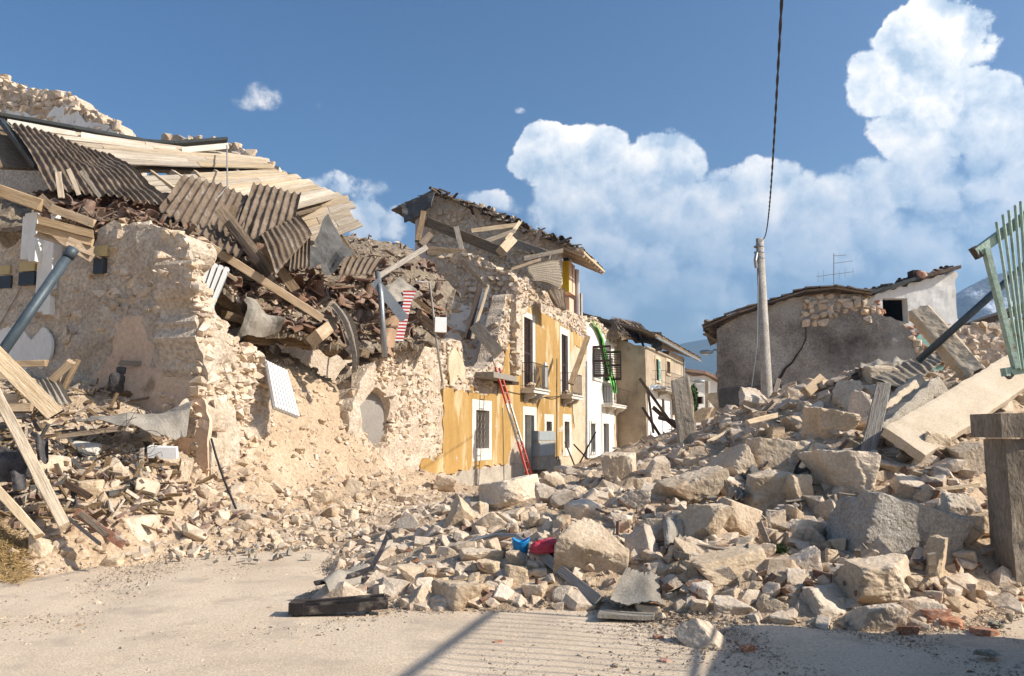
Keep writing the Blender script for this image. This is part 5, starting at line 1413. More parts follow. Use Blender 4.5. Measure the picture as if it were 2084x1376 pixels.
# beams of the yellow house floor, tumbled in front of the gable
T4 = [((870, 452, 34.0), (1020, 512, 32.0), 21, .25, 'wood_old', 'thick brown floor beam slanting down across the gable'),
      ((862, 432, 34.0), (850, 492, 33.5), 12, .2, 'wood_old', 'upright brown post left end of the gable timbers'),
      ((855, 500, 32.5), (875, 478, 33.0), 14, .2, 'wood_old', 'short thick log end under the upright post'),
      ((868, 510, 31.0), (948, 516, 31.5), 18, .25, 'wood_old', 'level brown beam lying on the shaded cross wall'),
      ((928, 464, 33.0), (942, 518, 32.0), 11, .15, 'wood_grey', 'short upright stud in the middle of the gable timbers'),
      ((960, 470, 34.5), (1050, 458, 35.0), 9, .15, 'wood_pale', 'pale horizontal beam high in front of the gable'),
      ((1058, 452, 34.5), (1030, 488, 33.5), 8, .1, 'wood_pale', 'broken pale plank ending in a raised hook'),
      ((985, 492, 33.2), (1048, 470, 34.0), 9, .12, 'wood_grey', 'grey batten crossing under the pale horizontal beam'),
      ((1020, 512, 31.2), (1042, 488, 32.2), 20, .3, 'wood_new', 'fat sawn log end among the gable timbers'),
      ((1042, 492, 34.0), (1120, 520, 33.5), 16, .2, 'wood_grey', 'wide grey beam right of the fat log end'),
      ((1100, 468, 34.5), (1084, 516, 33.5), 8, .1, 'wood_dark', 'dark upright bracket near the right end of the gable'),
      ((1145, 510, 32.5), (1065, 526, 32.0), 9, .12, 'wood_grey', 'grey plank sticking out level over the hanging corrugated sheet'),
      ((1100, 528, 31.5), (1040, 548, 30.5), 6, .08, 'wood_old', 'thin dark lath below the level grey plank')]
for a, b, wp, th, mt, lb in T4: timber_px('beam', a, b, wp, th, mt, lb, 'beam')
patch_px('roof_sheet', [(1086, 572, 30.6), (1072, 545, 31.0), (1140, 528, 32.6), (1143, 588, 32.2)], 'wood_grey', 'grey corrugated sheet hanging left of the yellow cupboard', 'roofing sheet', waves=9, amp=.04, nv=10, bend=.1, rough=.05, seed=9)
patch_px('roof_sheet', [(1112, 590, 30.6), (1145, 588, 32.0), (1150, 632, 32.0), (1135, 622, 30.8)], 'roof_sheet', 'dark torn sheet strip hanging under the yellow cupboard', 'roofing sheet', waves=5, amp=.06, nv=8, rough=.1, seed=10)
o = patch_px('roof_sheet', [(668, 622, 16.9), (700, 628, 17.2), (727, 752, 16.8), (716, 762, 16.7)], 'wood_grey', 'twisted strip of grey-brown corrugated sheet dangling from the floor edge', 'roofing sheet', waves=5, amp=.03, nv=14, bend=.35, rough=.05, seed=11)
# felt and panels
patch_px('felt_sheet', [(492, 605, 15.6), (560, 640, 16.0), (568, 676, 15.9), (480, 690, 15.2)], 'felt', 'stiff grey felt sheet humped over the lower edge of the heap', 'roofing felt', bend=.35, rough=.2, seed=12)
patch_px('felt_sheet', [(775, 590, 18.6), (812, 565, 19.2), (850, 608, 19.2), (790, 625, 18.4)], 'felt', 'grey felt flap behind the bent metal post', 'roofing felt', bend=.15, rough=.12, seed=13)
patch_px('curved_panel', [(752, 640, 19.0), (822, 650, 19.6), (800, 728, 18.9), (738, 705, 18.2)], 'brown_panel', 'pale brown curved panel standing in the broken floor behind the metal post', 'panel', bend=-.3, rough=.02, nv=12, seed=14)

# radiators
def radiator(label, c, n, depth=.09, vertical=True, mat='white_paint'):
    TL, TR, BR, BL = [P(*q) for q in c]
    t = thing('radiator', label, 'radiator', (TL + TR + BR + BL) / 4)
    nr = (TR - TL).cross(BL - TL).normalized()
    if nr.dot(Vector((0, 0, CAMZ)) - TL) < 0: nr = -nr
    m_ = .012
    for k in range(n):
        a, b = (k + .17) / n, (k + .83) / n
        q = [TL.lerp(TR, a), TL.lerp(TR, b), BL.lerp(BR, b), BL.lerp(BR, a)]
        f = [x + nr * depth / 2 for x in q]; g2 = [x - nr * depth / 2 for x in q]
        MB().hexa([g2[3], g2[2], f[2], f[3], g2[0], g2[1], f[1], f[0]]).build('fin', mat, t)
    q = [TL, TR, BR, BL]; f = [x - nr * depth * .35 for x in q]; g2 = [x - nr * depth * .5 for x in q]
    MB().hexa([g2[3], g2[2], f[2], f[3], g2[0], g2[1], f[1], f[0]]).build('back_plate', 'cabinet_grey', t)
    for tt in (.06, .94):
        MB().tube([TL.lerp(BL, tt), TR.lerp(BR, tt)], .025, 8).build('header_pipe', mat, t)
    return t
radiator('white four-column radiator tilted in the rubble above the torn wall', [(421, 532, 14.5), (468, 547, 14.6), (432, 632, 14.5), (404, 590, 14.4)], 4)
radiator('narrow cream radiator standing edge-on left of the tilted one', [(379, 525, 14.7), (402, 528, 14.5), (404, 575, 14.4), (382, 566, 14.6)], 4, mat='white_stone')
radiator('white ribbed radiator dangling from the torn front wall', [(540, 736, 14.6), (582, 756, 14.9), (608, 850, 14.6), (557, 830, 14.2)], 8)
MB_ = MB().tube([P(541, 738, 14.7), P(533, 722, 14.8), P(528, 730, 15.0)], .018, 6).build('pipe', 'aluminium'); tag(MB_, 'short bent pipe at the top of the dangling radiator', 'pipe')
# posts, pipes, signs
o = MB().tube([P(768, 555, 18.2), P(775, 600, 17.9), P(783, 725, 17.7)], .065, 10).build('metal_post', 'metal_grey', smooth=True); tag(o, 'straight grey metal post standing in front of the curved panel', 'post')
o = MB().bar(P(762, 572, 18.0), P(824, 650, 18.1), .06, .22).build('metal_channel', 'metal_grey'); tag(o, 'bent grey metal channel slanting beside the post', 'metal strip')
SG = thing('barrier_sign', 'red and white striped sign edge with blue disc stuck in the debris', 'sign', P(826, 640, 18.9))
s0, s1 = P(834, 592, 18.8), P(812, 694, 18.7)
nst = 15
for k in range(nst * 2):
    a, b = s0.lerp(s1, k / (nst * 2)), s0.lerp(s1, (k + 1) / (nst * 2)); xx = Vector((.09 if k > 6 else .15 - .01 * k, .02, 0)); dd = Vector((0, .02, 0))
    MB().hexa([b - xx - dd, b + xx - dd, b + xx + dd, b - xx + dd, a - xx - dd, a + xx - dd, a + xx + dd, a - xx + dd]).build('stripe', 'sign_red' if k % 2 == 0 else 'white_paint', SG)
MB().tube([P(819, 615, 18.95), P(819, 615, 18.99)], .22, 20).build('disc', 'sign_blue', SG)
MB().bar(P(814, 622, 18.93), P(824, 607, 18.93), .03, .01).build('arrow', 'white_paint', SG)
o = MB().tube([P(845, 573, 19.6), P(874, 575, 19.9), P(882, 640, 20.0), P(888, 690, 20.1), P(900, 778, 20.4)], .03, 6).build('drain_pipe', 'aluminium', smooth=True); tag(o, 'thin white pipe bent over at the top left of the ochre house', 'pipe')
pb = P(897, 660, 20.0)
bx_ = Fr((pb.x, pb.y), (.95, .3), (-.3, .95))
o = MB().fbox(bx_, -.15, .15, -.02, .14, pb.z - .2, pb.z + .18).build('meter_box', 'white_paint'); tag(o, 'white box fixed beside the thin white pipe', 'box')
ST = thing('steel_pipe', 'long dark blue-grey steel pipe leaning on the left cross wall', 'pipe', P(10, 720, 12.6))
MB().tube([P(-60, 810, 12.3), P(140, 520, 13.05)], .085, 12).build('pipe', 'metal_blue', ST, smooth=True)
MB().tube([P(138, 523, 13.03), P(150, 506, 13.08)], .095, 12).build('collar', 'metal_blue', ST, smooth=True)
o = MB().bar(P(0, 665, 12.6), P(45, 585, 12.9), .02, .03).build('iron_rod', 'iron'); tag(o, 'thin dark rod leaning on the wall left of the steel pipe', 'rod')
# hanging black bag and the peg on the wall
BG = thing('black_bag', 'black bag hanging from the peg on the shaded wall', 'bag', P(240, 800, 13.25))
v, f = rock_shape(33, 3, p=5, rough=.12, planes=6)
p = P(238, 780, 13.3); obj('bag_body', v * np.array((.24, .16, .36)) + np.array(p), f, 'cloth_dark', BG, smooth=True)
p = P(247, 754, 13.35); obj('bag_neck', v * np.array((.15, .1, .14)) + np.array(p), f, 'cloth_dark', BG, smooth=True)
timber_px('peg', (243, 738, 13.4), (287, 741, 13.6), 11, .08, 'wood_grey', 'short wooden peg set in the shaded wall above the black bag', 'peg')
# ================================================================== left heap: timbers and sheets in front of the cross wall
T5 = [((-40, 690, 11.2), (112, 842, 11.6), 34, .06, 'wood_pale', 'wide pale plank leaning at the left edge above the slanting beam'),
      ((-14, 790, 10.6), (132, 1075, 9.9), 21, .14, 'wood_pale', 'long pale square beam slanting down the left heap'),
      ((-40, 960, 9.8), (80, 1092, 9.6), 17, .1, 'wood_pale', 'short pale beam low at the left edge of the heap'),
      ((18, 742, 12.3), (95, 740, 12.4), 14, .14, 'wood_new', 'orange-brown joist end lying level against the shaded wall'),
      ((108, 772, 12.4), (146, 736, 12.4), 16, .12, 'wood_new', 'orange-brown joist end pointing up to the right'),
      ((132, 790, 12.6), (158, 735, 12.7), 11, .04, 'wood_old', 'brown board leaning on the wall right of the joist ends'),
      ((122, 785, 12.65), (144, 735, 12.75), 8, .04, 'wood_new', 'thin board leaning just left of the brown leaning board'),
      ((-20, 758, 11.6), (40, 758, 11.7), 30, .05, 'wood_pale', 'pale board end lying flat at the left edge'),
      ((10, 830, 11.2), (66, 830, 11.3), 16, .05, 'wood_new', 'short board under the wide leaning plank'),
      ((0, 810, 11.5), (36, 812, 11.5), 20, .05, 'wood_pale', 'pale square board behind the slanting beam'),
      ((284, 992, 11.8), (290, 915, 12.0), 10, .08, 'wood_grey', 'short grey post upright in the hollow under the grey sheet'),
      ((115, 890, 11.4), (250, 872, 11.8), 10, .1, 'wood_old', 'brown pole lying level below the grey sheet'),
      ((135, 985, 10.6), (180, 1012, 10.6), 14, .1, 'wood_dark', 'dark burnt log stub right of the long slanting beam'),
      ((158, 1045, 10.0), (250, 1108, 9.7), 17, .05, 'brick', 'red-brown metal profile half buried at the foot of the left heap'),
      ((168, 1048, 9.95), (222, 1092, 9.75), 11, .08, 'wood_old', 'brown batten lying inside the red-brown profile'),
      ((120, 1040, 10.1), (205, 1105, 9.8), 7, .05, 'wood_grey', 'thin lath left of the red-brown profile')]
for a, b, wp, th, mt, lb in T5: timber_px('board' if 'board' in lb or 'plank' in lb else 'beam', a, b, wp, th, mt, lb, 'board' if 'board' in lb or 'plank' in lb else 'beam')
patch_px('grey_sheet', [(150, 842, 12.0), (392, 830, 12.9), (380, 882, 12.2), (250, 866, 11.7)], 'felt', 'wrinkled grey sheet lying over the hollow in front of the shaded wall', 'sheet', waves=0, nu=20, bend=.10, rough=.14, seed=21, tear=.02)
patch_px('grey_sheet', [(78, 775, 12.2), (112, 755, 12.4), (146, 815, 12.3), (96, 825, 12.0)], 'felt', 'crumpled grey corrugated sheet propped under the joist ends', 'sheet', waves=4, amp=.03, rough=.1, seed=22)
def slab_px(name, label, px, py, wpx, hpx, th, mat, rot=0.0, tilt=(0, 0), cat='slab', fn=None, dz=.05, sub=5, seed=0):
    """flat broken slab of material lying on the heap"""
    p = (fn or hit)(px, py); w = wpx * p.y / FPX; h = hpx * p.y / FPX
    v, f = rock_shape(700 + seed, 4, p=26, rough=.03, boxy=True)
    me = np_mesh(name, v, f); me.shade_smooth(); me.materials.append(MATS[mat])
    o = inst(name, me, rmat(p + Vector((0, 0, dz)), (tilt[0], tilt[1], rot), (w, h, th)))
    return tag(o, label, cat)
p = P(330, 921, 12.0)
m = MB().hexa([p + Vector(q) for q in ((-.21, 0, -.08), (.2, .05, -.1), (.2, .12, -.07), (-.21, .1, -.05), (-.22, -.02, .08), (.19, .03, .07), (.19, .1, .09), (-.22, .08, .11))])
tag(m.build('white_board', 'white_paint'), 'small white board propped on stones in the left hollow', 'board')
for q, (px, py, wp, hp, tx) in enumerate(((285, 880, 52, 34, 'beige board chunk wedged under the grey sheet'), (172, 925, 60, 30, 'white jagged plaster slab left of the wire tangle'), (300, 1010, 52, 40, 'ribbed pale block on the left heap below the hollow'), (395, 1100, 55, 26, 'flat pale slab at the foot of the left heap'))):
    slab_px('plaster_slab', tx, px, py, wp, hp, .12, ('screed', 'white_stone', 'screed', 'limestone')[q], rot=.3 * q, tilt=(.7, .15 * q), seed=q, dz=.08)
# tangle of wire and the dark clothes
r = np.random.default_rng(9); m = MB()
for k in range(26):
    c0 = P(r.uniform(190, 290), r.uniform(880, 960), 11.6); pts = [c0]
    d = Vector((r.normal(), r.normal() * .3, r.normal())).normalized()
    for s in range(7):
        d = (d + Vector((r.normal(), r.normal() * .3, r.normal())) * .45).normalized(); pts.append(pts[-1] + d * .09)
    m.tube(pts, .004, 4, cap=False)
tag(m.build('wire_tangle', 'iron'), 'tangle of thin rusty wire in the left hollow', 'wire')
patch_px('cloth', [(-40, 905, 10.6), (48, 912, 10.7), (62, 962, 10.3), (-40, 965, 10.2)], 'cloth_dark', 'dark cloth bunched at the left edge under the slanting beam', 'cloth', nu=16, nv=12, bend=.2, rough=.28, seed=23)
patch_px('cloth', [(62, 870, 11.0), (98, 872, 11.1), (100, 930, 10.8), (78, 930, 10.7)], 'cloth_dark', 'dark grey cloth lump right of the slanting beam', 'cloth', nu=14, nv=12, bend=.2, rough=.22, seed=24)
patch_px('cloth', [(20, 975, 10.2), (52, 970, 10.3), (55, 1010, 10.0), (28, 1015, 9.9)], 'cloth_dark', 'small dark rag below the bunched cloth', 'cloth', nu=12, nv=10, bend=.1, rough=.2, seed=25)
o = MB().tube([P(430, 893, 12.6), P(440, 930, 12.4), P(455, 975, 12.1), P(480, 1035, 11.6)], .018, 5).build('cable', 'black_cable'); tag(o, 'dark cable hanging down the torn wall corner to the heap', 'cable')

# ================================================================== ladders at the yellow house
def ladder(label, b0, t0, half, n, mats, parent=None, r_=.028):
    t = thing('ladder', label, 'ladder', b0); b0, t0 = Vector(b0), Vector(t0)
    side = Vector((FAC.dx[0], FAC.dx[1], 0)) * half
    for s in (-1, 1):
        for k in range(3):
            a, b = b0.lerp(t0, k / 3), b0.lerp(t0, (k + 1) / 3)
            MB().bar(a + side * s, b + side * s, r_ * 1.3, r_ * 2.6).build('rail', mats[k], t)
    for k in range(n):
        q = b0.lerp(t0, (k + .5) / n); MB().tube([q - side, q + side], r_ * .55, 6).build('rung', 'aluminium', t)
    return t
lt = FAC.pt(FAC.uv(1012, 748, -.5)[0], -.5, FAC.uv(1012, 748, -.5)[1]); _lu, _lz = FAC.uv(1082, 985, -1.9); lb = FAC.pt(_lu, -1.9, max(.05, float(H(*FAC.pt(_lu, -1.9, 0)[:2])[0])))
ladder('tall red and grey ladder leaning on the ochre house', lb, lt, .2, 15, ('red_paint', 'aluminium', 'red_paint'))
# meter cabinet, street cables
cb = rect(1096, 1130, 877, 950, -.45)
CB = thing('meter_cabinet', 'grey two-door meter cabinet standing beside the doorway', 'cabinet', FAC.pt(cb[0], -.45, 0))
MB().fbox(FAC, cb[0], cb[1], -.45, -.1, .25, cb[3]).build('body', 'concrete', CB)
zm = (.9 + cb[3]) / 2
MB().fbox(FAC, cb[0] + .05, cb[1] - .03, -.47, -.452, zm + .04, cb[3] - .04).build('door', 'cabinet_grey', CB); MB().fbox(FAC, cb[0] + .05, cb[1] - .03, -.47, -.452, .75, zm - .06).build('door', 'cabinet_grey', CB)
MB().fbox(FAC, cb[0] - .012, cb[0] - .002, -.44, -.12, zm + .04, cb[3] - .04).build('side_door', 'cabinet_grey', CB); MB().fbox(FAC, cb[0] - .012, cb[0] - .002, -.44, -.12, .75, zm - .06).build('side_door', 'cabinet_grey', CB)
timber_px('plank', (1197, 683, 33.5), (1162, 782, 31.2), 12, .06, 'wood_old', 'dark plank leaning from the second balcony up to the white house', 'plank')
for k, (a, b) in enumerate((((1168, 905, 28), (1196, 935, 27.5)), ((1150, 900, 27), (1172, 955, 26.5)), ((1212, 880, 30), (1178, 945, 28)), ((1160, 955, 26), (1230, 925, 29)), ((1136, 930, 26.5), (1148, 975, 25.5)))):
    timber_px('iron_bar', a, b, 3, .04, 'iron', ('rusty bar lying against the plinth right of the cabinet', 'rusty bent bar upright right of the cabinet', 'thin bar slanting in front of the white house', 'thin bar lying low in front of the white house', 'thin bar leaning at the right side of the cabinet')[k], 'bar')
for k, (x0, y0, x1, y1, tx) in enumerate(((1028, 795, 1145, 806, 'thin cable strung along the ochre house under the balconies'), (1104, 806, 1142, 806, 'short sagging cable between the two ochre balconies'))):
    a, b = gp(x0, y0, -.08), gp(x1, y1, -.08); o = MB().tube([a.lerp(b, t) - Vector((0, 0, .12 * math.sin(math.pi * t))) for t in np.linspace(0, 1, 8)], .012, 4).build('cable', 'black_cable'); tag(o, tx, 'cable')
o = MB().tube([gp(1133, 1000, -.06), gp(1133, 730, -.06)], .03, 6).build('downpipe', 'metal_dark', YH)
o = MB().tube([gp(1026, 985, -.09), gp(1023, 830, -.09)], .012, 5).build('conduit', 'metal_dark', YH)
o = MB().tube([gp(1193.5, 985, -.06), gp(1193.5, 735, -.06)], .06, 8).build('downpipe', 'metal_grey', WH)
# charred beams and shadows in the street end
for k, (a, b, wp) in enumerate((((1302, 770, 40), (1372, 868, 41), 6), ((1330, 830, 40), (1395, 885, 38), 9), ((1308, 830, 39), (1345, 890, 38), 6), ((1318, 790, 41), (1330, 880, 40), 5), ((1340, 850, 39), (1385, 862, 39), 8))):
    timber_px('charred_beam', a, b, wp, .15, 'wood_dark', ('longest charred beam slanting down from the beige house', 'thick charred beam lying lowest at the street end', 'short charred beam leaning left at the street end', 'thin upright charred stick at the street end', 'level charred beam between the slanting ones')[k], 'beam')
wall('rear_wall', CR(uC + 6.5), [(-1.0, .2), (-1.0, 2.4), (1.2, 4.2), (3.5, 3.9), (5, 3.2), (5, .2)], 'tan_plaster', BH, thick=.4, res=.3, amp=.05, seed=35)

# ================================================================== grey rendered house on the right
GF = Fr(P(1460, 800, 27.0)[:2], (1, -.29), (.29, 1))
GH = thing('grey_house', 'grey rendered house with cracked gable and sagging tiled roof', 'house', P(1660, 900, 27.2))
go = GF.poly([(1460, 1000), (1460, 668), (1500, 645), (1560, 622), (1640, 602), (1735, 598), (1775, 612), (1792, 640), (1815, 646), (1842, 650), (1856, 680), (1870, 694), (1878, 720), (1878, 1000)])
wall('gable_wall', GF, go, 'grey_render', GH, thick=.55, res=.13, amp=.03, seed=81, edge=.08)
gs = GF.poly([(1636, 662), (1640, 606), (1735, 600), (1772, 612), (1795, 646), (1760, 652), (1740, 632), (1712, 640), (1700, 655), (1660, 660)])
masonry(GF, gs, GH, size=(.27, .19), limit=150, seed=82, proud=.08)
gs2 = GF.poly([(1842, 650), (1856, 680), (1870, 694), (1878, 720), (1878, 760), (1868, 720), (1850, 690), (1838, 660)])
masonry(GF, gs2, GH, size=(.25, .18), limit=40, seed=83, proud=.02, mat='masonry')
# crack: a narrow deep gouge built as dark slivers set in the face
ck = [(1640, 662), (1640, 690), (1632, 708), (1622, 722), (1612, 738), (1598, 750), (1590, 765), (1580, 778)]
m = MB()
for (a, b), wd in zip(zip(ck[:-1], ck[1:]), (.02, .03, .035, .05, .06, .08, .08)):
    m.bar(GF.pt(GF.uv(*a)[0], -.035, GF.uv(*a)[1]), GF.pt(GF.uv(*b)[0], -.035, GF.uv(*b)[1]), wd, .03, up=(0, -1, 0))
m.build('crack', 'dark_void', GH)
MB().prism(GF, GF.poly([(1464, 830), (1464, 792), (1560, 783), (1640, 782), (1760, 778), (1760, 830)]), -.07, -.04).build('bitumen_skirt', 'felt_dark', GH)
# roof: two slopes
gq = [GF.uv(*q) for q in ((1432, 668), (1500, 638), (1640, 594), (1700, 588), (1772, 600))]
for i, (A, B) in enumerate(zip(gq[:-1], gq[1:])):
    rf = MB().hexa([GF.pt(A[0], -.25, A[1] - .04), GF.pt(B[0], -.25, B[1] - .04), GF.pt(B[0], 5.5, B[1] - .04), GF.pt(A[0], 5.5, A[1] - .04), GF.pt(A[0], -.25, A[1] + .03), GF.pt(B[0], -.25, B[1] + .03), GF.pt(B[0], 5.5, B[1] + .03), GF.pt(A[0], 5.5, A[1] + .03)]).build('roof', 'wood_old', GH)
    nr = max(2, int(abs(B[0] - A[0]) / .32))
    tile_roof(rf, GF.pt(B[0], -.3, B[1] + .05), GF.pt(B[0], 1.9, B[1] + .05), GF.pt(A[0], 1.9, A[1] + .05), GF.pt(A[0], -.3, A[1] + .05), nr, 8, limit=80, seed=20 + i, lift=.0)
    timber('barge_board', GF.pt(A[0], -.22, A[1] - .05), GF.pt(B[0], -.22, B[1] - .05), .05, .07, 'wood_dark', rf)
r = np.random.default_rng(3)
for k in range(9):
    a = P(1436 + r.uniform(-2, 10), 652 + 4 * k, 27 + r.uniform(-.2, .5)); timber('eave_splinter', a, a + Vector((.55 + r.uniform(-.2, .2), .3, -.1 + r.uniform(-.1, .1))), .14, .06, ('wood_old', 'wood_grey', 'wood_dark')[k % 3], GH)
sg = Fr(GF.pt(0, .55, 0)[:2], GF.iw, GF.dx)
wall('side_wall', sg, [(0, -.1), (0, GF.uv(1462, 668)[1]), (6, GF.uv(1462, 668)[1]), (6, -.1)], 'grey_render', GH, thick=.4, res=.4, seed=84)
# tv antenna
AN = thing('tv_antenna', 'thin television antenna on the ridge of the grey house', 'antenna', P(1696, 590, 28))
Y = 28.0
MB().tube([P(1697, 592, Y), P(1697, 516, Y)], .016, 5).build('mast', 'metal_grey', AN)
for (x0, y0, x1, y1) in ((1697, 521, 1722, 519), (1697, 536, 1735, 531), (1662, 563, 1738, 553)): MB().tube([P(x0, y0, Y), P(x1, y1, Y)], .010, 5).build('boom', 'metal_grey', AN)
for (x, y, h) in ((1676, 561, 13), (1720, 556, 10), (1665, 563, 11), (1708, 558, 9), (1736, 554, 9)): MB().tube([P(x, y - h, Y), P(x, y + h, Y)], .006, 4).build('element', 'metal_grey', AN)
# white house behind
W2 = Fr(P(1772, 700, 32.0)[:2], (1, .02), (-.02, 1))
WB = thing('white_house', 'whitewashed house with a black window hole behind the grey gable', 'house', P(1860, 900, 32.2))
wh = rect(1797, 1848, 607, 658, fr=W2)
wall('wall', W2, W2.poly([(1776, 1000), (1776, 604), (1800, 594), (1840, 582), (1880, 570), (1944, 552), (1951, 660), (1953, 1000)]), 'white_plaster', WB, thick=.45, holes=[wh], res=.16, amp=.02, seed=91, edge=.05)
void_box(W2, wh, WB, depth=2.0)
masonry(W2, W2.poly([(1845, 760), (1850, 665), (1900, 660), (1950, 660), (1950, 760)]), WB, size=(.36, .12), limit=110, seed=92, mat='brick', proud=.06, depth=.2)
masonry(W2, W2.poly([(1776, 668), (1776, 610), (1792, 605), (1797, 668)]), WB, size=(.3, .12), limit=50, seed=93, mat='brick', proud=.05, depth=.2)
wall('green_plaster', W2, W2.poly([(1860, 790), (1865, 680), (1900, 690), (1930, 672), (1948, 700), (1948, 790)]), 'green_plaster', WB, thick=.05, w0=-.09, res=.14, amp=.01, seed=94, edge=.3)
q0, q1, q2 = W2.uv(1766, 600), W2.uv(1870, 568), W2.uv(1948, 548)
for A, B, mt in ((q0, q1, 'metal_dark'), (q1, q2, 'roof_tile')):
    MB().hexa([W2.pt(A[0], -.3, A[1] - .02), W2.pt(B[0], -.3, B[1] - .02), W2.pt(B[0], 5, B[1] - .02), W2.pt(A[0], 5, A[1] - .02), W2.pt(A[0], -.3, A[1] + .12), W2.pt(B[0], -.3, B[1] + .12), W2.pt(B[0], 5, B[1] + .12), W2.pt(A[0], 5, A[1] + .12)]).build('roof', mt, WB)
r = np.random.default_rng(12)
for k in range(26):
    t = r.uniform(.0, 1); u = q0[0] + (q2[0] - q0[0]) * t; z = q0[1] + (q2[1] - q0[1]) * t
    inst('tile', RTILES[k % 3], rmat(W2.pt(u, -.2 + r.uniform(0, 1.0), z + .16), (r.normal(0, .2), r.normal(0, .3), r.uniform(0, 6)), (1, 1, 1)), WB)
o = MB().fbox(W2, W2.uv(1852, 560)[0], W2.uv(1868, 560)[0], -.25, .2, W2.uv(1860, 574)[1], W2.uv(1860, 552)[1]).build('chimney', 'dark_void', WB)
v, f = rock_shape(8, 3, p=4, rough=.2, planes=6); p = P(1874, 560, 31.8)
tag(obj('red_cloth', v * np.array((.40, .3, .36)) + np.array(p), f, 'brick', smooth=True), 'dark red cloth bundle on the white house roof', 'cloth')
# low stone wall and the far brown roof at the right edge
LWF = Fr(P(1950, 700, 30.0)[:2], (1, -.05), (.05, 1))
LW = thing('stone_wall', 'low broken stone wall right of the whitewashed house', 'wall', P(2020, 900, 30))
lo = LWF.poly([(1945, 1000), (1945, 668), (1975, 660), (2050, 655), (2140, 655), (2140, 1000)])
wall('wall_core', LWF, lo, 'mortar', LW, thick=.5, res=.2, amp=.05, seed=95, edge=.1); masonry(LWF, lo, LW, size=(.38, .2), limit=200, seed=96, proud=.05, visible=lambda u, z: z > 3.2, mat='masonry')
o = patch_px('far_roof', [(2055, 630, 34), (2200, 560, 38), (2200, 640, 34), (2060, 655, 32)], 'roof_tile', nu=8, nv=6, thick=.2, rough=.05)
FRH = thing('brown_roof_house', 'house with a brown eave at the right edge of the photograph behind the bars', 'house', P(2130, 900, 34)); bpy.data.objects.remove(o)
hf = Fr(P(2056, 700, 34)[:2], (1, -.1), (.1, 1))
wall('wall', hf, hf.poly([(2062, 1000), (2062, 650), (2300, 640), (2300, 1000)]), 'yellow_plaster', FRH, thick=.4, res=.4, seed=97, amp=.01)
q0, q1 = hf.uv(2040, 652), hf.uv(2300, 560)
rr_ = MB().hexa([hf.pt(q0[0], -.6, q0[1]), hf.pt(q1[0], -.6, q1[1]), hf.pt(q1[0], 5, q1[1]), hf.pt(q0[0], 5, q0[1]), hf.pt(q0[0], -.6, q0[1] + .3), hf.pt(q1[0], -.6, q1[1] + .3), hf.pt(q1[0], 5, q1[1] + .3), hf.pt(q0[0], 5, q0[1] + .3)]).build('roof', 'roof_tile', FRH)

# ================================================================== utility pole and overhead cable
pb0, pt0 = P(1562, 830, 23.0), P(1546, 486, 23.0)
UP = thing('utility_pole', 'round grey concrete utility pole in front of the grey house', 'pole', (pb0.x, pb0.y, .8))
foot = pb0 + (pb0 - pt0).normalized() * 1.6
MB().tube([foot, pb0, pt0], [.18, .165, .11], 16).build('shaft', 'concrete', UP, smooth=True)
for k, y in enumerate((500, 512, 524)): MB().tube([P(1544.5 + .6 * k, y, 23), P(1544.8 + .6 * k, y + 3, 23)], .15, 14).build('clamp_band', 'metal_grey', UP)
MB().tube([P(1540, 515, 22.9), P(1537, 530, 22.85), P(1539, 545, 22.9)], .05, 8).build('insulator', 'metal_grey', UP)
MB().tube([P(1543, 560, 22.84), P(1541, 700, 22.84), P(1528, 800, 22.84)], .012, 5).build('earth_wire', 'metal_grey', UP)
c0, c1 = P(1553, 487, 22.9), P(1592, -20, 6.2)
for s in range(2):
    pts = []
    for k in range(140):
        t = k / 139; q = c0.lerp(c1, t); q = q - Vector((0, 0, 1.2 * math.sin(math.pi * t) * .5))
        a = t * 140 + s * math.pi; pts.append(q + Vector((math.cos(a), 0, math.sin(a))) * .007 + Vector((.0, 0, .0)))
    if s == 0: CBL = thing('overhead_cable', 'dark twisted overhead cable running up out of the picture from the pole', 'cable', c0)
    MB().tube(pts, .0085, 6).build('strand', 'black_cable', CBL, smooth=True)

# ================================================================== pier, garden wall and fence at the right
PX, PY = P(2006, 1000, 8.4).x, 8.0
GWL = thing('garden_wall', 'weathered concrete pier and garden wall at the right edge', 'wall', (PX + .5, PY, 0))
pf = Fr((PX, PY), (1, 0), (0, 1))
zt_ = P(1997, 845, 8.0).z
wall('pier', pf, [(0, -.2), (0, zt_ - .225), (.62, zt_ - .225), (.62, -.2)], 'pier_concrete', GWL, thick=.38, res=.06, amp=.012, freq=7, jit=0, relax=0, seed=101, edge=.0)
wall('cap', pf, [(-.05, zt_ - .222), (-.06, zt_), (.70, zt_), (.70, zt_ - .222)], 'pier_concrete', GWL, thick=.54, w0=-.05, res=.06, amp=.012, freq=7, jit=0, relax=0, seed=102, edge=.02)
wf2 = Fr((4.95, 6.4), (-.28, -1), (1, -.28))
wall('wall_run', wf2, [(.0, -.2), (.0, 2.2), (5.5, 2.2), (5.5, -.2)], 'pier_concrete', GWL, thick=.45, res=.2, amp=.01, seed=103)
FN = thing('fence', 'green bar fence standing on the garden wall outside the right edge', 'fence', (PX + .3, 4.0, 1.95))
fq = lambda t, z: wf2.pt(t, .2, z)
MB().bar(fq(.05, 3.55), fq(5.4, 3.55), .05, .05).build('rail', 'green_paint', FN); MB().bar(fq(.05, 2.32), fq(5.4, 2.32), .03, .03).build('rail', 'green_paint', FN)
MB().bar(fq(.05, 2.0), fq(.05, 3.6), .04, .04).build('post', 'green_paint', FN)
for k in range(36): MB().tube([fq(.18 + .145 * k, 2.3), fq(.18 + .145 * k, 3.55)], .008, 6).build('bar', 'green_paint', FN)
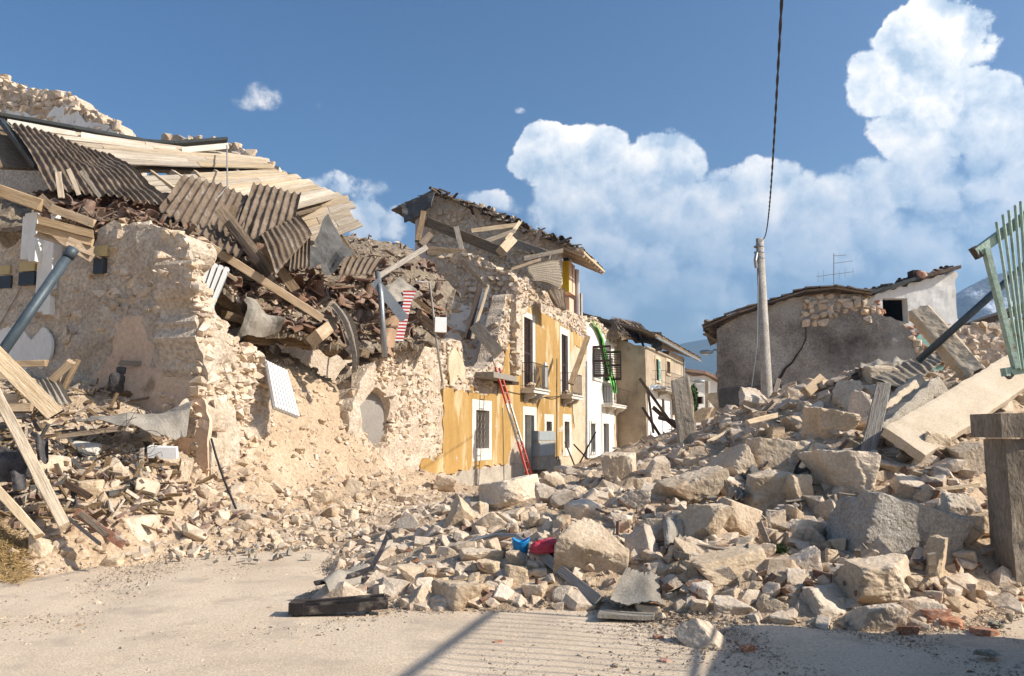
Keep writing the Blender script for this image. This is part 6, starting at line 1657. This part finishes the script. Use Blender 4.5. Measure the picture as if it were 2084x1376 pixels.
# broken gate panel hanging over the pier
GT = thing('gate_panel', 'bent light green gate panel leaning over the pier', 'gate', P(2060, 760, 8.6))
gY = 8.7
MB().bar(P(1984, 516, gY), P(2320, 270, gY + .3), .09, .10).build('top_rail', 'green_paint', GT)
MB().bar(P(1982, 517, gY), P(1990, 512, gY), .085, .14).build('rail_end', 'iron', GT)
MB().bar(P(2042, 758, gY), P(2320, 715, gY + .3), .08, .09).build('bottom_rail', 'green_paint', GT)
MB().bar(P(2006, 506, gY - .02), P(2068, 750, gY - .02), .075, .06).build('corner_bar', 'green_paint', GT)
MB().bar(P(2049, 760, gY), P(2058, 768, gY), .06, .06).build('hinge', 'iron', GT)
for k, (x0, y0, x1) in enumerate(((2028, 452, 2076), (2041, 437, 2082), (2053, 428, 2087), (2066, 418, 2093), (2077, 410, 2099), (2090, 402, 2106), (2103, 392, 2114), (2118, 383, 2124), (2134, 372, 2136), (2150, 362, 2150))):
    MB().tube([P(x0, y0, gY - .03), P(x1, 752, gY - .03)], .017, 7).build('bar', 'green_paint', GT)
PIP = MB().tube([P(1868, 735, 12.6), P(2130, 500, 11.6)], .055, 12).build('steel_pipe', 'metal_blue', smooth=True); tag(PIP, 'blue-grey steel pipe sticking up out of the rubble behind the gate', 'pipe')
# ================================================================== things lying in and on the right pile
LM = []                      # landmarks for labels: (phrase, px, py)
PLACED = []                  # px footprints of the stones so far
def stone(px, py, w, h, kind='big', var=0, mat='limestone', label=None, rot=0.0, dep=.95, tilt=0.0, yaw=None, cat='stone', lift=.0, group=None):
    p = hit(px, py + h * .30)
    Y = p.y + .25 * w * p.y / FPX
    c = P(px, py, Y) + Vector((0, 0, lift)); wm, hm = w * Y / FPX, h * Y / FPX
    me = rock_mesh(kind, var, mat)
    yw = yaw if yaw is not None else random.uniform(-.35, .35)
    o = inst('stone' if mat == 'limestone' else ('concrete_chunk' if mat == 'concrete' else 'brick_lump'), me, rmat(c, (random.uniform(-.12, .12), tilt, yw), (wm * 1.06, (wm * .6 + hm * .4) * dep, hm * 1.12)))
    PLACED.append((px, py, w, h))
    if label:
        tag(o, label, cat); 
    return o
def lm(ph, px, py): LM.append((ph, px, py))

BIGS = [  # px, py, w, h, kind, variant, material, tilt, label, landmark phrase
 (1207, 1127, 138, 122, 'big', 0, 'limestone', .1, 'largest pale boulder in the pile, right of the red bag', 'the largest boulder'),
 (1312, 1110, 80, 74, 'big', 1, 'limestone', .1, 'rounded pale stone above the grey felt sheet', 'the stone above the grey felt'),
 (1430, 1072, 88, 84, 'big', 2, 'limestone', 0, 'broad upright stone above the long slanting block', 'the broad upright stone'),
 (1504, 1064, 80, 68, 'big', 3, 'limestone', .35, 'tilted flat-faced stone right of the broad upright stone', 'the tilted flat-faced stone'),
 (1476, 1155, 148, 66, 'block', 0, 'limestone', -.16, 'long pale block with a bright top in the middle of the pile', 'the long pale block'),
 (1566, 1008, 96, 92, 'big', 4, 'limestone', 0, 'pyramid-shaped pale boulder below the squared block', 'the pyramid-shaped boulder'),
 (1408, 1000, 130, 76, 'big', 5, 'limestone', -.25, 'big sloping boulder at the left shoulder of the pile', 'the big sloping boulder'),
 (1716, 978, 134, 104, 'big', 6, 'limestone', .05, 'big five-sided boulder with a bright top left of the pier', 'the five-sided boulder'),
 (1818, 1085, 215, 120, 'block', 11, 'concrete', .2, 'large grey concrete chunk with exposed gravel', 'the grey concrete chunk'),
 (1788, 1190, 152, 96, 'big', 7, 'limestone', 0, 'rounded pale boulder with a hollow face below the concrete chunk', 'the hollow-faced boulder'),
 (1570, 927, 90, 62, 'block', 2, 'limestone', .04, 'squared building block lying level with sharp edges', 'the squared building block'),
 (1498, 948, 84, 78, 'big', 8, 'limestone', .2, 'pale boulder left of the squared building block', 'the boulder left of the squared block'),
 (1580, 978, 62, 30, 'big', 9, 'limestone', .1, 'flat white stone under the squared building block', 'the flat white stone'),
 (1690, 866, 98, 68, 'big', 10, 'limestone', .05, 'big rounded boulder high on the pile left of the upright plank', 'the high rounded boulder'),
 (1616, 866, 46, 40, 'big', 11, 'limestone', .1, 'small squarish stone high on the pile', 'the squarish stone'),
 (1528, 818, 54, 52, 'big', 12, 'limestone', 0, 'pointed stone on the crest of the pile below the pole', 'the pointed crest stone'),
 (1436, 845, 48, 27, 'big', 13, 'limestone', 0, 'oval stone right of the upright broken slab', 'the oval stone'),
 (1470, 818, 58, 36, 'big', 14, 'limestone', 0, 'pale stone at the left end of the crest', 'the left crest stone'),
 (1258, 957, 62, 62, 'big', 15, 'limestone', 0, 'upright pale stone where the pile meets the street', 'the upright street stone'),
 (1904, 1146, 60, 92, 'big', 16, 'limestone', .0, 'tall pointed stone standing left of the pier', 'the tall pointed stone'),
 (1690, 1228, 106, 54, 'big', 17, 'limestone', .05, 'long low stone at the foot of the pile below the hollow-faced boulder', 'the long low stone'),
 (1782, 1258, 80, 78, 'big', 18, 'limestone', .5, 'leaning wedge stone at the shaded foot of the pile', 'the leaning wedge stone'),
 (1430, 1297, 104, 62, 'big', 19, 'limestone', .15, 'angular stone farthest out on the dusty ground', 'the farthest-out stone'),
 (1495, 1238, 78, 42, 'big', 20, 'limestone', 0, 'flat-topped stone at the front foot of the pile', 'the flat-topped front stone'),
 (1568, 1233, 52, 40, 'big', 21, 'limestone', 0, 'three-cornered stone right of the flat-topped front stone', 'the three-cornered stone'),
 (1320, 1245, 50, 30, 'block', 3, 'limestone', 0, 'small square block on the edge of the flat grey board', 'the small square block'),
 (942, 1216, 108, 54, 'big', 22, 'limestone', .05, 'wide triangular stone at the left foot of the pile', 'the wide triangular stone'),
 (856, 1218, 50, 46, 'big', 23, 'limestone', 0, 'blocky stone right of the black plastic trim', 'the blocky stone'),
 (1026, 1212, 54, 44, 'big', 24, 'limestone', .1, 'wedge stone right of the wide triangular stone', 'the wedge stone'),
 (1090, 1207, 56, 34, 'big', 25, 'limestone', 0, 'flat stone left of the fallen plank', 'the flat stone by the plank'),
 (1040, 1010, 120, 64, 'big', 26, 'limestone', -.2, 'wide pale boulder at the far left crest of the pile', 'the far left crest boulder'),
 (938, 1050, 48, 66, 'big', 27, 'limestone', .4, 'leaning slab-like stone below the far left crest', 'the leaning slab stone'),
 (1112, 1012, 56, 46, 'big', 28, 'limestone', .2, 'tilted pale stone below the foot of the ladder', 'the stone below the ladder'),
 (994, 1134, 108, 32, 'big', 29, 'limestone', .08, 'flat oval slab left of the blue bucket', 'the flat oval slab'),
 (838, 1168, 50, 36, 'big', 30, 'limestone', 0, 'chunky stone above the right end of the black plastic trim', 'the chunky stone'),
 (1052, 1172, 50, 38, 'block', 4, 'limestone', .2, 'stone with a brick-red side below the blue bucket', 'the red-sided stone'),
 (1638, 1150, 68, 62, 'big', 31, 'limestone', 0, 'rounded stone left of the concrete chunk', 'the rounded stone by the concrete'),
 (1632, 1085, 60, 48, 'big', 32, 'limestone', .2, 'stone left above the grey concrete chunk', 'the stone above the concrete'),
 (1720, 805, 52, 56, 'big', 33, 'limestone', 0, 'upright stone on the crest behind the wooden post', 'the upright crest stone'),
 (1748, 832, 36, 66, 'block', 5, 'limestone', .15, 'tall thin slab stone left of the wooden post', 'the tall thin slab'),
 (1790, 764, 66, 44, 'block', 6, 'screed', .12, 'beige plastered block on the crest under the grey sheet', 'the beige block'),
 (1897, 912, 92, 56, 'big', 34, 'limestone', .2, 'pale boulder under the end of the long concrete slab', 'the boulder under the slab'),
 (1880, 940, 58, 30, 'block', 7, 'limestone', .25, 'flat stone below the boulder under the slab', 'the flat stone under the slab'),
 (1968, 872, 50, 46, 'big', 35, 'limestone', 0, 'pale stone beside the pier cap', 'the stone beside the pier cap'),
 (1975, 935, 66, 62, 'block', 8, 'limestone', -.4, 'sloping rough slab touching the pier', 'the sloping rough slab'),
 (1948, 1045, 66, 72, 'big', 36, 'limestone', .1, 'bright-topped stone left of the pier', 'the bright-topped stone'),
 (1985, 1072, 66, 60, 'big', 37, 'limestone', 0, 'squat stone touching the side of the pier', 'the squat stone'),
 (1862, 1250, 92, 48, 'big', 38, 'limestone', 0, 'low stone in the shade in front of the pier', 'the low shaded stone'),
 (1690, 1040, 60, 44, 'big', 39, 'limestone', .2, 'stone below the five-sided boulder', 'the stone below the five-sided boulder'),
 (1850, 1000, 70, 60, 'big', 40, 'limestone', .2, 'stone between the five-sided boulder and the pier', 'the stone by the splintered laths'),
 (1395, 1120, 40, 48, 'big', 41, 'limestone', 0, 'dark-shaded stone left of the long pale block', 'the shaded stone'),
 (1290, 1020, 60, 40, 'big', 42, 'limestone', 0, 'low stone on the left shoulder above the felt', 'the low shoulder stone'),
 (1340, 1075, 46, 34, 'big', 43, 'limestone', 0, 'small stone left of the broad upright stone', 'the small shoulder stone'),
 (1770, 940, 46, 44, 'big', 44, 'limestone', 0, 'stone at the foot of the wooden post', 'the stone at the post foot'),
 (1620, 1000, 48, 60, 'big', 45, 'limestone', 0, 'stone tucked right of the pyramid-shaped boulder', 'the tucked stone'),
 # left heap
 (285, 1080, 62, 52, 'big', 46, 'limestone', 0, 'biggest pale stone at the foot of the left heap', 'the biggest left heap stone'),
 (170, 1003, 58, 44, 'big', 47, 'limestone', 0, 'pale lump stone in the middle of the left heap', 'the middle left heap stone'),
 (375, 965, 28, 64, 'block', 9, 'limestone', .1, 'tall upright block at the torn wall corner', 'the tall upright block'),
 (225, 1145, 46, 26, 'big', 48, 'limestone', 0, 'low brownish stone at the edge of the dusty ground', 'the low brownish stone'),
 (658, 1015, 42, 34, 'big', 49, 'limestone', 0, 'angular stone under the earth slope', 'the angular slope stone'),
 (715, 995, 38, 34, 'block', 10, 'screed', .3, 'pale tilted plaster block at the foot of the earth slope', 'the tilted plaster block'),
 (905, 990, 40, 36, 'big', 50, 'limestone', .3, 'pale stone leaning on the ochre house corner', 'the corner stone'),
]
for (px, py, w, h, kd, vr, mt, tl, lb, ph) in BIGS:
    stone(px, py, w, h, kd, vr, mt, lb, tilt=tl); lm(ph, px, py)
# dark volcanic lump and grey roofing pieces
stone(1533, 976, 44, 52, 'big', 51, 'felt_dark', 'dark grey lump wedged between the pale boulders', tilt=.2).name = 'dark_lump'
patch_px('ridge_sheet', [(1655, 898, 10.9), (1700, 925, 11.0), (1665, 975, 10.2), (1610, 955, 10.1)], 'felt_dark', 'dark folded roofing sheet under the high rounded boulder', 'roofing sheet', waves=2, amp=.07, nv=8, rough=.06, seed=31)
patch_px('ridge_sheet', [(1470, 985, 10.2), (1520, 998, 10.3), (1520, 1015, 9.9), (1480, 1010, 9.8)], 'felt', 'grey broken tile sheet beside the dark lump', 'roofing sheet', waves=3, amp=.05, nv=6, rough=.06, seed=32)
patch_px('felt_sheet', [(1278, 1150, 7.75), (1345, 1172, 7.8), (1362, 1226, 7.35), (1244, 1222, 7.35)], 'felt', 'torn grey felt sheet standing at the foot of the pile', 'roofing felt', nu=24, nv=14, bend=-.10, rough=.13, seed=33, tear=.02)
patch_px('flat_board', [(1225, 1236, 7.55), (1335, 1236, 7.55), (1330, 1249, 7.2), (1216, 1249, 7.2)], 'felt', 'flat grey board lying on the ground at the foot of the pile', 'board', nu=8, nv=3, thick=.035, rough=.02, seed=34)
patch_px('felt_sheet', [(1345, 1068, 8.9), (1372, 1060, 9.0), (1392, 1105, 8.5), (1352, 1128, 8.3)], 'felt', 'grey felt strip crumpled left of the broad upright stone', 'roofing felt', nu=10, nv=10, bend=.12, rough=.12, seed=35)
# long slabs and posts
def block_px(name, label, a, b, wpx, th, mat, cat, roll=0.0, seed=0, boxy=True, rough=.035):
    p0, p1 = P(*a), P(*b); d = p1 - p0; x = d.normalized(); mid = (p0 + p1) / 2
    up = (Vector((0, 0, CAMZ)) - mid).normalized(); y = up.cross(x).normalized(); z = x.cross(y)
    rot = (Matrix((x, y, z)).transposed() @ Matrix.Rotation(roll, 3, 'X')).to_4x4()
    wd = wpx * mid.y / FPX
    # rough slab: subdivided box with noise and chipped edges
    nx, ny = 40, 10; V = []; F = []
    r_ = np.random.default_rng(seed)
    us = np.linspace(-.5, .5, nx + 1); vs = np.linspace(-.5, .5, ny + 1)
    for s in (1, -1):
        for u in us:
            for v in vs:
                e = max(0, abs(v) - .44) * 2.2 + max(0, abs(u) - .485) * 6
                V.append(((u) * d.length, v * wd, s * th * (.5 - e * .5)))
    V = np.array(V); nn = fbm(V * 5 + seed, 5, .6)
    V[:, 1] += nn * rough * .9 * (np.abs(V[:, 1]) > wd * .43); V[:, 0] += fbm(V * 6 + seed + 9, 4) * rough * 2.2 * (np.abs(V[:, 0]) > d.length * .48); V[:, 2] += nn * rough * .35
    m = (nx + 1) * (ny + 1); ix = lambda i, j: i * (ny + 1) + j
    for i in range(nx):
        for j in range(ny):
            q = (ix(i, j), ix(i + 1, j), ix(i + 1, j + 1), ix(i, j + 1)); F.append(q); F.append(tuple(c + m for c in q[::-1]))
    for i in range(nx):
        for j in (0, ny): F.append((ix(i, j), ix(i + 1, j), ix(i + 1, j) + m, ix(i, j) + m))
    for j in range(ny):
        for i in (0, nx): F.append((ix(i, j), ix(i, j + 1), ix(i, j + 1) + m, ix(i, j) + m))
    me = np_mesh(name, V, F); me.materials.append(MATS[mat])
    o = inst(name, me, Matrix.Translation(mid) @ rot); return tag(o, label, cat)
block_px('concrete_slab', 'long smooth beige concrete slab slanting up to the right', (1838, 905, 9.9), (2120, 725, 12.6), 80, .14, 'screed', 'slab', roll=-.35, seed=1, rough=.012)
block_px('concrete_beam', 'rough stone beam pointing up to the left on the crest', (1985, 765, 12.3), (1868, 634, 12.8), 40, .3, 'screed', 'beam', roll=.4, seed=2, rough=.035)
block_px('concrete_beam', 'cracked grey beam lying up the slope right of the wooden post', (1790, 895, 10.9), (1905, 790, 12.2), 46, .3, 'concrete', 'beam', roll=.3, seed=3, rough=.025)
block_px('concrete_beam', 'second grey beam lying behind the cracked one', (1760, 880, 11.4), (1870, 780, 12.7), 34, .25, 'screed', 'beam', roll=.3, seed=4, rough=.025)
block_px('wooden_slab', 'tall broken wooden slab standing upright where the pile meets the street', (1404, 930, 15.6), (1384, 772, 16.0), 38, .16, 'wood_pale', 'slab', roll=0, seed=5, rough=.02)
timber_px('wooden_post', (1762, 945, 10.2), (1797, 786, 10.9), 29, .12, 'wood_grey', 'flat grey wooden post leaning upright on the pile', 'post')
T6 = [((1090, 1118, 8.6), (1216, 1220, 7.7), 20, .05, 'wood_grey', 'grey-brown plank lying below the red bag'),
      ((1640, 800, 13.5), (1672, 770, 14.0), 20, .1, 'wood_new', 'short brown plank end on the crest right of the pole'),
      ((1578, 800, 14.5), (1585, 772, 14.6), 9, .06, 'wood_new', 'small wooden stake on the crest beside the pole'),
      ((1520, 860, 12.4), (1580, 845, 12.8), 10, .06, 'wood_pale', 'split pale lath on the upper left slope'),
      ((1440, 900, 13.5), (1490, 875, 14.0), 7, .05, 'wood_pale', 'thin pale lath near the oval stone'),
      ((1800, 1020, 9.3), (1890, 985, 9.6), 9, .05, 'wood_pale', 'splintered lath left of the pier'),
      ((1870, 1000, 9.2), (1992, 990, 9.3), 8, .05, 'wood_pale', 'long splintered lath running behind the pier'),
      ((1880, 985, 9.5), (1960, 950, 9.8), 16, .06, 'wood_old', 'dark board running behind the pier'),
      ((1700, 955, 10.2), (1765, 905, 10.7), 16, .08, 'wood_grey', 'grey batten left of the wooden post'),
      ((1905, 860, 11.2), (2084, 765, 12.4), 14, .1, 'wood_old', 'brown rafter along the right side of the long slab'),
      ((1745, 760, 13.6), (1830, 745, 13.9), 18, .05, 'wood_grey', 'grey weathered board on top of the crest'),
      ((1700, 785, 13.4), (1745, 765, 13.6), 14, .05, 'wood_dark', 'dark board left of the beige block')]
for a, b, wp, th, mt, lb in T6: timber_px('plank', a, b, wp, th, mt, lb, 'plank')
patch_px('roof_sheet', [(1770, 765, 13.2), (1905, 715, 13.9), (1925, 735, 13.5), (1830, 790, 12.7)], 'wood_grey', 'grey corrugated sheet draped over the crest', 'roofing sheet', waves=10, amp=.018, nv=12, rough=.10, seed=36)
patch_px('roof_sheet', [(1752, 735, 13.9), (1858, 728, 14.2), (1850, 745, 13.8), (1750, 752, 13.5)], 'felt', 'stiff grey sheet lying behind the beige block', 'roofing sheet', waves=3, amp=.03, nv=6, rough=.06, seed=37)
# black plastic trim and the dark strip on the left foot
TRM = thing('plastic_trim', 'black plastic trim box lying on the ground at the left foot of the pile', 'trim', P(690, 1220, 7.4))
p0, p1 = P(600, 1207, 7.45), P(790, 1196, 7.55); p0.z = .05; p1.z = .09
for k, (w0_, z_, hh) in enumerate(((.15, 0, .07), (.11, .045, .03), (.05, .065, .025))): MB().bar(p0 + Vector((.04 * k, .02 * k, z_)), p1 + Vector((-.02 * k, .02 * k, z_)), w0_, hh).build('profile', 'plastic_dark', TRM)
MB().bar(p0 + Vector((-.03, 0, .03)), p0 + Vector((.1, 0, .03)), .18, .10).build('end_cap', 'plastic_dark', TRM)
DS = [P(*q) for q in ((640, 1196, 8.0), (700, 1185, 8.2), (755, 1165, 8.6), (775, 1130, 9.0), (790, 1092, 9.5))]
m = MB()
for q0, q1 in zip(DS[:-1], DS[1:]): m.bar(q0 + Vector((0, 0, .04)), q1 + Vector((0, 0, .04)), .05, .02, up=(.5, -.4, 1))
tag(m.build('plastic_strip', 'plastic_dark'), 'bent black strip running up the left foot of the pile', 'strip')
patch_px('torn_foil', [(650, 1180, 8.1), (740, 1140, 8.8), (735, 1180, 8.4), (670, 1200, 7.9)], 'felt', 'dusty grey foil hanging beside the bent black strip', 'foil', nu=12, nv=8, bend=.08, rough=.12, seed=38, tear=.03)
o = MB().tube([P(938, 1116, 9.1), P(970, 1096, 9.2), (P(1010, 1088, 9.2)), P(1050, 1090, 9.0), P(1072, 1104, 8.8)], .022, 6).build('bent_pipe', 'metal_grey', smooth=True); tag(o, 'thin bent grey pipe arching over stones left of the blue bucket', 'pipe')
# blue bucket, red bag
PLACED.append((1085, 1105, 120, 50)); PLACED.append((1150, 1165, 120, 90)); PLACED.append((1300, 1190, 110, 80))
bp_ = P(1060, 1114, 8.62)
BK = thing('bucket', 'crushed blue plastic bucket left of the red bag', 'bucket', bp_)
n = 14; V = []; F = []
for i, (rad, z) in enumerate(((.075, -.08), (.095, .07), (.10, .085), (.085, .08), (.065, -.06))):
    for j in range(n): a = 6.283 * j / n; V.append((bp_.x + math.cos(a) * rad * (1 - .25 * (math.sin(a) > .3)), bp_.y + math.sin(a) * rad * .8, bp_.z + z + .02 * math.cos(a * 2)))
for i in range(4):
    for j in range(n): F.append((i * n + j, i * n + (j + 1) % n, (i + 1) * n + (j + 1) % n, (i + 1) * n + j))
F.append(tuple(range(n - 1, -1, -1)))
obj('bucket_wall', V, F, 'blue_plastic', BK, smooth=True)
MB().fbox(Fr((bp_.x - .1, bp_.y - .1), (1, 0), (0, 1)), -.03, .05, -.02, .0, bp_.z - .1, bp_.z - .06).build('torn_flap', 'blue_plastic', BK)
RB = thing('red_bag', 'crumpled red plastic bag beside the largest boulder', 'bag', P(1112, 1110, 8.7))
v, f = rock_shape(77, 4, p=4, rough=.22, planes=7, freq=3.5)
obj('bag_body', v * np.array((.36, .22, .15)) + np.array(P(1112, 1110, 8.5)), f, 'red_plastic', RB, smooth=True)
v, f = rock_shape(78, 4, p=4, rough=.22, planes=7, freq=3.5)
obj('clear_wrap', v * np.array((.30, .2, .08)) + np.array(P(1115, 1101, 8.6)), f, 'felt', RB, smooth=True)
# bricks at the pier foot and odd ones
for k, (px, py, w, tx) in enumerate(((1640, 1080, 22, 'half brick on the slope right of the pyramid boulder'), (1582, 1155, 20, 'broken brick right of the long pale block'), (1012, 1310, 22, 'lone reddish stone on the open ground'), (1170, 1216, 14, 'tiny brick bit by the fallen plank'), (1900, 1255, 60, 'red brick lump in the shade at the pier foot'),
                                   (1935, 1270, 50, 'brick shard right of the red lump at the pier foot'), (2000, 1290, 50, 'brick shard nearest the pier corner'), (1850, 1285, 40, 'brick shard left of the red lump at the pier foot'), (1520, 1322, 30, 'brick bit right of the farthest-out stone'), (1340, 1298, 20, 'small brick bit left of the farthest-out stone'), (1352, 1346, 20, 'lowest brick bit on the open ground'))):
    stone(px, py, w, w * .5, 'brick', k % 5, 'brick', tx, cat='brick')
for k, (px, py, w, h, tx) in enumerate(((2030, 1290, 45, 30, 'crumpled printed paper in the shade at the pier foot'), (2010, 1345, 60, 24, 'torn magazine pages lowest at the pier foot'), (2055, 1270, 20, 40, 'folded paper packet upright by the pier'))):
    p = hit(px, py); s = w * p.y / FPX
    v, f = rock_shape(880 + k, 4, p=5, rough=.3, planes=6, freq=3.2)
    tag(obj('paper', v * np.array((s * .8, s * .6, h * p.y / FPX * .5)) + np.array(p) + np.array((0, 0, .05)), f, 'paper'), tx, 'paper')
pw_ = hit(1590, 1132); r = np.random.default_rng(8); m = MB()
for k in range(90):
    d = Vector((r.normal(), r.normal(), abs(r.normal()) + .6)).normalized() * r.uniform(.05, .13); q = pw_ + Vector((r.normal(0, .02), r.normal(0, .02), .02)); m.bar(q, q + d, .006, .003)
tag(m.build('weed_tuft', 'foliage'), 'dark weed tuft on the slope right of the long pale block', 'weed')
# straw at the left edge of the ground
r = np.random.default_rng(61); m = MB()
for k in range(900):
    q = gpt(r.uniform(-60, 75) * r.uniform(.4, 1), 1165 + r.normal(6, 8)); h = max(0, float(H(q[0], q[1])[0]))
    d = Vector((r.normal(), r.normal(), r.normal() * .35)).normalized() * r.uniform(.05, .13); c = Vector((q[0], q[1], h + r.uniform(.01, .06)))
    m.bar(c - d, c + d, .006, .004)
tag(m.build('straw', 'dry_straw'), 'dry yellow straw scattered at the left edge of the ground', 'straw', kind='stuff')
splinters('wood_splinters', 170, 0, 740, 420, 1080, 'wood_old', 15, 'brown wood splinters strewn over the left heap', fn=hit, ln=(.15, .6))
splinters('wood_splinters', 60, 0, 780, 330, 1060, 'wood_pale', 16, 'pale wood splinters strewn over the left heap', fn=hit, ln=(.15, .5))
splinters('wood_splinters', 110, 1250, 800, 1980, 1200, 'wood_grey', 17, 'grey wood splinters strewn over the right pile', fn=hit, ln=(.12, .45))
splinters('tile_shards', 150, 0, 860, 500, 1110, 'clay_tile', 18, 'reddish tile shards strewn over the left heap', fn=hit, ln=(.08, .25))
splinters('tile_shards', 160, 900, 850, 1980, 1240, 'clay_tile', 19, 'reddish tile shards strewn over the right pile', fn=hit, ln=(.08, .22))
splinters('felt_scraps', 60, 0, 850, 350, 1030, 'felt_dark', 20, 'dark felt scraps strewn over the left heap', fn=hit, ln=(.15, .5))
splinters('road_litter', 34, 340, 1118, 640, 1152, 'felt', 8, 'thin dark scraps trodden into the dust along the left heap', fn=hit, ln=(.04, .12))

# ------------------------------------------------------------------ middle-sized stones, each its own thing
BUCK = {}
def auto_label(o, px, py, w, tone):
    best = sorted(((px - x) ** 2 + (py - y) ** 2, ph, x, y) for ph, x, y in LM)[0]
    _, ph, x, y = best; dx, dy = px - x, py - y
    rel = ('right of' if dx > 0 else 'left of') if abs(dx) > abs(dy) else ('below' if dy > 0 else 'above')
    BUCK.setdefault((ph, rel), []).append((best[0], o, tone))
r = np.random.default_rng(71); n_mid = 0
MIDZ = [([(780, 1240), (900, 1120), (1000, 1000), (1260, 960), (1420, 900), (1480, 810), (1700, 780), (1960, 830), (1960, 1230), (1700, 1280), (1200, 1235)], 165),
        ([(20, 1150), (20, 960), (130, 860), (300, 880), (420, 980), (560, 1000), (780, 980), (880, 1000), (760, 1050), (600, 1110), (400, 1130), (200, 1150)], 85)]
allp = 0
for poly, cnt in MIDZ:
    xs = [p[0] for p in poly]; ys = [p[1] for p in poly]; k = 0; tries = 0
    while k < cnt and tries < 6000:
        tries += 1
        px, py = r.uniform(min(xs), max(xs)), r.uniform(min(ys), max(ys))
        if not inpoly(np.array([px]), np.array([py]), poly)[0]: continue
        w = (23 if cnt > 100 else 17) * r.uniform(.2, 1) ** -.75; w = min(w, 76 if cnt > 100 else 52); h = w * r.uniform(.5, .95)
        if any(abs(px - a) < (w + c) * .34 and abs(py - b) < (h + d) * .34 for a, b, c, d in PLACED): continue
        o = stone(px, py, w, h, 'mid', int(r.integers(0, 24)), 'limestone', tilt=r.normal(0, .3), yaw=r.uniform(0, 6.28), dep=r.uniform(.8, 1.2))
        o['category'] = 'stone'; o['group'] = 'loose pale stones on the rubble heaps'
        auto_label(o, px, py, w, 'small pale' if w < 22 else ('pale' if w < 32 else 'sizeable pale')); k += 1
for (ph, rel), lst in BUCK.items():
    for q, (d, o, tone) in enumerate(sorted(lst, key=lambda t: t[0])):
        o['label'] = '%s stone, %s %s %s' % (tone, ORD[q], rel, ph) if len(lst) > 1 else '%s stone just %s %s' % (tone, rel, ph)

# ------------------------------------------------------------------ uncountable small rubble, gravel
def scatter(n, x0, x1, y0, y1, seed, cond, smin, smax, pw):
    r = np.random.default_rng(seed); x = r.uniform(x0, x1, n * 4); y = y0 * (y1 / y0) ** r.uniform(0, 1, n * 4)
    ok = np.abs(x / y) < .95; x, y = x[ok], y[ok]; h = H(x, y); k = cond(x, y, h); x, y, h = x[k][:n], y[k][:n], h[k][:n]
    s = smin * r.uniform((smin / smax) ** (1 / pw), 1, len(x)) ** -pw
    return np.column_stack((x, y, np.maximum(h, 0) - s * .12)), s
RMASK = lambda x, y, h: (h > .04) & (x >= -2.3) & ~((y > 19) & (x < 3.5 + (y - 19) * .25))
pos, s = scatter(2000, -14, -2.3, 8.8, 19, 21, lambda x, y, h: (h > .04) & (x < -2.3), .10, .30, .5)
swarm('rubble_stones', pos, s, 'masonry', sub=3, seed=31, label='fist to head sized stones packed over the left heap', cat='rubble', base=(-6, 12, 0))
pos, s = scatter(2600, -2.3, 14, 6.6, 24, 22, RMASK, .13, .44, .5)
swarm('rubble_stones', pos, s, 'masonry', sub=3, seed=32, label='fist to head sized stones packed between the boulders of the right pile', cat='rubble', base=(5, 10, 0))
pos, s = scatter(9500, -14, -2.3, 8.5, 24, 1, lambda x, y, h: (h > .02) & (x < -2.3), .03, .16, .55)
swarm('small_rubble', pos, s, 'masonry', sub=2, seed=11, label='small pale rubble covering the left heap and the earth slope', cat='rubble', base=(-6, 12, 0))
pos, s = scatter(7500, -2.3, 16, 6.2, 40, 2, lambda x, y, h: (h > .02) & (x >= -2.3), .03, .16, .6)
swarm('small_rubble', pos, s, 'masonry', sub=2, seed=12, label='small pale rubble filling the gaps between the boulders of the right pile', cat='rubble', base=(5, 10, 0))
pos, s = scatter(420, -2.3, 16, 6.2, 26, 3, lambda x, y, h: (h > .05) & (x >= -2.3), .04, .12, .5)
swarm('brick_bits', pos, s, 'brick', sub=2, seed=13, label='reddish brick bits mixed through the right pile', cat='rubble', base=(5, 10, 0))
# gravel on the open ground, denser towards the heaps
r = np.random.default_rng(5)
gmask = lambda x, y, h: (h < .06) & (r.uniform(0, 1, len(x)) < np.clip(.25 + .5 * fbm(np.column_stack((x * .9, y * .9, np.zeros_like(x))), 3) + np.exp((h - .02) * 16) * .6, .04, 1))
pos, s = scatter(32000, -7, 7, 4.6, 13, 4, gmask, .009, .06, .5)
swarm('gravel', pos, s, 'gravel_mix', sub=1, seed=14, label='pale grit and gravel strewn over the dusty ground', cat='gravel', base=(0, 7, 0))
pos, s = scatter(14000, -7, 7, 4.6, 13, 7, gmask, .008, .04, .55)
swarm('gravel', pos, s, 'gravel_dark', sub=1, seed=15, label='dark brown grit strewn over the dusty ground', cat='gravel', base=(0, 7, 0))
# hazy valley air
hz = MB().fbox(Fr((0, 0), (1, 0), (0, 1)), -6000, 6000, -6000, 6000, -62, 375)
hm = bpy.data.materials.new('haze_air'); hm.use_nodes = True; hn = hm.node_tree; hn.nodes.clear()
ho = N(hn, 'ShaderNodeOutputMaterial'); pv = N(hn, 'ShaderNodeVolumePrincipled'); L(hn, pv.outputs[0], ho.inputs['Volume'])
pv.inputs['Color'].default_value = (.42, .66, 1.0, 1); pv.inputs['Density'].default_value = 2.7e-4; pv.inputs['Anisotropy'].default_value = .25
MATS['haze_air'] = hm
HZ = hz.build('haze', 'haze_air', base=(0, 0, -62)); HZ['kind'] = 'stuff'; tag(HZ, 'thin blue haze hanging in the valley air', 'haze')
# everything that is tagged and not setting or stuff is a thing
for o in list(COL.objects):
    if o.parent is None and 'label' in o.keys() and 'kind' not in o.keys(): o['kind'] = 'thing'
